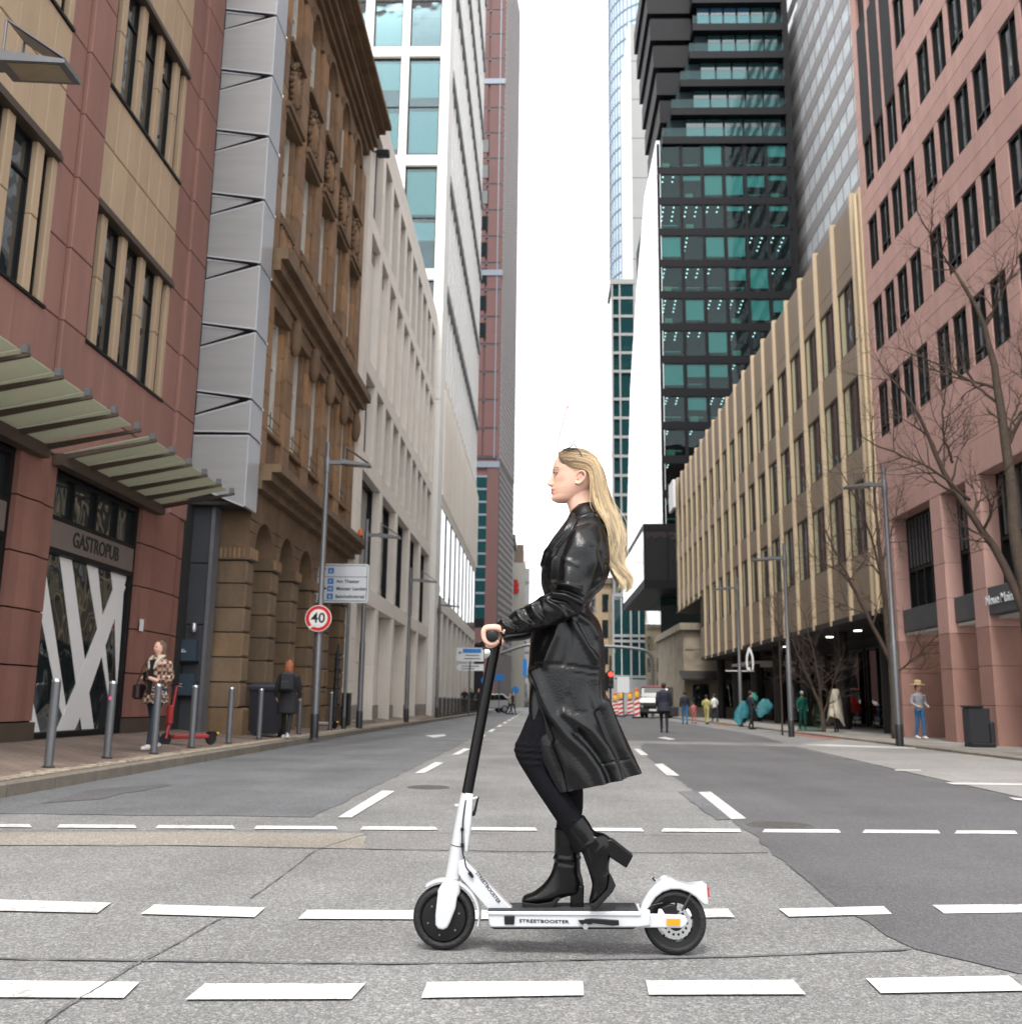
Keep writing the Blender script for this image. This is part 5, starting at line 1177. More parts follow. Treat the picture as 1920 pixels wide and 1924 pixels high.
mb = MB(); F4.prism(mb, [(-.23, s4[2]-.2), (-.1, s4[2]-.14), (.06, s4[2]-.16), (.05, s4[2]-.19), (-.12, s4[2]-.2), (-.2, s4[2]-.25)], .006, .008); part('sticker', mb, 'pale_panel', sp4)
part('clamp', MB().box(s4[0]-.06, s4[0]+.06, y4+.02, y4+.15, s4[2]-.03, s4[2]+.03), 'metal_dark', sp4)
# far small signs
def far_sign(px, py, y, w, h, mat, lab, shape='rect', ground=.1, extra=None):
    c = onY(px, py, y); t = thing('road_sign', lab, 'sign', (c[0], y, ground)); f = Fc(c[0], y, (1, 0), (0, -1)); mb = MB()
    if shape == 'rect': f.prism(mb, ro(-w/2, w/2, c[2]-h/2, c[2]+h/2, min(w, h)*.08), -.03, 0)
    elif shape == 'round': f.prism(mb, [(w/2*math.cos(a), c[2]+w/2*math.sin(a)) for a in np.linspace(0, 2*math.pi, 24, False)], -.03, 0)
    elif shape == 'arrow': f.prism(mb, [(-w/2, c[2]), (-w/2+h*.5, c[2]+h/2), (w/2, c[2]+h/2), (w/2, c[2]-h/2), (-w/2+h*.5, c[2]-h/2)], -.03, 0)
    elif shape == 'diamond': f.prism(mb, [(-w/2, c[2]), (0, c[2]+w/2), (w/2, c[2]), (0, c[2]-w/2)], -.03, 0)
    b = part('plate', mb, mat, t); part('post', MB().tube([(c[0], y+.06, ground), (c[0], y+.06, c[2]+h*.3)], .04, 8), 'metal_grey', t)
    if extra: extra(f, c, b)
    return t
def ex1(f, c, b):
    mb = MB(); f.box(mb, -.45, .7, c[2]+.1, c[2]+.36, 0, .01); part('blue_field', mb, 'sign_blue', b)
    mb = MB(); f.prism(mb, [(-.75, c[2]+.1), (-.6, c[2]+.2), (-.6, c[2]+.12), (-.5, c[2]+.12), (-.5, c[2]+.08), (-.6, c[2]+.08), (-.6, c[2])], 0, .01); f.box(mb, -.3, .6, c[2]-.08, c[2]-.02, 0, .01); f.box(mb, -.35, .65, c[2]-.28, c[2]-.22, 0, .01); part('text_line', mb, 'frame_grey', b)
def ex2(f, c, b):
    mb = MB(); f.box(mb, -.5, .6, c[2]+.04, c[2]+.1, 0, .01); f.box(mb, -.5, .3, c[2]-.12, c[2]-.06, 0, .01); part('text_line', mb, 'frame_grey', b)
far_sign(883, 1230, 62, 1.72, .84, 'sign_white', 'white direction board with a blue motorway bar beyond the railing', extra=ex1)
far_sign(882, 1254, 62.1, 1.78, .42, 'sign_white', 'white arrow shaped direction board under the blue barred one', 'arrow', extra=ex2)
far_sign(916, 1263, 72, .5, .5, M('sign_yellow', (.75, .5, .06), .4), 'small yellow diamond priority sign beside the scooter stem', 'diamond')
far_sign(911, 1279, 78, .62, .62, 'sign_blue', 'small round blue sign left of the scooter stem', 'round')
far_sign(938, 1273, 80, .8, .5, 'sign_blue', 'small blue rectangular sign right of the scooter stem')
far_sign(968, 1297, 95, .7, .7, 'sign_blue', 'small round blue sign above the crossing pedestrians', 'round')
far_sign(986, 1255, 130, .55, 2.2, 'sign_blue', 'narrow blue sign far down the street')
# white notice board, barrier beacons
def exb(f, c, b):
    mb = MB(); f.prism(mb, [(-.5, c[2]-.0), (-.05, c[2]-.0), (-.27, c[2]+.4)], 0, .01); part('red_mark', mb, 'sign_red', b)
    mb = MB(); f.box(mb, .12, .5, c[2]+.0, c[2]+.35, 0, .01); f.box(mb, -.25, .1, c[2]-.6, c[2]-.3, 0, .01); part('blue_mark', mb, 'sign_blue', b)
    mb = MB(); f.box(mb, -.4, .45, c[2]+.55, c[2]+.62, 0, .01); part('text_line', mb, 'ink', b)
far_sign(1171, 1287, 62, .75, .95, 'sign_white', 'white notice board with red and blue marks above the striped beacons', extra=None)
def beacon(px, py, y, h, lab):
    c = onG(px, py, 0); y = c[1]; t = thing('warning_beacon', lab, 'beacon', (c[0], y, 0), 0, 'striped roadworks beacons')
    w = .3*y/67*1.2
    part('foot', MB().bbox(c[0]-w*.9, c[0]+w*.9, y-.2, y+.2, 0, .12, .02), 'rubber', t)
    bd = part('board', MB().box(c[0]-w/2, c[0]+w/2, y-.04, y+.04, .12, h), 'white_plain', t)
    f = Fc(c[0], y-.04, (1, 0), (0, -1)); n = 4
    for k in range(n):
        s = h/n; zz = .15+k*s; mb = MB(); f.prism(mb, [(-w/2, zz), (w/2, zz+s*.42), (w/2, min(h, zz+s*.85)), (-w/2, min(h, zz+s*.45))], 0, .012); part('red_stripe', mb, 'sign_red', bd)
    lm = part('lamp', MB().lathe([(.0, h+.02), (w*.42, h+.05), (w*.45, h+.3), (w*.3, h+.42), (0, h+.44)], 12, c=(c[0], y, 0)), M('lamp_yellow', (.85, .45, .02), .35), t, smooth=True)
    part('lamp_top', MB().lathe([(.0, h+.4), (w*.33, h+.42), (w*.3, h+.62), (0, h+.66)], 12, c=(c[0], y, 0)), 'orange_lamp', t, smooth=True)
for px, py, h, l in ((1197, 1350, 1.35, 'largest red and white beacon with yellow lamp before the dark van'), (1167, 1347, 1.3, 'red and white beacon with yellow lamp left of the notice board post'), (1184, 1345, 1.3, 'red and white beacon with yellow lamp right of the notice board post'), (1156, 1345, 1.15, 'red and white beacon with yellow lamp nearest the traffic light')): beacon(px, py, 0, h, l)
# traffic light arm over the road, red light
ty = 76.
tl_ = thing('signal_gantry', 'grey curved signal gantry arching over the street', 'gantry', (8.5, ty, 0))
pts = [onY(1226, 1352, ty), onY(1226, 1280, ty), onY(1225, 1240, ty), onY(1216, 1225, ty), onY(1195, 1219, ty), onY(1150, 1215, ty), onY(1080, 1213, ty), onY(1010, 1212, ty), onY(985, 1213, ty), onY(940, 1228, ty)]
part('arm', MB().tube(cr(pts, 40), .13, 8), 'metal_grey', tl_, smooth=True)
q = onY(1147, 1270, 60); tr = thing('traffic_light', 'traffic light showing red beside the notice board', 'traffic light', (q[0], 60, 0))
part('pole', MB().tube([(q[0], 60.1, 0), (q[0], 60.1, q[2]+1.2)], .06, 8), 'metal_dark', tr); hb = part('housing', MB().bbox(q[0]-.17, q[0]+.17, 59.85, 60.1, q[2]-.75, q[2]+.3, .03), 'black_plastic', tr)
part('red_lens', MB().lathe([(0, 0), (.13, .01), (.14, .05)], 14, 'y', (q[0], 59.8, q[2]+.08)), emit('red_signal', (1, .03, .02), 3), hb)
for k in (1, 2): part('dark_lens', MB().lathe([(0, 0), (.12, .01), (.12, .05)], 14, 'y', (q[0], 59.81, q[2]+.08-.32*k)), 'metal_dark', hb)
# railing at the white tower
rl = thing('railing', 'dark steel picket railing along the kerb before the white tower', 'railing', (-5.6, 68, .1))
def rx(y): return kx(y)-.35
mb = MB()
for z in (.22, 1.12): mb.tube([(rx(y), y, z) for y in np.linspace(51, 86, 12)], .025, 6)
part('rail', mb, 'metal_dark', rl)
for y in np.arange(51, 86.1, .34): part('picket', MB().box(rx(y)-.012, rx(y)+.012, y-.012, y+.012, .12, 1.12), 'metal_dark', rl)
for y in np.arange(51, 86.1, 2.04): part('post', MB().box(rx(y)-.03, rx(y)+.03, y-.03, y+.03, .1, 1.2), 'metal_dark', rl)
# wheelie bin, litter bin
wbp = onX(502, 1350, -5.98)
bn = thing('wheelie_bin', 'black wheelie bin standing by the sandstone piers', 'bin', (wbp[0], wbp[1], walk_z(wbp[0])))
part('body', MB().add([(-.26, -.3, .06), (.26, -.3, .06), (.26, .28, .06), (-.26, .28, .06), (-.33, -.36, 1.02), (.33, -.36, 1.02), (.33, .36, 1.02), (-.33, .36, 1.02)], [(0, 3, 2, 1), (4, 5, 6, 7), (0, 1, 5, 4), (1, 2, 6, 5), (2, 3, 7, 6), (3, 0, 4, 7)]), M('bin_navy', (.012, .014, .022), .5), bn, world=False)
part('rim', MB().bbox(-.37, .37, -.4, .4, .98, 1.05, .01), 'bin_navy', bn, world=False); part('lid', MB().add([(-.37, -.4, 1.05), (.37, -.4, 1.05), (.37, .42, 1.05), (-.37, .42, 1.05), (-.3, -.34, 1.12), (.3, -.34, 1.12), (.33, .36, 1.17), (-.33, .36, 1.17)], [(0, 3, 2, 1), (4, 5, 6, 7), (0, 1, 5, 4), (1, 2, 6, 5), (2, 3, 7, 6), (3, 0, 4, 7)]), 'bin_navy', bn, world=False)
for s in (-1, 1): part('wheel', MB().lathe([(.06, -.03), (.1, -.02), (.1, .02), (.06, .03)], 16, 'x', (s*.27, .25, .1)), 'rubber', bn, world=False)
lbp = onG(1838, 1404, .05)
lt = thing('litter_bin', 'dark grey litter bin with a paper cup on its foot between the pink pillars', 'bin', (lbp[0], lbp[1], .05))
part('body', MB().bbox(-.26, .26, -.2, .2, .08, .95, .03), M('bin_grey', (.03, .032, .04), .5), lt, world=False); part('foot', MB().bbox(-.24, .34, -.24, .24, 0, .1, .02), 'metal_dark', lt, world=False); part('hood', MB().bbox(-.28, .1, -.22, .22, .95, 1.0, .01), 'metal_dark', lt, world=False); part('side_box', MB().bbox(.18, .36, -.2, .18, .08, .62, .03), 'bin_grey', lt, world=False)
cup = thing('paper_cup', 'white paper cup left on top of the litter bin side box', 'cup', (lbp[0]+.27, lbp[1]-.05, .67)); part('cup_body', MB().lathe([(.035, 0), (.045, .11)], 12), 'white_plain', cup, world=False); part('cup_lid', MB().lathe([(.048, .11), (.048, .125), (.04, .13)], 12), 'pale_panel', cup, world=False)
ipp = onX(628, 1345, -6.05); ip = thing('iron_post', 'tall dark iron post leaning by the last sandstone pier', 'post', (ipp[0], ipp[1], walk_z(ipp[0])))
part('shaft', MB().tube([(0, 0, 0), (.02, 0, 2.0), (.03, 0, 2.45)], [.08, .07, .02], 8), 'metal_dark', ip, world=False)
mb = MB()
for k in range(7): mb.sphere((.005*k, 0, .3+k*.28), (.11, .1, .05), 8, 5)
part('ring', mb, 'metal_dark', ip, world=False, smooth=2)
dbx = onX(648, 1330, -6.1); db = thing('utility_cabinet', 'narrow black utility box at the corner of the limestone building', 'cabinet', (-6.05, dbx[1], .2)); part('body', MB().bbox(-.12, .1, -.25, .25, 0, .95, .02), 'black_plastic', db, world=False); part('cap', MB().bbox(-.13, .12, -.26, .26, .95, 1.0, .01), 'metal_dark', db, world=False)

# ================================================================ bare trees
M('bark', (.07, .052, .038), .9, var=.35, scale=9, bump=.5, bscale=30); M('twig', (.06, .04, .03), .9, var=.2)
def grow(mb, p, d, L, r, depth, rg):
    if r < .0022 or depth == 0: return
    n = 4; pts = [p]; q = p.copy(); dd = d.copy()
    for k in range(n):
        dd = dd+rg.normal(0, .16, 3)+np.array([0, 0, .05]); dd /= np.linalg.norm(dd); q = q+dd*L/n; pts.append(q.copy())
        if depth > 1 and rg.random() < .6:
            s = rg.normal(0, 1, 3); s -= dd*(s@dd); s /= np.linalg.norm(s); nd = dd*.75+s*.7; nd /= np.linalg.norm(nd)
            grow(mb, q, nd, L*rg.uniform(.5, .75), r*.55, depth-1, rg)
    mb.tube(pts, [r*(1-.75*i/n) for i in range(n+1)], 5 if r > .012 else 3, cap=False)
    if depth > 1: grow(mb, q, dd, L*.7, r*.5, depth-1, rg)
def tree(lab, y, limbs, base, seed, twl=1.1, depth=4):
    rg = np.random.default_rng(seed); b = onY(*limbs[0][0][0], y); t = thing('bare_tree', lab, 'tree', (b[0], y, base))
    tr_, tw = MB(), MB()
    for li, (px, r0, r1, dy) in enumerate(limbs):
        P = np.array([onY(*p, y) for p in px]); P[:, 1] += np.linspace(0, dy, len(P)) if li else 0
        if li == 0: P[0, 2] = base-.1
        if li: P[0, 1] = y
        P = cr(P, 18); P[1:] += rg.normal(0, .012, P[1:].shape); rad = np.linspace(r0, r1, 18)
        (tr_ if li == 0 else tw).tube(P, rad, 9 if r0 > .05 else 6)
        for i in range(4 if li else 8, 18):
            if rg.random() < (.8 if li else .6):
                dd = P[i]-P[i-1]; dd /= np.linalg.norm(dd); s = rg.normal(0, 1, 3); s[1] *= .8; s -= dd*(s@dd); s /= np.linalg.norm(s); nd = dd*.6+s*.75+np.array([0, 0, .15]); nd /= np.linalg.norm(nd)
                grow(tw, P[i], nd, twl*rg.uniform(.5, 1.0), rad[i]*.5+.003, depth, rg)
        dd = P[-1]-P[-2]; grow(tw, P[-1], dd/np.linalg.norm(dd), twl, r1, depth, rg)
    part('trunk', tr_, 'bark', t, smooth=2); part('crown', tw, 'twig', t, smooth=2)
tree('tall bare tree with a forked trunk at the right edge before the pink arcade', 20., [([(1965, 1412), (1935, 1180), (1908, 1010), (1894, 870), (1872, 715), (1850, 610), (1795, 510)], .17, .03, 0), ([(1935, 1180), (1885, 1045), (1825, 945), (1788, 870), (1742, 750), (1700, 690)], .095, .018, .8), ([(1822, 940), (1745, 885), (1650, 850), (1600, 830)], .035, .008, -.5),
     ([(1880, 760), (1800, 690), (1705, 640)], .035, .008, .5), ([(1850, 610), (1880, 550), (1905, 480)], .03, .008, -.4), ([(1890, 840), (1950, 740), (1990, 660)], .05, .01, .6), ([(1790, 870), (1760, 800), (1765, 700)], .03, .008, -.6)], .05, 3, 1.0)
tree('bare tree with many thin upright limbs between the arcade and the gold building', 30.6, [([(1683, 1385), (1678, 1280), (1665, 1150), (1655, 1050), (1645, 950), (1640, 830)], .13, .02, 0), ([(1676, 1250), (1640, 1170), (1600, 1080), (1572, 1015), (1545, 950)], .075, .012, .8), ([(1668, 1170), (1640, 1040), (1600, 945), (1560, 885)], .05, .01, -.7),
     ([(1656, 1060), (1682, 985), (1705, 920)], .04, .01, .5), ([(1605, 1090), (1560, 1060), (1528, 1040)], .03, .008, .4), ([(1676, 1270), (1720, 1230), (1765, 1180)], .04, .008, -.5)], .05, 5, 1.1)
tree('low bare tree with spreading limbs before the shop windows', 37., [([(1548, 1362), (1543, 1335), (1525, 1290), (1505, 1245), (1488, 1200)], .09, .015, 0), ([(1545, 1345), (1540, 1270), (1528, 1200), (1512, 1135)], .06, .01, .6), ([(1545, 1345), (1560, 1290), (1572, 1240)], .05, .01, -.5), ([(1530, 1300), (1500, 1270), (1480, 1262)], .03, .008, .3)], .05, 8, .9)
tree('thin bare sapling beside the lamp at the cycle strip', 34., [([(1470, 1372), (1466, 1250), (1462, 1150), (1460, 1060)], .035, .008, 0), ([(1466, 1200), (1450, 1130), (1440, 1090)], .015, .006, .3), ([(1465, 1180), (1480, 1110), (1490, 1080)], .015, .006, -.3)], .05, 9, .7, 3)
# ================================================================ people helpers
from mathutils.kdtree import KDTree
def fuse(parts, voxel, it=6, fac=.5):
    """join limbs and torso into ONE continuous skin; each face keeps the material of the limb it came from"""
    mb = MB(); src = []; mats = []
    for mt, q in parts:
        if mt not in mats: mats.append(mt)
        src += [(v, mats.index(mt)) for v in q.v]; mb.add(q.v, q.f)
    me = mesh_of(mb, 'f', None, fix=True); ob = bpy.data.objects.new('f', me); C.objects.link(ob)
    r = ob.modifiers.new('r', 'REMESH'); r.mode = 'VOXEL'; r.voxel_size = voxel
    s = ob.modifiers.new('s', 'SMOOTH'); s.iterations = it; s.factor = fac
    dg = bpy.context.evaluated_depsgraph_get(); out = bpy.data.meshes.new_from_object(ob.evaluated_get(dg))
    bpy.data.objects.remove(ob); bpy.data.meshes.remove(me)
    kd = KDTree(len(src))
    for i, (v, k) in enumerate(src): kd.insert(v, i)
    kd.balance(); out.materials.clear()
    for m_ in mats: out.materials.append(MATS[m_])
    if len(mats) > 1:
        for p in out.polygons: p.material_index = src[kd.find(p.center)[1]][1]
    out.polygons.foreach_set('use_smooth', [True]*len(out.polygons)); out.update()
    return out
def obj_of(name, me, parent=None, off=True):
    if parent is not None and off:
        r = parent
        while r.parent is not None: r = r.parent
        L = ROOTLOC.get(r.name); me.transform(Matrix.Translation((-L[0], -L[1], -L[2])))
    o = bpy.data.objects.new(name, me); C.objects.link(o)
    if parent is not None: o.parent = parent
    return o
def projv(P):
    d = P-C0; z = d@FW; u0 = FPX*(d@RT)/z; v0 = -FPX*(d@UP)/z
    return np.stack([CXP+u0*math.cos(ROLL)-v0*math.sin(ROLL), CYP+u0*math.sin(ROLL)+v0*math.cos(ROLL)], 1)
def seg_dist(Q, pl):
    best = np.full(len(Q), 1e9)
    for a, b in zip(pl[:-1], pl[1:]):
        a, b = np.array(a, float), np.array(b, float); t = np.clip(((Q-a)@(b-a))/((b-a)@(b-a)), 0, 1)
        best = np.minimum(best, np.linalg.norm(Q-(a+t[:, None]*(b-a)), axis=1))
    return best
SK = 1.35
def loftAB(rings, n=24, m=40, e=2., caps=(1, 1), strokes=(), wave=None, near_only=True, side=-1):
    """rings: (photo px of front edge, photo px of rear edge, half depth in y, y centre) -> lofted body of ellipses"""
    K = []
    for A, Bq, b, yc in rings:
        a3, b3 = onY(*A, yc), onY(*Bq, yc); K.append([a3[0], a3[2], b3[0], b3[2], b, yc])
    K = cr(K, m); th = np.linspace(0, 2*math.pi, n, False)
    cs, sn = np.cos(th), np.sin(th); ce = np.sign(cs)*np.abs(cs)**(2/e); se = np.sign(sn)*np.abs(sn)**(2/e)
    P = np.zeros((m, n, 3)); N = np.zeros((m, n, 3))
    for i, k in enumerate(K):
        c = np.array([(k[0]+k[2])/2, k[5], (k[1]+k[3])/2]); ax = np.array([(k[0]-k[2])/2, 0, (k[1]-k[3])/2]); ay = np.array([0, k[4], 0])
        P[i] = c+ce[:, None]*ax+se[:, None]*ay; d = cs[:, None]*ax/(np.linalg.norm(ax)**2+1e-9)+sn[:, None]*np.array([0, 1/k[4], 0]); N[i] = d/np.linalg.norm(d, axis=1)[:, None]
    if wave is not None: P = P+N*wave(np.linspace(0, 1, m)[:, None], th[None, :])[:, :, None]
    if strokes:
        Q = projv(P.reshape(-1, 3)); sd_ = np.where((N.reshape(-1, 3)[:, 1]) < .25, 1., .0)
        off = np.zeros(len(Q))
        for pl, w, h in strokes: off += h*SK*np.exp(-(seg_dist(Q, pl)/(w*1.15))**2)
        P = P+N*(off*sd_).reshape(m, n, 1)
    mb = MB(); mb.v = [tuple(v) for v in P.reshape(-1, 3)]
    for i in range(m-1):
        for j in range(n): mb.f.append((i*n+j, i*n+(j+1) % n, (i+1)*n+(j+1) % n, (i+1)*n+j))
    if caps[0]: mb.f.append(tuple(range(n-1, -1, -1)))
    if caps[1]: mb.f.append(tuple(range((m-1)*n, m*n)))
    return mb
def soft(o, w=.006, seg=2):
    b = o.modifiers.new('b', 'BEVEL'); b.width = w; b.segments = seg; b.limit_method = 'ANGLE'; b.angle_limit = R(40)
    o.data.polygons.foreach_set('use_smooth', [True]*len(o.data.polygons))
    try: o.data.set_sharp_from_angle(angle=R(50))
    except Exception: pass
    return o

# ================================================================ the white electric scooter
YC = 4.28
ec0 = onY(1040, 1790, YC)
es = thing('electric_scooter', 'white electric scooter with a black stem ridden across the crossing', 'scooter', (ec0[0], YC, 0))
def W3(px, py, y=YC): return onY(px, py, y)
def PP(poly, y0, y1, yref=YC):
    q = [onY(*p, yref) for p in poly]; return MB().prism([(p[0], p[2]) for p in q], lambda a, b: (a, y0, b), lambda a, b: (a, y1, b))
Rw = .128
cf = W3(834.5, 1731); cf[2] = Rw; crr = W3(1267.5, 1731); crr[2] = Rw
M('tyre', (.006, .006, .0065), .65, var=.25, scale=60, bump=.3, bscale=90)
def tyre_mb(c, R_, t, w):
    prof = []
    for a in np.linspace(0, 2*math.pi, 18, False): prof.append((R_-t+t*math.cos(a), w*math.sin(a)))
    prof.append(prof[0]); mb = MB().lathe(prof, 48, 'y', c, cap=False)
    return mb
fwh = part('wheel', MB().lathe([(.0, -.03), (.05, -.034), (.088, -.03), (.095, -.02), (.095, .02), (.088, .03), (.05, .034), (0, .03)], 40, 'y', cf), M('hub_black', (.006, .006, .0065), .42, var=.2, spec=.3), es, smooth=True)
part('tyre', tyre_mb(cf, Rw, .02, .03), 'tyre', fwh, smooth=2)
for k in range(6):
    t = k*math.pi/3+.3; part('bolt', MB().lathe([(.004, -.0365), (.004, -.033)], 8, 'y', (cf[0]+.066*math.cos(t), cf[1], cf[2]+.066*math.sin(t))), 'metal_grey', fwh)
mb = MB()
for k in range(44):                                             # tread blocks
    t = k*2*math.pi/44
    for s in (-1, 1): mb.add([(cf[0]+r_*math.cos(t+o_), YC+s*w_, cf[2]+r_*math.sin(t+o_)) for r_, o_, w_ in ((Rw-.001, 0, .004), (Rw-.001, .06, .004), (Rw-.008, .1, .024), (Rw-.008, .05, .024))], [(0, 1, 2, 3)])
part('tread', mb, 'rubber', fwh)
rwh = part('wheel', MB().lathe([(.075, -.022), (.098, -.026), (.098, .026), (.075, .022), (.075, -.022)], 40, 'y', crr, cap=False), 'hub_black', es, smooth=True)
part('tyre', tyre_mb(crr, Rw, .02, .03), 'tyre', rwh, smooth=2)
mb = MB()
for k in range(10):
    t = k*math.pi/5; mb.tube([(crr[0]+.02*math.cos(t), YC-.01, crr[2]+.02*math.sin(t)), (crr[0]+.08*math.cos(t+.25), YC-.008, crr[2]+.08*math.sin(t+.25))], .005, 6)
part('spoke', mb, 'hub_black', rwh); part('hub', MB().lathe([(.03, -.04), (.03, .04)], 20, 'y', crr), 'hub_black', rwh)
dsk = []
for k in range(40):
    t = k*2*math.pi/40; dsk.append((.062+.003*(k % 2))*np.array([math.cos(t), math.sin(t)]))
part('brake_disc', MB().prism([tuple(p) for p in dsk], lambda a, b: (crr[0]+a, YC-.034, crr[2]+b), lambda a, b: (crr[0]+a, YC-.031, crr[2]+b)), 'metal_bright', rwh)
mb = MB()
for k in range(14):
    t = k*2*math.pi/14; mb.lathe([(.0055, -.0352), (.0055, -.0345)], 8, 'y', (crr[0]+.045*math.cos(t), YC, crr[2]+.045*math.sin(t)))
part('disc_hole', mb, 'ink', rwh)
soft(part('caliper', PP([(1238, 1702), (1255, 1695), (1268, 1698), (1270, 1715), (1258, 1722), (1244, 1716)], YC-.055, YC-.025), 'black_plastic', es), .004)
part('brake_cable', MB().tube([W3(1213, 1712, YC-.05), W3(1225, 1702, YC-.055), W3(1245, 1697, YC-.05)], .003, 6), 'black_plastic', es)
# fork, front mudguard, head tube
Wp = 'white_paint_gloss'
for s in (-1, 1):
    a, b = (YC-.062, YC-.042) if s < 0 else (YC+.042, YC+.062)
    soft(part('fork_leg', PP([(825, 1674), (862, 1674), (858, 1702), (848, 1728), (843, 1738), (835, 1742), (826, 1740), (820.5, 1733), (820.5, 1715)], a, b), Wp, es), .008, 3)
soft(part('fork_crown', PP([(835, 1652), (863, 1652), (866, 1672), (862, 1684), (826, 1684), (823, 1672)], YC-.06, YC+.06), Wp, es), .014, 3)
mb = MB(); n = 26; arc = [R(t) for t in np.linspace(122, -12, n)]
for i, t in enumerate(arc):
    r0 = .1385+.006*math.sin(i/n*math.pi); w = .04*(1 if 3 < i < n-3 else .8)
    for dr, y in ((0, -w), (.006, -w), (.011, -w*.5), (.011, w*.5), (.006, w), (0, w), (.003, w*.5), (.003, -w*.5)): mb.v.append((cf[0]+(r0+dr)*math.cos(t), YC+y, cf[2]+(r0+dr)*math.sin(t)))
for i in range(n-1):
    for j in range(8): mb.f.append((i*8+j, i*8+(j+1) % 8, i*8+8+(j+1) % 8, i*8+8+j))
mb.f += [tuple(range(8)), tuple(range((n-1)*8, n*8))]
part('front_mudguard', mb, Wp, es, smooth=True)
ht = [W3(850, 1652), W3(857, 1610), W3(864, 1565), W3(872, 1520), W3(876, 1500), W3(878, 1492)]
part('head_tube', MB().tube(cr(ht, 20), list(np.interp(np.linspace(0, 1, 20), [0, .3, .8, 1], [.031, .0295, .0265, .0265])), 24), Wp, es, smooth=True)
for q in ((850.5, 1651), (860.5, 1589)):
    c = W3(*q); ax = W3(q[0]+3, q[1]-18)-c; ax /= np.linalg.norm(ax); part('ring_seam', MB().tube([c-ax*.0015, c+ax*.0015], .0308, 24), 'ink', es)
soft(part('latch_body', PP([(874, 1489), (890, 1491), (887, 1540), (880, 1600), (873, 1600), (871, 1540)], YC-.03, YC+.02), Wp, es), .006)
soft(part('latch_lever', PP([(897, 1497), (900, 1498), (893, 1532), (888, 1534), (887, 1529), (891, 1520)], YC-.02, YC+.02), 'black_plastic', es), .003)
soft(part('latch_catch', PP([(875, 1502), (897, 1496), (899, 1499), (876, 1506)], YC-.028, YC+.02), Wp, es), .002)
part('hook', MB().tube([W3(866, 1513), W3(855, 1514)], .006, 8), Wp, es)
part('cable', MB().tube(cr([W3(875, 1504, YC-.03), W3(870, 1540, YC-.034), W3(868, 1575, YC-.034), W3(869, 1600, YC-.034), W3(873, 1615, YC-.032), W3(876, 1630, YC-.03), W3(886, 1642, YC-.033)], 24), .0028, 6), 'black_plastic', es)
for q in ((869.5, 1557), (869.5, 1586)): part('cable_clip', MB().box(W3(*q)[0]-.006, W3(*q)[0]+.006, YC-.04, YC-.03, W3(*q)[2]-.006, W3(*q)[2]+.006), 'black_plastic', es)
part('cable_gland', PP([(880, 1638), (886, 1636), (891, 1644), (889, 1648), (884, 1643)], YC-.042, YC-.03), 'black_plastic', es)
soft(part('down_beam', PP([(862, 1618), (874, 1612), (880, 1620), (960, 1703), (975, 1708), (918, 1708), (868, 1650), (862, 1640)], YC-.03, YC+.03), Wp, es), .008, 3)
# stem and bars
gx = onY(924.5, 1195.5, YC-.245); tb = np.array([gx[0], YC, gx[2]])
part('stem', MB().tube([W3(877, 1496), tb+np.array([.004, 0, -.012])], .0235, 24), M('stem_black', (.005, .005, .0055), .35, var=.1, spec=.3), es, smooth=True)
part('bar', MB().tube([tb-np.array([0, .24, 0]), tb+np.array([0, .24, 0])], .0135, 16), 'stem_black', es, smooth=True)
for s in (-1, 1):
    g = part('grip', MB().tube([tb+np.array([0, s*.12, 0]), tb+np.array([0, s*.245, 0])], .0205, 18), 'rubber', es, smooth=True)
    part('end_cap', MB().lathe([(.0235, s*.245), (.0235, s*.252), (.016, s*.256), (0, s*.256)], 18, 'y', tb), 'black_plastic', g, smooth=True)
    part('brake_lever', MB().tube([tb+np.array([-.015, s*.09, -.005]), tb+np.array([-.055, s*.12, -.02]), tb+np.array([-.06, s*.2, -.028])], .006, 8), 'black_plastic', es)
soft(part('display', MB().box(tb[0]-.02, tb[0]+.03, YC-.035, YC+.035, tb[2]-.03, tb[2]+.022), 'black_plastic', es), .008)
part('headlight', MB().lathe([(.02, -.012), (.02, .012)], 14, 'x', (tb[0]-.03, YC, tb[2]-.06)), 'metal_bright', es)
# deck
soft(part('deck', PP([(917, 1713), (1204, 1713), (1222, 1711), (1222, 1741), (1200, 1744), (922, 1744), (918, 1738)], YC-.078, YC+.078, YC-.08), Wp, es), .007, 3)
soft(part('deck_rail', PP([(915, 1713), (1204, 1713), (1204, 1722), (918, 1720)], YC-.084, YC+.084, YC-.08), Wp, es), .004)
part('deck_mat', PP([(917, 1710.8), (1198, 1710.8), (1203, 1716), (915, 1716)], YC-.076, YC+.076, YC-.076), M('mat_grey', (.03, .031, .034), .8, var=.3, scale=60, bump=.4, bscale=150), es)
part('underside', PP([(922, 1744), (1196, 1744), (1190, 1747.5), (928, 1747.5)], YC-.06, YC+.06, YC-.07), 'black_plastic', es)
soft(part('charge_port', PP([(947, 1722), (967, 1722), (966, 1738), (948, 1738)], YC-.086, YC-.07, YC-.085), 'black_plastic', es), .002)
dz = W3(1022, 1732, YC-.08); part('lettering', text_mb('STREETBOOSTER', .023, lambda u, v, w: (dz[0]+u*1.12, YC-.0795-w, dz[2]+v*.75), .002, .0003, spacing=1.02), 'ink', es)
bq = W3(917, 1668, YC-.03); ang = math.atan2(W3(940, 1700)[2]-W3(897, 1642)[2], W3(940, 1700)[0]-W3(897, 1642)[0])
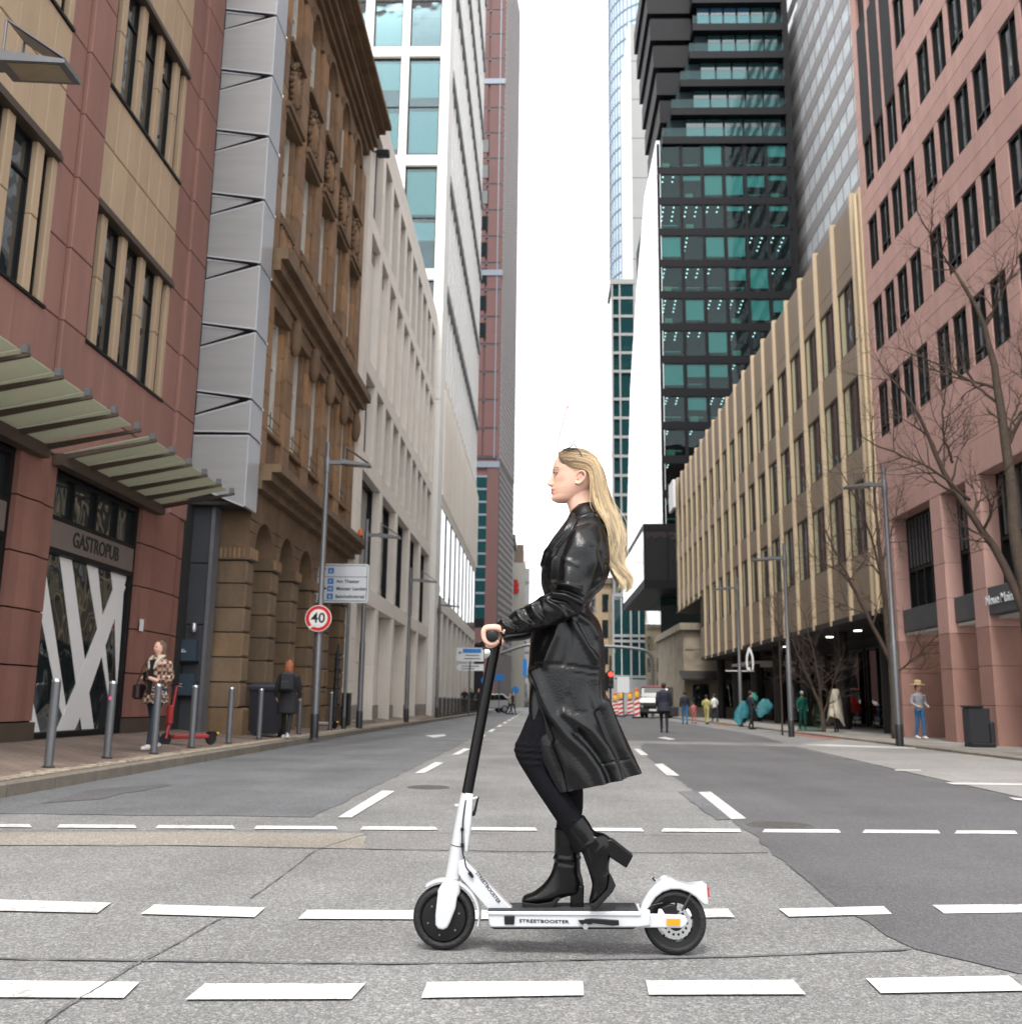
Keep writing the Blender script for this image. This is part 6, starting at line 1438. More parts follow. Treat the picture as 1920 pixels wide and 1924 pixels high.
part('lettering', text_mb('STREETBOOSTER', .02, lambda u, v, w: (bq[0]+u*math.cos(ang)-v*math.sin(ang), YC-.031-w, bq[2]+u*math.sin(ang)+v*math.cos(ang)), .002, .0002), 'metal_dark', es)
ks = part('kickstand', PP([(1098, 1728), (1110, 1727), (1162, 1730), (1163, 1738), (1150, 1739), (1112, 1734), (1100, 1736)], YC-.1, YC-.08, YC-.09), 'black_plastic', es)
part('pivot', MB().lathe([(.011, -.106), (.011, -.09)], 14, 'y', (W3(1098, 1731)[0], YC, W3(1098, 1731)[2])), 'metal_bright', ks); part('bracket', PP([(1085, 1721), (1112, 1721), (1110, 1728), (1090, 1728)], YC-.09, YC-.078), 'black_plastic', ks)
for s in (-1, 1):
    a, b = (YC-.066, YC-.046) if s < 0 else (YC+.046, YC+.066)
    soft(part('rear_arm', PP([(1200, 1714), (1222, 1717), (1280, 1719), (1288, 1722), (1292, 1731), (1288, 1740), (1280, 1744), (1200, 1743)], a, b, YC-.056), Wp, es), .006, 3)
soft(part('axle_plate', PP([(1231, 1719), (1234, 1703), (1240, 1703), (1250, 1719)], YC-.06, YC-.05), Wp, es), .003)
part('reflector', PP([(1252.5, 1727), (1277.5, 1727), (1277.5, 1739.5), (1252.5, 1739.5)], YC-.071, YC-.066, YC-.068), M('reflector_orange', (.85, .27, .01), .25), es)
of = [(1199, 1712), (1206, 1690), (1217, 1672), (1232, 1657), (1248, 1648), (1258, 1648), (1272, 1655), (1292, 1661), (1308, 1660), (1325, 1658), (1327, 1680), (1329, 1697), (1322, 1699)]
ci_ = [(1316, 1695), (1304, 1683), (1290, 1674), (1275, 1669), (1258, 1669), (1243, 1674), (1230, 1684), (1222, 1696), (1216, 1710)]
soft(part('rear_mudguard', PP(of+ci_, YC-.04, YC+.04), Wp, es), .007, 3)
part('tail_light', PP([(1325, 1666), (1330, 1667), (1331, 1684), (1326, 1685)], YC-.025, YC+.025), M('tail_red', (.55, .02, .03), .3), es)
part('mudguard_stay', MB().tube([W3(1298, 1680, YC-.05), W3(1281, 1712, YC-.06)], .0045, 8), 'metal_dark', es)
part('mudguard_hook', MB().tube([W3(1231, 1656), W3(1226, 1651), W3(1229, 1649)], .004, 6), 'black_plastic', es)

# ================================================================ the rider
M('leather', (.0025, .0028, .0033), .3, var=.2, scale=14, bump=.1, bscale=110, spec=.36)
M('leather_boot', (.0022, .0022, .0025), .26, var=.2, scale=20, bump=.06, bscale=120, spec=.3)
M('denim_black', (.006, .006, .008), .9, var=.35, scale=60, bump=.3, bscale=220, spec=.12)
M('lining', (.006, .006, .007), .8)
M('lip', (.55, .16, .16), .4, var=.05); M('brow', (.2, .12, .075), .8); M('lash', (.05, .03, .025), .7)
wm = thing('person', 'woman with long blond hair in a black leather coat riding the white electric scooter', 'person', (W3(1040, 1705)[0], YC, W3(1040, 1705)[2]))
def u2(u, v): return (980+u*.07795, 830+v*.07795)
def head_mb():
    T = np.array([(256, 1150, 1560, .018), (272, 1050, 1650, .036), (305, 960, 1735, .053), (350, 888, 1790, .063), (420, 830, 1835, .07), (520, 783, 1855, .0745), (620, 757, 1865, .076), (690, 752, 1866, .076), (770, 776, 1862, .0755), (860, 772, 1850, .0742), (940, 768, 1830, .0725),
                  (1020, 766, 1800, .0705), (1080, 757, 1765, .0685), (1150, 742, 1710, .065), (1200, 744, 1660, .0615), (1250, 745, 1600, .058), (1300, 748, 1540, .0535), (1360, 737, 1450, .048), (1415, 752, 1340, .041), (1455, 800, 1210, .03), (1474, 850, 1080, .014)])
    vv = np.concatenate([np.linspace(256, 640, 20), np.linspace(655, 1474, 66)]); n = 120
    th = np.linspace(0, 2*math.pi, n, False); mb = MB()
    nv = [650, 700, 745, 790, 860, 910, 965, 1005, 1030, 1055, 1078, 1100, 1128]; nd = [0, 10, 26, 44, 72, 98, 132, 160, 158, 128, 72, 44, 30]; ns = [.012, .011, .0095, .009, .0095, .0105, .012, .0125, .0135, .0145, .013, .011, .012]
    lv = [1110, 1135, 1155, 1175, 1192, 1210, 1235, 1255, 1280, 1330, 1372, 1415, 1440]; ld = [8, 30, 46, 44, 20, 40, 50, 36, 8, 14, 26, 18, 0]
    for v in vv:
        f, b, w = [np.interp(v, T[:, 0], T[:, k]) for k in (1, 2, 3)]
        F3 = onY(*u2(f, v), YC); B3 = onY(*u2(b, v), YC); cxx = (F3[0]+B3[0])/2; az = (B3[0]-F3[0])/2; z = F3[2]
        us = 1/ (onY(*u2(f+1, v), YC)[0]-F3[0])
        for t in th:
            c, s = math.cos(t), math.sin(t); e = 2.25 if v < 1100 else 2.25-.35*(v-1100)/374
            x = -np.sign(c)*abs(c)**(2/e)*az; y = np.sign(s)*abs(s)**(2/e)*w
            if c > 0:
                y *= 1-.1*max(0, c)**2
                d = np.interp(v, nv, nd, 0, 0)*math.exp(-(y/np.interp(v, nv, ns))**2)+np.interp(v, lv, ld, 0, 0)*math.exp(-(y/.019)**2)
                d += 34*math.exp(-((v-1040)/28)**2)*math.exp(-((abs(y)-.0125)/.006)**2)*1.0          # nostril wings
                d -= 30*math.exp(-((v-782)/42)**2)*math.exp(-((abs(y)-.03)/.014)**2)                      # eye sockets
                d += 12*math.exp(-((v-690)/36)**2)*math.exp(-((abs(y)-.027)/.02)**2)                      # brow
                d += 10*math.exp(-((v-930)/90)**2)*math.exp(-((abs(y)-.045)/.018)**2)                     # cheek bone
                d -= 14*math.exp(-((v-1195)/18)**2)*math.exp(-((abs(y)-.024)/.006)**2)                    # mouth corner
                x -= d/us
            mb.v.append((cxx+x, YC+y, z))
    m_ = len(vv)
    for i in range(m_-1):
        for j in range(n): mb.f.append((i*n+j, i*n+n+j, i*n+n+(j+1) % n, i*n+(j+1) % n))
    mb.f += [tuple(range(n)), tuple(range(m_*n-1, (m_-1)*n-1, -1))]
    return mb
def ear_mb(s):
    mb = MB(); y = YC+s*.0735
    def e3(u, v, dy): q = onY(*u2(u, v), YC); return (q[0], y+s*dy, q[2])
    hel = [(1330, 905, .0), (1345, 845, .008), (1400, 812, .013), (1465, 822, .016), (1505, 870, .017), (1508, 930, .016), (1480, 1000, .013), (1435, 1050, .009), (1385, 1090, .006), (1340, 1098, .004), (1318, 1070, .001), (1322, 1030, .0)]
    mb.tube(cr([e3(*p) for p in hel], 40), [.0042]*8+[.0046]*24+[.0055]*8, 8)
    mb.tube([e3(1345, 1000, .001), e3(1385, 930, .004), e3(1430, 880, .008)], .007, 8); mb.tube([e3(1385, 1040, .003), e3(1430, 985, .006), e3(1455, 930, .009)], .0055, 8); mb.tube([e3(1360, 1070, .002), e3(1400, 1060, .003)], .007, 8)
    return mb
neck = loftAB([((1058, 928), (1116, 905), .046, YC), ((1064, 942), (1116, 930), .05, YC), ((1069, 958), (1117, 950), .052, YC), ((1073, 975), (1122, 968), .058, YC), ((1072, 992), (1128, 985), .075, YC)], 32, 26)
torso = loftAB([((1066, 985), (1126, 975), .075, YC), ((1050, 1005), (1132, 1000), .13, YC), ((1036, 1040), (1136, 1040), .14, YC), ((1034, 1080), (1128, 1080), .13, YC), ((1034, 1120), (1102, 1125), .11, YC), ((1018, 1170), (1116, 1170), .13, YC), ((1012, 1225), (1124, 1230), .14, YC), ((1030, 1270), (1100, 1280), .1, YC)], 32, 40)
yn, yf = YC-.068, YC+.012
legn = loftAB([((1032, 1215), (1116, 1228), .08, yn), ((1014, 1290), (1092, 1312), .078, yn), ((982, 1368), (1060, 1392), .07, yn), ((967, 1412), (1040, 1450), .06, yn), ((992, 1462), (1062, 1486), .055, yn-.01), ((1030, 1520), (1090, 1526), .05, yn-.015), ((1060, 1566), (1110, 1556), .042, yn-.015), ((1080, 1605), (1122, 1585), .035, yn-.015)], 28, 60, strokes=[([(966, 1398), (1010, 1402)], 2.2, .004), ([(968, 1410), (1020, 1412)], 2.2, .005), ([(972, 1422), (1022, 1425)], 2.2, .005), ([(980, 1436), (1026, 1436)], 2.2, .004), ([(1062, 1548), (1100, 1540)], 2., .003), ([(1068, 1556), (1108, 1549)], 2., .003)])
legf = loftAB([((1032, 1215), (1116, 1228), .08, yf), ((1026, 1300), (1098, 1310), .076, yf), ((1018, 1400), (1084, 1405), .066, yf), ((1036, 1460), (1094, 1465), .056, yf), ((1046, 1520), (1095, 1520), .05, yf), ((1044, 1565), (1085, 1568), .042, yf), ((1044, 1605), (1083, 1605), .036, yf)], 28, 50)
SR = [((1092, 982), (1128, 992), .05, YC-.1), ((1078, 998), (1130, 1014), .064, YC-.145), ((1066, 1024), (1126, 1040), .068, YC-.175), ((1056, 1056), (1118, 1072), .066, YC-.19), ((1047, 1090), (1110, 1106), .063, YC-.2), ((1034, 1112), (1098, 1140), .063, YC-.205), ((1012, 1124), (1066, 1166), .062, YC-.205), ((985, 1139), (1022, 1181), .057, YC-.205), ((955, 1157), (985, 1190), .05, YC-.2), ((936, 1168), (956, 1197), .043, YC-.2), ((928, 1172), (945, 1198), .041, YC-.2)]
def arm(s):
    rings = []
    for (A, Bq, b, y) in SR:
        c = ((A[0]+Bq[0])/2, (A[1]+Bq[1])/2); k = .62
        rings.append(((c[0]+(A[0]-c[0])*k, c[1]+(A[1]-c[1])*k), (c[0]+(Bq[0]-c[0])*k, c[1]+(Bq[1]-c[1])*k), b*.62, y))
    mb = loftAB(rings, 20, 40)
    if s > 0: mb.v = [(x, 2*YC-y, z) for x, y, z in mb.v]; mb.f = [tuple(reversed(f)) for f in mb.f]
    return mb
def hand(s):
    mb = MB(); ys = [-.238, -.219, -.2, -.181]; fl = [.88, 1., 1.04, .97]
    def h3(px, py, y): q = onY(px, py, YC-.215); return np.array([q[0], YC+y, q[2]])
    gc = (924.5, 1195.5)
    for y, k in zip(ys, fl):
        path = [(938, 1179), (922, 1178.5), (911.5, 1181), (909, 1191), (911.5, 1202.5), (919.5, 1209.3), (929, 1210), (936.5, 1204)]
        P = [h3(gc[0]+(a-gc[0])*(1+.02*(k-1)), gc[1]+(b-gc[1])*k if b < 1190 else gc[1]+(b-gc[1]), y) for a, b in path]
        mb.tube(cr(P, 26), list(np.interp(np.linspace(0, 1, 26), [0, .3, .36, .5, .58, .8, 1], [.0125, .012, .0122, .0108, .0112, .0098, .0068])), 10)
    palm = [(950, 1186), (938, 1181.5), (926, 1180), (917, 1181.5)]
    P = [h3(a, b, -.208) for a, b in palm]
    for dy in (-.022, 0, .022): mb.tube(cr([p+np.array([0, dy, 0]) for p in P], 14), [.017, .017, .016, .016, .016, .0155, .015, .0145, .014, .0135, .013, .012, .0115, .011], 12)
    th = [h3(940, 1186, -.19), h3(935, 1197, -.172), h3(930, 1208, -.166), h3(920, 1213, -.166), h3(911, 1210, -.17)]
    mb.tube(cr(th, 18), list(np.linspace(.013, .008, 18)), 10)
    if s > 0: mb.v = [(x, 2*YC-y, z) for x, y, z in mb.v]; mb.f = [tuple(reversed(f)) for f in mb.f]
    return mb
body = fuse([('skin', head_mb()), ('skin', ear_mb(-1)), ('skin', ear_mb(1)), ('skin', neck), ('denim_black', torso), ('denim_black', legn), ('denim_black', legf), ('skin', arm(-1)), ('skin', arm(1)), ('skin', hand(-1)), ('skin', hand(1))], .0027, 3, .5)
body.materials.append(MATS['lip']); li_ = len(body.materials)-1
lp = [np.array(u2(*q)) for q in ((680, 1142), (715, 1128), (760, 1150), (815, 1172), (770, 1190), (745, 1230), (725, 1262), (680, 1250))]
PC = np.array([p.center[:] for p in body.polygons]); QQ = projv(PC)
def inpoly(Q, pl):
    ins = np.zeros(len(Q), bool); k = len(pl)
    for i in range(k):
        a, b = pl[i], pl[(i+1) % k]; c_ = (a[1] > Q[:, 1]) != (b[1] > Q[:, 1]); xx = (b[0]-a[0])*(Q[:, 1]-a[1])/(b[1]-a[1]+1e-12)+a[0]; ins ^= c_ & (Q[:, 0] < xx)
    return ins
# lips: near half by outline, far half mirrored through the mid-plane
MP = PC.copy(); MP[:, 1] = np.where(PC[:, 1] > YC, 2*YC-PC[:, 1], PC[:, 1]); hit = inpoly(projv(MP), lp) & (np.abs(PC[:, 1]-YC) < .027)
for i in np.nonzero(hit)[0]: body.polygons[int(i)].material_index = li_
bo = obj_of('body', body, wm)
def f3(u, v, y): q = onY(*u2(u, v), YC); return np.array([q[0], y, q[2]])
for s in (-1, 1):
    part('eyebrow', MB().tube(cr([f3(762, 688, YC+s*.018), f3(785, 668, YC+s*.028), f3(830, 664, YC+s*.041), f3(880, 690, YC+s*.052)], 14), list(np.linspace(.0026, .0012, 14)), 6), 'brow', bo)
    part('eye', MB().sphere(f3(826, 787, YC+s*.0315), (.0105, .0115, .0062), 14, 10), M('eye_white', (.6, .55, .52), .2), bo, smooth=2)
    part('iris', MB().sphere(f3(797, 786, YC+s*.0335), (.006, .006, .0052), 10, 8), M('iris', (.06, .06, .07), .15), bo, smooth=2)
    mb = MB().tube(cr([f3(786, 795, YC+s*.021), f3(778, 775, YC+s*.03), f3(800, 766, YC+s*.04), f3(868, 782, YC+s*.0465)], 16), .0024, 6); part('eyelid', mb, 'skin', bo, smooth=2)
    mb = MB().tube(cr([f3(772, 790, YC+s*.026), f3(766, 783, YC+s*.032), f3(795, 776, YC+s*.0425), f3(872, 790, YC+s*.049)], 16), .0014, 5)
    for k in range(7): a = f3(770+k*14, 784, YC+s*(.03+.0028*k)); mb.tube([a, a+np.array([-.007, s*.002, .001])], [.0008, .0003], 4)
    part('eyelash', mb, 'lash', bo)
part('earring', MB().sphere(f3(1285, 1085, YC-.081), .0042, 8, 6), 'chrome', bo, smooth=2)
mf = MATS['skin'].copy(); mf.name = 'skin_face'; MATS['skin_face'] = mf; nt = mf.node_tree; b_ = nt.nodes['Principled BSDF']
src = b_.inputs['Base Color'].links[0].from_socket; tc = nt.nodes.new('ShaderNodeTexCoord'); ab = nt.nodes.new('ShaderNodeVectorMath'); ab.operation = 'ABSOLUTE'; lk(nt, tc.outputs['Object'], ab.inputs[0])
L0 = ROOTLOC[wm.name]
for (u, v, y, rad, col, k) in ((960, 960, .052, .034, (.72, .25, .17), .55), (1400, 950, .085, .03, (.72, .27, .19), .5), (640, 1020, .0, .018, (.7, .3, .23), .4), (850, 720, .04, .02, (.6, .34, .26), .35)):
    p = f3(u, v, YC+y); q = (abs(p[0]-L0[0]), abs(p[1]-L0[1]), abs(p[2]-L0[2]))
    ds_ = nt.nodes.new('ShaderNodeVectorMath'); ds_.operation = 'DISTANCE'; lk(nt, ab.outputs[0], ds_.inputs[0]); ds_.inputs[1].default_value = q
    mr = nt.nodes.new('ShaderNodeMapRange'); mr.interpolation_type = 'SMOOTHSTEP'; mr.inputs[1].default_value = 0; mr.inputs[2].default_value = rad; mr.inputs[3].default_value = k; mr.inputs[4].default_value = 0; lk(nt, ds_.outputs['Value'], mr.inputs[0])
    mx_ = nt.nodes.new('ShaderNodeMix'); mx_.data_type = 'RGBA'; mx_.inputs[7].default_value = (*col, 1); lk(nt, mr.outputs[0], mx_.inputs[0]); lk(nt, src, mx_.inputs[6]); src = mx_.outputs[2]
lk(nt, src, b_.inputs['Base Color']); b_.inputs['Subsurface Weight'].default_value = .12; b_.inputs['Subsurface Radius'].default_value = (.01, .004, .002); b_.inputs['Subsurface Scale'].default_value = 1
body.materials[0] = mf
# ---- coat
ski = [([(1006, 1262), (1020, 1305), (1037, 1343), (1068, 1385), (1098, 1412), (1122, 1445), (1140, 1490)], 8, .02), ([(1000, 1290), (1015, 1350), (1036, 1400), (1050, 1440), (1060, 1500)], 8, -.012), ([(1060, 1340), (1090, 1360), (1112, 1374), (1142, 1410), (1160, 1445), (1170, 1490)], 8, .013),
       ([(1137, 1320), (1150, 1358), (1168, 1406), (1193, 1452), (1205, 1480)], 6, .016), ([(1128, 1340), (1145, 1385), (1164, 1425), (1180, 1480)], 6, -.014), ([(1085, 1378), (1120, 1420), (1142, 1455), (1155, 1500)], 6, -.01), ([(1040, 1400), (1062, 1450), (1075, 1500)], 7, .01),
       ([(1066, 1152), (1092, 1195), (1118, 1240)], 5, .011), ([(1078, 1150), (1108, 1172), (1122, 1195)], 5, .009), ([(1052, 1150), (1044, 1195), (1024, 1248)], 6, .011), ([(1060, 1152), (1072, 1200), (1062, 1245)], 5, -.008), ([(1088, 1170), (1110, 1215)], 4, -.006),
       ([(1006, 1249), (1062, 1250), (1130, 1261)], 1.7, -.006), ([(1066, 1252), (1068, 1300), (1064, 1345)], 1.7, -.005), ([(1075, 1265), (1128, 1272), (1130, 1340), (1072, 1338)], 1.4, -.003),
       ([(1128, 1437), (1158, 1430), (1175, 1428)], 1.5, -.004),
       ([(1077, 968), (1062, 996), (1045, 1014), (1028, 1036), (1021, 1062)], 3.2, .011), ([(1084, 975), (1066, 1006), (1046, 1030), (1034, 1060), (1034, 1095)], 2., -.005), ([(1040, 1050), (1036, 1090), (1046, 1112)], 5, .01), ([(1120, 1040), (1128, 1075), (1118, 1105)], 6, .01), ([(1100, 1112), (1124, 1092)], 4, .009), ([(1108, 1120), (1132, 1080)], 3, -.006), ([(1140, 1060), (1136, 1095)], 5, -.008)]
def wv(t, th):
    a = np.clip((t-.5)/.5, 0, 1)**1.5
    return a*(.012*np.sin(5*th+1.5+3*t)+.008*np.sin(9*th+7*t))+.0022*np.sin(3*th+19*t)*np.sin(11*t+2*th)
crings = [((1078, 957), (1113, 951), .064, YC), ((1066, 975), (1122, 967), .09, YC), ((1050, 998), (1134, 989), .145, YC), ((1034, 1020), (1142, 1014), .168, YC), ((1022, 1045), (1146, 1044), .17, YC), ((1017, 1075), (1146, 1074), .165, YC), ((1017, 1100), (1137, 1098), .152, YC), ((1021, 1117), (1117, 1119), .138, YC),
          ((1019, 1133), (1107, 1136), .132, YC), ((1009, 1150), (1111, 1150), .142, YC), ((1001, 1172), (1125, 1171), .16, YC), ((996, 1206), (1133, 1206), .175, YC), ((993.5, 1250), (1136, 1250), .182, YC), ((993.5, 1306), (1135, 1298), .184, YC), ((996, 1368), (1150, 1338), .186, YC), ((1010, 1420), (1176, 1394), .19, YC), ((1028, 1455), (1190, 1424), .195, YC), ((1046, 1486), (1201, 1450), .2, YC)]
coat = part('coat', loftAB(crings, 180, 240, 2.55, caps=(0, 0), strokes=ski, wave=wv), 'leather', wm, smooth=2, fix=False)
lin = [((A[0]+5, A[1]), (Bq[0]-6, Bq[1]), b-.012, y) for A, Bq, b, y in crings[9:]]; lin[-1] = ((1050, 1484), (1196, 1450), .19, YC)
part('lining', loftAB(lin, 90, 60, 2.55, caps=(1, 0), wave=lambda t, th: np.clip((t-.2)/.8, 0, 1)**1.5*(.012*np.sin(5*th+1.5+3*(.5+.5*t))+.008*np.sin(9*th+7*(.5+.5*t)))), 'lining', coat, smooth=2, fix=False)
soft(part('belt', loftAB([((1018, 1123), (1110, 1125), .139, YC), ((1016, 1125), (1108, 1127), .145, YC), ((1015, 1138), (1107, 1141), .145, YC), ((1016, 1141), (1108, 1144), .14, YC)], 80, 12, 2.15, caps=(0, 0)), 'leather', coat, smooth=2), .001)
part('belt_loop', MB().bbox(W3(1085, 1130, YC-.15)[0]-.008, W3(1085, 1130, YC-.15)[0]+.008, YC-.152, YC-.138, W3(1085, 1146, YC-.15)[2], W3(1085, 1118, YC-.15)[2], .003), 'leather', coat)
part('collar', loftAB([((1079, 953), (1114, 946), .062, YC), ((1070, 965), (1121, 955), .085, YC), ((1060, 988), (1129, 974), .118, YC), ((1062, 990), (1127, 977), .112, YC)], 90, 30, 2.1, caps=(0, 0), strokes=[([(1064, 985), (1080, 975), (1100, 968), (1120, 962)], 2.5, .004)]), 'leather', coat, smooth=2)
# lapels: two flat leather leaves lying on the chest
for s in (-1, 1):
    pl = [(1074, 968), (1088, 976), (1070, 993), (1076, 1001), (1052, 1040), (1030, 1085), (1021, 1078), (1026, 1040), (1046, 1010), (1062, 990)]
    q = []
    for (a, b), d in zip(pl, (.1, .135, .135, .15, .165, .13, .07, .06, .06, .07)):
        p = onY(a, b, YC); q.append((p[0], YC+s*d, p[2]))
    mb = MB(); n = len(q); mb.add(q+[(x+.003, y-s*.012, z) for x, y, z in q], [tuple(range(n)), tuple(range(2*n-1, n-1, -1))]+[(i, n+i, n+(i+1) % n, (i+1) % n) for i in range(n)])
    part('lapel', mb, 'leather', coat) if s > 9 else None
slv = [([(1082, 1000), (1068, 1030), (1064, 1065), (1068, 1090)], 10, .008), ([(1112, 1030), (1106, 1075), (1100, 1110)], 7, -.006), ([(1046, 1098), (1070, 1100), (1090, 1106)], 3.4, .01), ([(1042, 1107), (1068, 1112), (1094, 1122)], 3, -.009), ([(1040, 1116), (1062, 1118), (1092, 1134)], 3.4, .01), ([(1034, 1126), (1062, 1132), (1080, 1148)], 3, -.008), ([(1030, 1130), (1050, 1142), (1062, 1158)], 3.4, .009),
       ([(1012, 1132), (1018, 1150), (1030, 1166)], 4.5, -.008), ([(1000, 1140), (1006, 1155), (1016, 1165)], 4, .008), ([(986, 1146), (992, 1160), (1004, 1170)], 4, -.007), ([(972, 1152), (980, 1165), (992, 1172)], 4, .008), ([(956, 1160), (964, 1172), (976, 1178)], 4, -.006), ([(944, 1168), (950, 1176), (966, 1182)], 3.5, .007), ([(1060, 1050), (1085, 1062)], 4, .004)]
sr = SR
wvs = lambda t, th: .0022*np.sin(26*t+2*th)+.0014*np.sin(43*t-3*th+1)
sl1 = loftAB(sr, 96, 170, 2.1, caps=(1, 0), strokes=slv, wave=wvs); part('sleeve', sl1, 'leather', coat, smooth=2, fix=False)
sl2 = MB(); q = loftAB(sr, 48, 90, 2.1, caps=(1, 0), wave=wvs); sl2.add([(x, 2*YC-y, z) for x, y, z in q.v], [tuple(reversed(f)) for f in q.f]); part('sleeve', sl2, 'leather', coat, smooth=2, fix=False)
# ---- boots
def boot(rings, sole, heel, yc, seam):
    b = part('boot', loftAB([(A, Bq, bb, yc) for A, Bq, bb in rings], 40, 90, 2.2, strokes=seam, caps=(0, 1)), 'leather_boot', wm, smooth=2, fix=False)
    soft(part('sole', PP(sole, yc-.037, yc+.037, yc), M('sole_black', (.012, .012, .013), .7, spec=.2), b), .006, 3); soft(part('heel', PP(heel, yc-.031, yc+.031, yc), 'leather_boot', b), .006, 3)
boot([((1042, 1557), (1089, 1562), .05), ((1042, 1585), (1090, 1590), .05), ((1041, 1610), (1090, 1615), .047), ((1038, 1632), (1091, 1638), .045), ((1031, 1648), (1096, 1660), .044), ((1022, 1660), (1092, 1680), .043), ((1012, 1669), (1068, 1684), .042), ((1002, 1676), (1042, 1692), .042), ((992, 1680), (1018, 1696), .04), ((984, 1684), (995, 1698), .034), ((981, 1690), (984, 1697), .02)],
     [(980, 1690), (983, 1702), (992, 1708), (1034, 1708), (1044, 1698), (1054, 1684), (1046, 1682), (1036, 1692), (1010, 1696), (985, 1693)], [(1072, 1664), (1097, 1662), (1095.5, 1708), (1071, 1708)], yf, [([(1040, 1612), (1066, 1616), (1090, 1612)], 2.5, .004), ([(1040, 1620), (1075, 1626)], 2.5, -.003), ([(1062, 1565), (1062, 1640)], 1.3, -.002)])
boot([((1061, 1560), (1097, 1532), .047), ((1071, 1574), (1107, 1546), .048), ((1083, 1590), (1117, 1561), .046), ((1093, 1603), (1136, 1567), .044), ((1099, 1618), (1149, 1580), .043), ((1104, 1632), (1147, 1605), .042), ((1109, 1648), (1144, 1630), .042), ((1112, 1662), (1146, 1648), .042), ((1110, 1678), (1144, 1664), .04), ((1107, 1690), (1130, 1682), .036), ((1107, 1698), (1117, 1694), .02)],
     [(1144, 1640), (1150, 1648), (1156, 1662), (1150, 1674), (1120, 1706), (1112, 1704), (1106, 1697), (1116, 1694), (1140, 1668), (1143, 1655)], [(1139, 1576), (1151, 1576), (1189, 1606), (1176, 1630), (1144, 1609), (1138, 1595)], yn-.015, [([(1120, 1575), (1128, 1590), (1124, 1604)], 3, .005), ([(1085, 1598), (1110, 1585)], 2.5, .003)])
# ---- hair
def hair_mat():
    mt = bpy.data.materials.new('hair'); mt.use_nodes = True; MATS['hair'] = mt; nt = mt.node_tree; b = nt.nodes['Principled BSDF']
    a = nt.nodes.new('ShaderNodeAttribute'); a.attribute_name = 'Col'; lk(nt, a.outputs['Color'], b.inputs['Base Color']); b.inputs['Roughness'].default_value = .42; b.inputs['Specular IOR Level'].default_value = .45
hair_mat()
G0 = [(1047, 857), (1062, 847), (1085, 845), (1108, 849), (1127, 859), (1139, 889), (1149, 920), (1159, 946), (1170, 972), (1172, 1008), (1169, 1044), (1182, 1064), (1188, 1090), (1173, 1112)]
G3 = [(1060, 886), (1072, 891), (1086, 894), (1098, 898), (1103, 908), (1103, 935), (1106, 960), (1123, 981), (1137, 1003), (1141, 1030), (1144, 1054), (1150, 1070), (1160, 1093), (1167, 1111)]
G1 = [(1049, 866), (1067, 874), (1086, 878), (1104, 883), (1112, 897), (1117, 925), (1124, 955), (1137, 985), (1149, 1012), (1152, 1040), (1152, 1062), (1166, 1080), (1176, 1098), (1166, 1113)]
G2 = [(1053, 860), (1068, 858), (1088, 860), (1110, 866), (1122, 880), (1130, 910), (1138, 942), (1150, 968), (1161, 995), (1163, 1028), (1160, 1056), (1174, 1074), (1183, 1096), (1171, 1114)]
G = [G0, G1, G2, G3]
G = np.array([cr(g, 40) for g in G])
for gi in range(4): lt_ = np.clip((np.linspace(0, 1, 40)-.4)/.6, 0, 1); G[gi, :, 0] += 3.6*np.sin(19*np.linspace(0, 1, 40)+.9*gi)*lt_
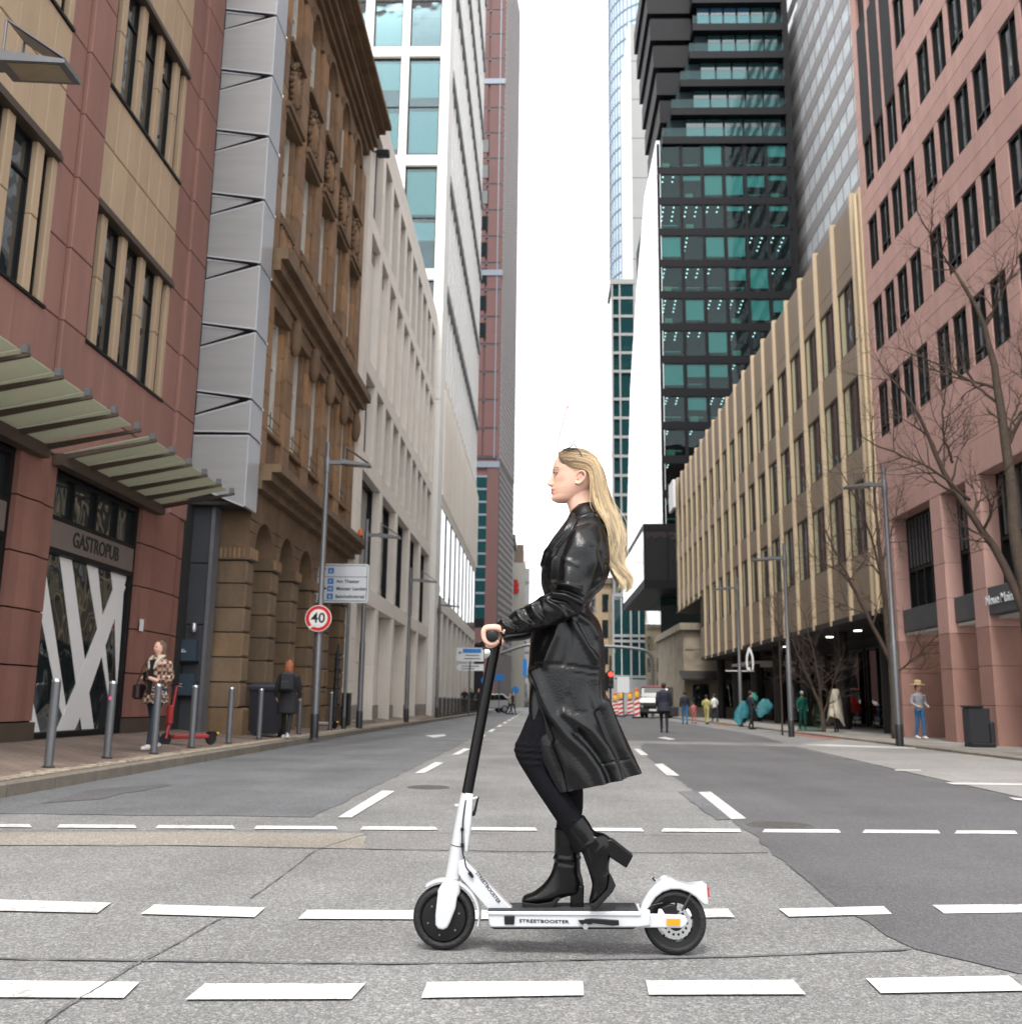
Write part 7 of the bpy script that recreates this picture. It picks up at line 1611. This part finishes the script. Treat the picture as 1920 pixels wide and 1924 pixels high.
def strand_set(N, rad, spread, rg, nclump=75, tight=.3, kpts=26):
    """strands grouped in wavy locks"""
    vs, fs, cs = [], [], []; tt = np.linspace(0, 1, kpts); idx = tt*39; i0 = np.minimum(idx.astype(int), 38); fr_ = (idx-i0)[:, None]
    CL = []
    for c in range(nclump): CL.append((rg.dirichlet((.55, .75, .8, .6)), rg.uniform(-1, 1), rg.uniform(0, 6.28), rg.normal(0, 1, 2), rg.uniform(.8, 1.0), rg.choice([.45, .7, .95, 1.1, 1.3]), rg.uniform(13, 19), rg.uniform(.9, 1.12)))
    for s in range(N):
        w, u, ph, wa, end, tone, fq, lift = CL[rg.integers(nclump)]
        w = w*(1-tight)+rg.dirichlet((.6, .8, .8, .6))*tight; g = (w[:, None, None]*G).sum(0); u = u+rg.normal(0, .12)
        fr = np.clip(w[0]*.95+w[2]*.55+w[1]*.12+rg.normal(0, .04), 0, 1)                 # 1 = crown, 0 = side
        ymax = np.interp(fr, [0, .25, .6, 1], [.084, .083, .064, .03]); sg = 1 if u > 0 else -1; y0 = sg*ymax*(rg.uniform(.93, 1.04) if fr < .42 else min(1.05, abs(u)**.55))
        p2 = g[i0]*(1-fr_)+g[i0+1]*fr_; late = np.clip((tt-.32)/.68, 0, 1)
        yy = y0*np.interp(tt, [0, .12, .35, .6, 1], [.7, 1.0, 1.02, .92, .5])*(1+(lift-1)*np.clip(tt*4, 0, 1))+.022*np.sin(fq*.9*tt+ph+1.2)*late
        p2 = p2+np.stack([spread*(wa[0]*late*.8+rg.normal(0, .35)*late+2.1*np.sin(fq*tt+ph)*late**1.1), spread*(.45*wa[1]*late+rg.normal(0, .15)*late)], 1)
        k_end = rg.uniform(end-.06, end); p2 = p2[0]+(p2-p2[0]) if k_end >= 1 else np.stack([np.interp(tt*k_end, tt, p2[:, 0]), np.interp(tt*k_end, tt, p2[:, 1])], 1); yy = np.interp(tt*k_end, tt, yy)
        pts = np.array([onY(a, b, YC) for a, b in p2]); pts[:, 1] = YC+yy
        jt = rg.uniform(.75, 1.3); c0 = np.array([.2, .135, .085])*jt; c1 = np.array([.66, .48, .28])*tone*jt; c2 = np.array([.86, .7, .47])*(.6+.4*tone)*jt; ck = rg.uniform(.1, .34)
        o = len(vs); n = 3
        for i in range(kpts):
            t = pts[min(i+1, kpts-1)]-pts[max(i-1, 0)]; t /= np.linalg.norm(t)+1e-9; nx = np.cross(t, (0, 1, 0)); nx /= np.linalg.norm(nx)+1e-9; ny = np.cross(t, nx); r = rad*(1-.75*(i/(kpts-1))**2)
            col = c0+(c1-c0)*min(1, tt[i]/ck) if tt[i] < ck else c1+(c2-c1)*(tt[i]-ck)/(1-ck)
            for j in range(n): a = 2.09*j; vs.append(tuple(pts[i]+r*(math.cos(a)*nx+math.sin(a)*ny))); cs.append((*col, 1))
            if i:
                for j in range(n): fs.append((o+(i-1)*n+j, o+(i-1)*n+(j+1) % n, o+i*n+(j+1) % n, o+i*n+j))
    return vs, fs, cs
rg = np.random.default_rng(21)
def hair_obj(name, vs, fs, cs, parent):
    mb = MB(); mb.v = vs; mb.f = fs; me = mesh_of(mb, name, 'hair', 2)
    ca = me.color_attributes.new('Col', 'FLOAT_COLOR', 'POINT'); ca.data.foreach_set('color', np.array(cs, 'f').ravel()); return obj_of(name, me, parent)
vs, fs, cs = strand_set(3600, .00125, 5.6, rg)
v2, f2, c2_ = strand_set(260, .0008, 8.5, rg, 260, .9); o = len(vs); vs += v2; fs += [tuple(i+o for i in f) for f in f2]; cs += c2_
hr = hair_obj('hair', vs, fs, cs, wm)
# denser lock body under the strands
hb = [((1049, 852), (1052, 868), .034, YC), ((1066, 846), (1070, 884), .066, YC), ((1090, 846), (1088, 892), .077, YC), ((1114, 856), (1100, 900), .078, YC), ((1132, 882), (1108, 912), .074, YC), ((1142, 915), (1110, 935), .07, YC), ((1151, 946), (1114, 962), .064, YC), ((1160, 976), (1130, 988), .054, YC), ((1164, 1010), (1146, 1016), .042, YC), ((1161, 1042), (1150, 1046), .026, YC), ((1162, 1062), (1156, 1064), .012, YC)]
q = loftAB(hb, 48, 70, 2.0, wave=lambda t, th: .004*np.sin(15*th+4*t)+.003*np.sin(27*th-6*t)); zz_ = [v[2] for v in q.v]
hair_obj('hair_base', q.v, q.f, [(.2, .135, .07, 1)]*len(q.v), hr)  # darker colour paints the depth shade between the strands
# sunglasses pushed up on the head
sg_ = part('sunglasses', MB().tube(cr([f3(990, 262, YC-.055), f3(1130, 222, YC-.058), f3(1240, 150, YC-.058), f3(1285, 165, YC-.058), f3(1310, 240, YC-.06), f3(1180, 268, YC-.064), f3(1050, 285, YC-.062), f3(990, 262, YC-.055)], 30), .0024, 6), M('shades', (.03, .02, .022), .25), hr, smooth=2)
for s in (-1, 1):
    part('lens', MB().add([tuple(f3(u, v, YC+s*(.056 if u < 1100 else .062))) for u, v in ((1000, 268), (1130, 232), (1250, 222), (1315, 262), (1200, 290), (1060, 296))], [(0, 1, 2, 3, 4, 5)]), 'shades', sg_)
    part('temple', MB().tube(cr([f3(1310, 262, YC+s*.064), f3(1370, 330, YC+s*.078), f3(1415, 420, YC+s*.081), f3(1440, 500, YC+s*.083)], 14), .0022, 6), 'shades', sg_)
part('frame_bridge', MB().tube([f3(1000, 262, YC-.055), f3(985, 250, YC), f3(1000, 262, YC+.055)], .0024, 6), 'shades', sg_)
# ================================================================ passers-by
SKN = 'skin'
def figure(name_lab, foot, H, rz, top, legs, shoes, hair, stride=.0, armpose='down', skirt=None, hairlen=.0, hat=None, lean=0., group=None, bulk=1.):
    """standing or walking adult of height H; faces local -y. Returns the root."""
    t = thing('person', name_lab, 'person', tuple(foot), rz, group); k = H/1.7
    P = []
    def J(x, y, z): return np.array([x*k, (y-lean*z)*k, z*k])
    def limb(mat, pts, rad, n=10): P.append((mat, MB().tube(cr([J(*p) for p in pts], 4*len(pts)), list(np.interp(np.linspace(0, 1, 4*len(pts)), np.linspace(0, 1, len(rad)), np.array(rad)*k)), n)))
    for s, st in ((1, stride), (-1, -stride)):
        limb(legs, [(s*.085, 0, .92), (s*.09, -st*.5-.02, .5), (s*.09, -st+ (.06 if st < 0 else 0), .1)], [.09*bulk, .058, .042])
        limb(shoes, [(s*.09, -st+(.1 if st < 0 else .06), .05+(.03 if st < 0 else 0)), (s*.092, -st-.06, .045), (s*.095, -st-.16, .035)], [.038, .045, .03])
        if armpose == 'phone': pts = [(s*.17, .0, 1.37), (s*.23, .03, 1.12), (s*.16, -.16, 1.07), (s*.05, -.26, 1.12)]
        elif armpose == 'front': pts = [(s*.17, 0, 1.37), (s*.24, .02, 1.12), (s*.18, -.2, 1.0), (s*.14, -.3, 1.0)]
        else: pts = [(s*.17, 0, 1.37), (s*.23, .03*s+st*.2, 1.1), (s*.235, -.06+st*.4, .88), (s*.23, -.07+st*.45, .82)]
        limb(top, pts[:3], [.065*bulk, .052*bulk, .04]); limb(SKN, pts[2:], [.032, .034, .028])
    mb = MB(); rr = [(.9, .15, .1), (1.0, .145, .1), (1.12, .14, .105), (1.25, .165, .115), (1.36, .175, .105), (1.42, .11, .075), (1.46, .055, .055)]
    for z, a, b in rr:
        for j in range(16):
            q = 2*math.pi*j/16; mb.v.append(tuple(J(a*bulk*math.cos(q), b*bulk*math.sin(q), z)))
    for i in range(len(rr)-1):
        for j in range(16): mb.f.append((i*16+j, i*16+(j+1) % 16, i*16+16+(j+1) % 16, i*16+16+j))
    mb.f += [tuple(range(15, -1, -1)), tuple(range((len(rr)-1)*16, len(rr)*16))]; P.append((top, mb))
    limb(SKN, [(0, .0, 1.42), (0, -.01, 1.5)], [.05, .048])
    P.append((SKN, MB().sphere(J(0, -.02, 1.585), (.072*k, .09*k, .115*k), 16, 12))); P.append((SKN, MB().sphere(J(0, -.112, 1.57), (.012*k, .018*k, .02*k), 8, 6)))
    for s in (-1, 1): P.append((SKN, MB().sphere(J(s*.073, .0, 1.58), (.01*k, .018*k, .028*k), 8, 6)))
    if skirt:
        mb = MB()
        for z, a, b in ((1.0, .15, .11), (.85, .185, .14), (skirt, .2, .16)):
            for j in range(16): q = 2*math.pi*j/16; mb.v.append(tuple(J(a*math.cos(q)*bulk, b*math.sin(q)*bulk, z)))
        for i in range(2):
            for j in range(16): mb.f.append((i*16+j, i*16+(j+1) % 16, i*16+16+(j+1) % 16, i*16+16+j))
        mb.f += [tuple(range(15, -1, -1)), tuple(range(32, 48))]; P.append((top, mb))
    me = fuse(P, .017*k, 3); bo = obj_of('body', me, t, off=False)
    hm = MB(); hm.sphere(J(0, .012, 1.605), (.082*k, .095*k, .112*k), 16, 12)
    hm.v = [(x, y, z) for x, y, z in hm.v]
    keep = [f for f in hm.f if not (np.mean([hm.v[i][1] for i in f]) < -.035*k-lean*1.6*k and np.mean([hm.v[i][2] for i in f]) < 1.635*k)]
    hm.f = keep
    if hairlen:
        rg = np.random.default_rng(int(H*100))
        for j in range(46):
            a = rg.uniform(-.15, math.pi+.15); x, y = .078*math.cos(a), .012+.09*math.sin(a); z1 = 1.6-hairlen*rg.uniform(.8, 1.05)
            hm.tube([J(x*.9, y*.9, 1.66), J(x*1.05, y*1.05, 1.55), J(x*1.25, y*1.15+.02, (1.5+z1)/2), J(x*1.2+rg.normal(0, .015), y*1.1+.02, z1)], [.016*k, .017*k, .016*k, .005*k], 5)
    part('hair', hm, hair, t, world=False, smooth=2)
    for s in (-1, 1): part('eye', MB().sphere(J(s*.03, -.1, 1.6), (.012*k, .008*k, .007*k), 8, 6), 'lash', bo, world=False)
    part('mouth', MB().sphere(J(0, -.104, 1.535), (.02*k, .008*k, .006*k), 8, 6), 'lip', bo, world=False)
    return t, J
M('hair_brown', (.12, .07, .04), .5, var=.3, scale=30); M('hair_red', (.26, .075, .025), .5, var=.3, scale=30); M('hair_dark', (.025, .018, .014), .5)
M('cloth_black', (.013, .013, .016), .8); M('cloth_navy', (.016, .02, .036), .8); M('jeans', (.02, .035, .06), .85, var=.2, scale=30); M('shoe_white', (.7, .66, .64), .6); M('cloth_teal', (.015, .14, .165), .6, var=.45, scale=7, bump=.5, bscale=12); M('cloth_pink', (.45, .14, .15), .8); M('cloth_yellow', (.42, .38, .14), .7, var=.2, scale=20); M('cloth_tan', (.5, .37, .2), .8, var=.2, scale=15); M('cloth_grey', (.3, .3, .33), .8, var=.2, scale=15); M('trouser_blue', (.03, .14, .3), .8, var=.2, scale=20); M('cloth_beige', (.42, .38, .3), .8, var=.25, scale=9, bump=.4, bscale=14); M('cloth_red', (.62, .06, .05), .6, var=.2)
def plaid():
    mt = bpy.data.materials.new('plaid'); mt.use_nodes = True; MATS['plaid'] = mt; nt = mt.node_tree; b = nt.nodes['Principled BSDF']; b.inputs['Roughness'].default_value = .9
    tc = nt.nodes.new('ShaderNodeTexCoord'); n = nt.nodes.new('ShaderNodeTexNoise'); n.inputs['Scale'].default_value = 6; vm = nt.nodes.new('ShaderNodeVectorMath'); vm.operation = 'MULTIPLY_ADD'; vm.inputs[1].default_value = (.06, .06, .06); lk(nt, tc.outputs['Object'], n.inputs['Vector']); lk(nt, n.outputs['Color'], vm.inputs[0]); lk(nt, tc.outputs['Object'], vm.inputs[2])
    c = nt.nodes.new('ShaderNodeTexChecker'); c.inputs['Scale'].default_value = 17; c.inputs['Color1'].default_value = (.56, .42, .32, 1); c.inputs['Color2'].default_value = (.13, .055, .035, 1); lk(nt, vm.outputs[0], c.inputs['Vector'])
    c2 = nt.nodes.new('ShaderNodeTexChecker'); c2.inputs['Scale'].default_value = 8.5; c2.inputs['Color1'].default_value = (1, 1, 1, 1); c2.inputs['Color2'].default_value = (.45, .4, .38, 1); lk(nt, vm.outputs[0], c2.inputs['Vector'])
    mx = nt.nodes.new('ShaderNodeMix'); mx.data_type = 'RGBA'; mx.blend_type = 'MULTIPLY'; mx.inputs[0].default_value = .7; lk(nt, c.outputs[0], mx.inputs[6]); lk(nt, c2.outputs[0], mx.inputs[7]); lk(nt, mx.outputs[2], b.inputs['Base Color'])
plaid()
# woman with phone on the left pavement
f1 = onG(286, 1397, .29)
w1, J = figure('woman in a brown and cream checked jacket looking at her phone beside the bollards', (f1[0], f1[1], walk_z(f1[0])), 1.68, R(-22), 'plaid', 'jeans', 'shoe_white', 'hair_brown', .17, 'phone', skirt=.72, hairlen=.34, bulk=1.18)
part('shirt', MB().add([J(-.06, -.135, 1.4), J(.06, -.135, 1.4), J(.055, -.15, 1.1), J(.04, -.165, .8), J(-.03, -.165, .8), J(-.055, -.15, 1.1)], [(0, 1, 2, 3, 4, 5)]), 'cloth_black', w1, world=False)
cl = MB()
for s in (-1, 1): cl.tube(cr([J(s*.05, .09, 1.47), J(s*.085, 0, 1.46), J(s*.08, -.1, 1.4), J(s*.05, -.15, 1.25)], 12), [.03]*8+[.028, .024, .02, .012], 8)
part('collar', cl, M('fleece', (.62, .54, .43), .95, var=.1, scale=60, bump=.4, bscale=120), w1, world=False, smooth=2)
def held(root, J, p):
    q = J(*p); a = root.rotation_euler[2]; return (root.location[0]+q[0]*math.cos(a)-q[1]*math.sin(a), root.location[1]+q[0]*math.sin(a)+q[1]*math.cos(a), root.location[2]+q[2])
ph = thing('phone', 'dark phone held in both hands by the woman in the checked jacket', 'phone', held(w1, J, (0, -.275, 1.13)), R(-22)); part('case', MB().bbox(-.035, .035, -.006, .006, -.07, .07, .004), 'black_plastic', ph, world=False); part('screen', MB().box(-.03, .03, .0061, .0066, -.06, .06), 'glass', ph, world=False)
hbg = thing('handbag', 'dark brown handbag hanging at the hip of the woman in the checked jacket', 'bag', held(w1, J, (-.3, -.02, .78)), R(-22)); part('bag_body', MB().bbox(-.07, .07, -.14, .14, 0, .24, .03), M('bag_brown', (.03, .014, .012), .5), hbg, world=False); part('strap', MB().tube(cr([(0, -.1, .23), (.06, -.06, .5), (.1, 0, .62), (.06, .06, .5), (0, .1, .23)], 20), .01, 6), 'bag_brown', hbg, world=False)
# woman seen from behind with backpack
f2 = onG(537, 1384, .2); w2, J = figure('woman with red hair and black coat walking away with a backpack', (f2[0], f2[1], walk_z(f2[0])), 1.68, math.pi, 'cloth_black', 'cloth_black', 'shoe_white', 'hair_red', .16, 'down', skirt=.55, hairlen=.2, bulk=1.15)
bpk = thing('backpack', 'black backpack on the back of the red haired woman', 'backpack', held(w2, J, (0, .17, 1.02)), math.pi); part('pack', MB().bbox(-.15, .15, -.09, .1, 0, .42, .05), M('pack_black', (.02, .02, .024), .6), bpk, world=False); part('pocket', MB().bbox(-.11, .11, .1, .14, .04, .22, .02), 'pack_black', bpk, world=False); part('strap', MB().tube(cr([(.1, -.09, .05), (.14, -.24, .2), (.12, -.2, .42), (.09, -.06, .4)], 14), .014, 6), 'pack_black', bpk, world=False)
# dark man walking away on the road
f3_ = onG(1248, 1377, 0); m1, J = figure('stocky man in dark jacket and trousers walking away on the asphalt', tuple(f3_), 1.72, math.pi-.1, 'cloth_navy', 'cloth_black', 'cloth_black', 'hair_dark', .1, 'down', skirt=.72, bulk=1.3)
bg1 = thing('shoulder_bag', 'black shoulder bag at the right hip of the dark dressed man', 'bag', held(m1, J, (-.33, .0, .55)), .2); part('bag_body', MB().bbox(-.17, .17, -.07, .07, 0, .34, .03), 'pack_black', bg1, world=False); part('strap', MB().tube(cr([(-.1, 0, .33), (-.15, 0, .6), (-.2, 0, .86)], 10), .012, 6), 'pack_black', bg1, world=False)
grp = [((1287, 1361), 1.62, 'cloth_navy', 'trouser_blue', math.pi, 'person in a dark jacket and teal blue trousers near the kerb', 1.1), ((1304, 1360), 1.1, 'cloth_pink', 'cloth_pink', math.pi+.3, 'small child in pink beside the teal trousered person', 1.), ((1328, 1361), 1.45, 'cloth_yellow', 'cloth_yellow', math.pi-.5, 'person in yellow clothes carrying things by the kerb', 1.15), ((1343, 1358), 1.55, 'white_plain', 'cloth_navy', math.pi+.6, 'person in a white top and navy trousers beside the yellow one', 1.1)]
for (q, h, tp, lg_, rz, lab, bk) in grp:
    f = onG(*q, 0); figure(lab, (f[0], f[1], 0), h, rz, tp, lg_, 'cloth_black', 'hair_dark', .1, 'front' if 'yellow' in lab else 'down', bulk=bk)
for (q, h, tp, rz, lab) in (((963, 1343), 1.72, 'cloth_black', 1.2, 'pedestrian in a black jacket and blue jeans crossing beyond the scooter stem'), ((957, 1343), 1.66, 'cloth_beige', 1.3, 'pedestrian in a beige jacket crossing beside the black jacketed one')):
    f = onG(*q, 0); figure(lab, (f[0], 78 if 'black' in lab else 79, 0), h, rz, tp, 'jeans', 'cloth_black', 'hair_dark', .2)
for i, (px, lab) in enumerate(((873, 'dark dressed person standing behind the railing at its left end'), (886, 'dark dressed person standing behind the middle of the railing'), (899, 'dark dressed person standing behind the railing near the scooter stem'))):
    q = onY(px, 1296, 74+i*1.5); figure(lab, (q[0], 74+i*1.5, .2), 1.75, .4*i, 'cloth_black', 'cloth_black', 'cloth_black', 'hair_brown' if i == 0 else 'hair_dark')
f = onG(1690, 1384, .05); mh, J = figure('person in a straw hat, grey top and bright blue trousers by the bare tree', (f[0]-.25, f[1]-2.5, .05), 1.62, .3, 'cloth_grey', 'trouser_blue', 'shoe_white', 'hair_dark', .05, 'front', bulk=1.05)
ht_ = part('hat', MB().lathe([(.21, 1.6), (.2, 1.62), (.11, 1.63), (.1, 1.72), (.06, 1.75), (0, 1.755)], 18), 'cloth_tan', mh, world=False, smooth=True)
# ---- bicycles under covers, and the teal group
def bicycle(t, frame):
    for x in (-.5, .5):
        w = part('wheel', MB().lathe([(.33, -.018), (.345, 0), (.33, .018), (.315, 0), (.33, -.018)], 28, 'y', (x, 0, .345), cap=False), 'rubber', t, world=False, smooth=2)
        mb = MB()
        for k in range(9): a = k*math.pi/9; mb.tube([(x+.31*math.cos(a), 0, .345+.31*math.sin(a)), (x-.31*math.cos(a), 0, .345-.31*math.sin(a))], .003, 4)
        part('spoke', mb, 'metal_grey', w, world=False, kind='stuff')
    mb = MB()
    for a, b in (((-.5, 0, .345), (-.12, 0, .3)), ((-.12, 0, .3), (.34, 0, .78)), ((-.25, 0, .82), (.34, 0, .78)), ((-.12, 0, .3), (-.27, 0, .9)), ((-.5, 0, .345), (-.25, 0, .8)), ((.5, 0, .345), (.32, 0, .95))): mb.tube([a, b], .017, 8)
    part('frame', mb, frame, t, world=False)
    part('saddle', MB().bbox(-.4, -.15, -.07, .07, .9, .96, .02), 'black_plastic', t, world=False); part('handlebar', MB().tube(cr([(.2, -.28, 1.02), (.3, -.12, 1.04), (.32, 0, .98), (.3, .12, 1.04), (.2, .28, 1.02)], 16), .013, 6), 'metal_grey', t, world=False)
def cover(lab, loc, rz, mat, L=.8, h=1.15, z0=.3, seed=1):
    rg = np.random.default_rng(seed); mb = MB(); n, m_ = 28, 12
    for i in range(m_):
        t = i/(m_-1); z = z0+(h-z0)*(1-(1-t)**1.6) if 0 else z0+(h-z0)*t
        a = L*(1-.75*t**2.2)*.5+.02; b = (.26*(1-.6*t**1.5))+.02
        for j in range(n):
            q = 2*math.pi*j/n; wv_ = 1+.2*math.sin(3*q+seed+2*t)*(1-.5*t)+.1*math.sin(7*q+5*t+seed)+.05*math.sin(13*q+9*t)
            mb.v.append((a*math.cos(q)*wv_+.12*t, b*math.sin(q)*wv_, z+.16*math.sin(2*q+seed)*(1-t)+.06*math.sin(5*q+seed)))
    for i in range(m_-1):
        for j in range(n): mb.f.append((i*n+j, i*n+(j+1) % n, i*n+n+(j+1) % n, i*n+n+j))
    mb.f.append(tuple(range((m_-1)*n, m_*n)))
    return solo('bicycle_cover', mb, mat, lab, 'cover', loc, None, 2, rz)
f = onG(1572, 1376, .05); b1 = thing('bicycle', 'parked bicycle under a beige cloth cover', 'bicycle', (f[0], f[1], .05), 1.2); bicycle(b1, 'metal_dark'); cover('beige cloth cover draped over a parked bicycle', (f[0], f[1], .05), 1.2, 'cloth_beige', 1.35, 1.5, .42, 2)
f = onG(1604, 1366, .05); b3 = thing('bicycle', 'parked bicycle with a red cover on its front', 'bicycle', (f[0], f[1], .05), 1.0); bicycle(b3, 'metal_dark'); cover('round red cover on the front of a parked bicycle', (f[0], f[1]-.1, .05), 1.0, 'cloth_red', .7, 1.35, .75, 5)
f = onG(1635, 1368, .05); b4 = thing('bicycle', 'parked bicycle with blue handlebar near the pink corner pillar', 'bicycle', (f[0], f[1]-1.5, .05), .9); bicycle(b4, 'trouser_blue')
f = onG(1412, 1371, 0); rd_, J = figure('delivery rider in dark blue clothes with an orange leg strap beside the teal covers', (f[0], f[1], 0), 1.55, math.pi*.6, 'cloth_navy', 'cloth_black', 'cloth_black', 'hair_dark', .12, 'front', bulk=1.15)
cover('large teal rain cover hanging beside the delivery rider', (f[0]-.4, f[1]+.1, .0), .2, 'cloth_teal', .55, 1.1, .38, 3); cover('teal rain cover billowing behind the delivery rider', (f[0]+.75, f[1]+1.2, .25), -.3, 'cloth_teal', .62, .95, .42, 8); cover('small green cap shaped cover above the teal ones', (f[0]+.3, f[1]+1.3, .5), .1, M('cloth_green', (.01, .16, .12), .6, var=.3), .4, .95, .55, 4)
f = onG(1521, 1377, 0); gp = thing('glass_screen', 'upright greenish glass panel standing on the pavement beside the lamp', 'panel', (f[0], f[1], .05)); part('pane', MB().box(-.42, .42, -.01, .01, .02, 1.42), glass_clear('glass_green', (.6, .78, .66)), gp, world=False); part('foot_rail', MB().bbox(-.45, .45, -.06, .06, 0, .06, .01), 'metal_grey', gp, world=False)
figure('person in teal overalls behind the greenish glass panel', (f[0]+.15, f[1]+1.5, .05), 1.5, .2, 'cloth_teal', 'cloth_teal', 'cloth_teal', 'trouser_blue', .05)
# ---- parked e-scooters on the left
def mini_scooter(lab, loc, rz, mat):
    t = thing('parked_scooter', lab, 'scooter', loc, rz); t.scale = (.85, .85, .9)
    for x in (-.5, .5): part('wheel', MB().lathe([(.06, -.025), (.11, -.03), (.125, 0), (.11, .03), (.06, .025)], 20, 'y', (x, 0, .125)), 'rubber', t, world=False, smooth=True)
    part('deck', MB().bbox(-.42, .36, -.08, .08, .13, .21, .02), mat, t, world=False); part('stem', MB().tube([(.5, 0, .14), (.42, 0, .55), (.34, 0, 1.12)], [.04, .03, .025], 10), mat, t, world=False, smooth=True)
    part('handlebar', MB().tube([(.34, -.24, 1.12), (.32, 0, 1.14), (.34, .24, 1.12)], .016, 8), 'black_plastic', t, world=False); part('rear_mudguard', MB().add([(-.5+.14*math.cos(a), y, .125+.14*math.sin(a)) for a in np.linspace(.3, 2.8, 9) for y in (-.045, .045)], [(i*2, i*2+1, i*2+3, i*2+2) for i in range(8)]), 'black_plastic', t, world=False)
    part('front_panel', MB().bbox(.4, .5, -.07, .07, .4, .75, .02), mat, t, world=False); part('tail_reflector', MB().bbox(-.66, -.62, -.04, .04, .2, .24, .008), 'sign_yellow', t, world=False)
f = onG(293, 1392, .33); mini_scooter('red rental e-scooter parked behind the woman in the checked jacket', (f[0]-.05, f[1]+1.6, walk_z(f[0]-.05)), math.pi+.85, M('scooter_red', (.38, .03, .035), .35))
f = onX(610, 1350, -6.0); mini_scooter('white rental e-scooter with a green bar parked at the last sandstone pier', (f[0], f[1], walk_z(f[0])), 2.5, 'white_plain'); 
# ---- vehicles
M('car_silver', (.5, .51, .52), .25, .3, coat=.5, var=.02); M('van_dark', (.03, .032, .036), .3, coat=.4); M('car_glass_m', (.01, .012, .014), .05, spec=.9)
def car(lab, loc, rz, paint, kind='suv'):
    t = thing('parked_car' if kind == 'suv' else 'van', lab, 'car' if kind == 'suv' else 'van', loc, rz)
    if kind == 'suv':
        prof = [(-2.2, .35), (-2.2, .95), (-1.4, 1.05), (-.75, 1.6), (1.2, 1.66), (1.95, 1.15), (2.2, 1.05), (2.25, .4)]; W2 = .9
        win = [(-1.25, 1.08), (-.7, 1.53), (1.1, 1.58), (1.7, 1.12)]
    else:
        prof = [(-2.6, .3), (-2.6, 1.05), (-2.35, 1.25), (-1.75, 1.35), (-1.35, 2.1), (2.6, 2.2), (2.6, .3)]; W2 = .98
        win = [(-1.6, 1.38), (-1.3, 2.0), (-.3, 2.05), (-.3, 1.38)]
    body = part('body', MB().prism(prof, lambda a, b: (a, -W2, b), lambda a, b: (a, W2, b)), paint, t, world=False); soft(body, .09, 3)
    for s in (-1, 1):
        part('side_window', MB().prism(win, lambda a, b: (a, s*(W2+.004), b), lambda a, b: (a, s*(W2-.05), b)), 'car_glass_m', t, world=False)
        part('headlight', MB().bbox(prof[1][0]-.02, prof[1][0]+.1, s*.82-.14*(s > 0), s*.82+.14*(s < 0), .7, .86, .02), 'metal_bright', t, world=False)
        xb = prof[-1][0]; part('tail_light', MB().bbox(xb-.08, xb+.02, s*.84-.16*(s > 0), s*.84+.16*(s < 0), .95, 1.1, .02), 'tail_red', t, world=False)
        for x in (-1.35, 1.35):
            w = part('wheel', MB().lathe([(.2, -.11), (.32, -.11), (.345, -.06), (.345, .06), (.32, .11), (.2, .11)], 24, 'y', (x, s*(W2-.1), .345)), 'rubber', t, world=False, smooth=True); part('rim', MB().lathe([(0, -.02), (.19, -.02), (.21, .0)], 14, 'y', (x, s*(W2+.03), .345)), 'metal_bright', w, world=False)
    a, b = (prof[2], prof[3]) if kind == 'suv' else (prof[3], prof[4])
    nx, nz = (a[1]-b[1]), (b[0]-a[0]); l = math.hypot(nx, nz); nx, nz = nx/l*.01, nz/l*.01
    part('windscreen', MB().add([(a[0]+.06+nx, y, a[1]+.06+nz) for y in (-.75, .75)]+[(b[0]-.03+nx, y, b[1]-.04+nz) for y in (.7, -.7)], [(0, 1, 2, 3)]), 'car_glass_m', t, world=False)
    part('number_plate', MB().box(prof[0][0]-.03, prof[0][0], -.26, .26, .5, .62), 'white_plain', t, world=False); part('grille', MB().box(prof[0][0]-.02, prof[0][0]+.01, -.6, .6, .65, .82), 'black_plastic', t, world=False)
    part('bumper', MB().bbox(prof[0][0]-.1, prof[0][0]+.1, -W2*.96, W2*.96, .3, .5, .04), 'black_plastic', t, world=False)
    return t
f = onG(922, 1341, 0); car('silver SUV with black wheel arches turning at the street end', (f[0]-.6, 88, 0), R(20), 'car_silver')
f = onG(1232, 1352, 0); v_ = car('dark van with a white bonnet facing the camera behind the beacons', (8.2, 71, 0), R(78), 'van_dark', 'van')
part('bonnet', MB().add([(-2.62, -.9, 1.05), (-2.62, .9, 1.05), (-2.3, .9, 1.29), (-2.3, -.9, 1.29), (-1.72, .85, 1.39), (-1.72, -.85, 1.39)], [(0, 1, 2, 3), (3, 2, 4, 5)]), 'white_plain', v_, world=False, label='white bonnet'); part('roof_bar', MB().bbox(-1.4, -1.2, -.9, .9, 2.12, 2.2, .02), 'cloth_pink', v_, world=False)
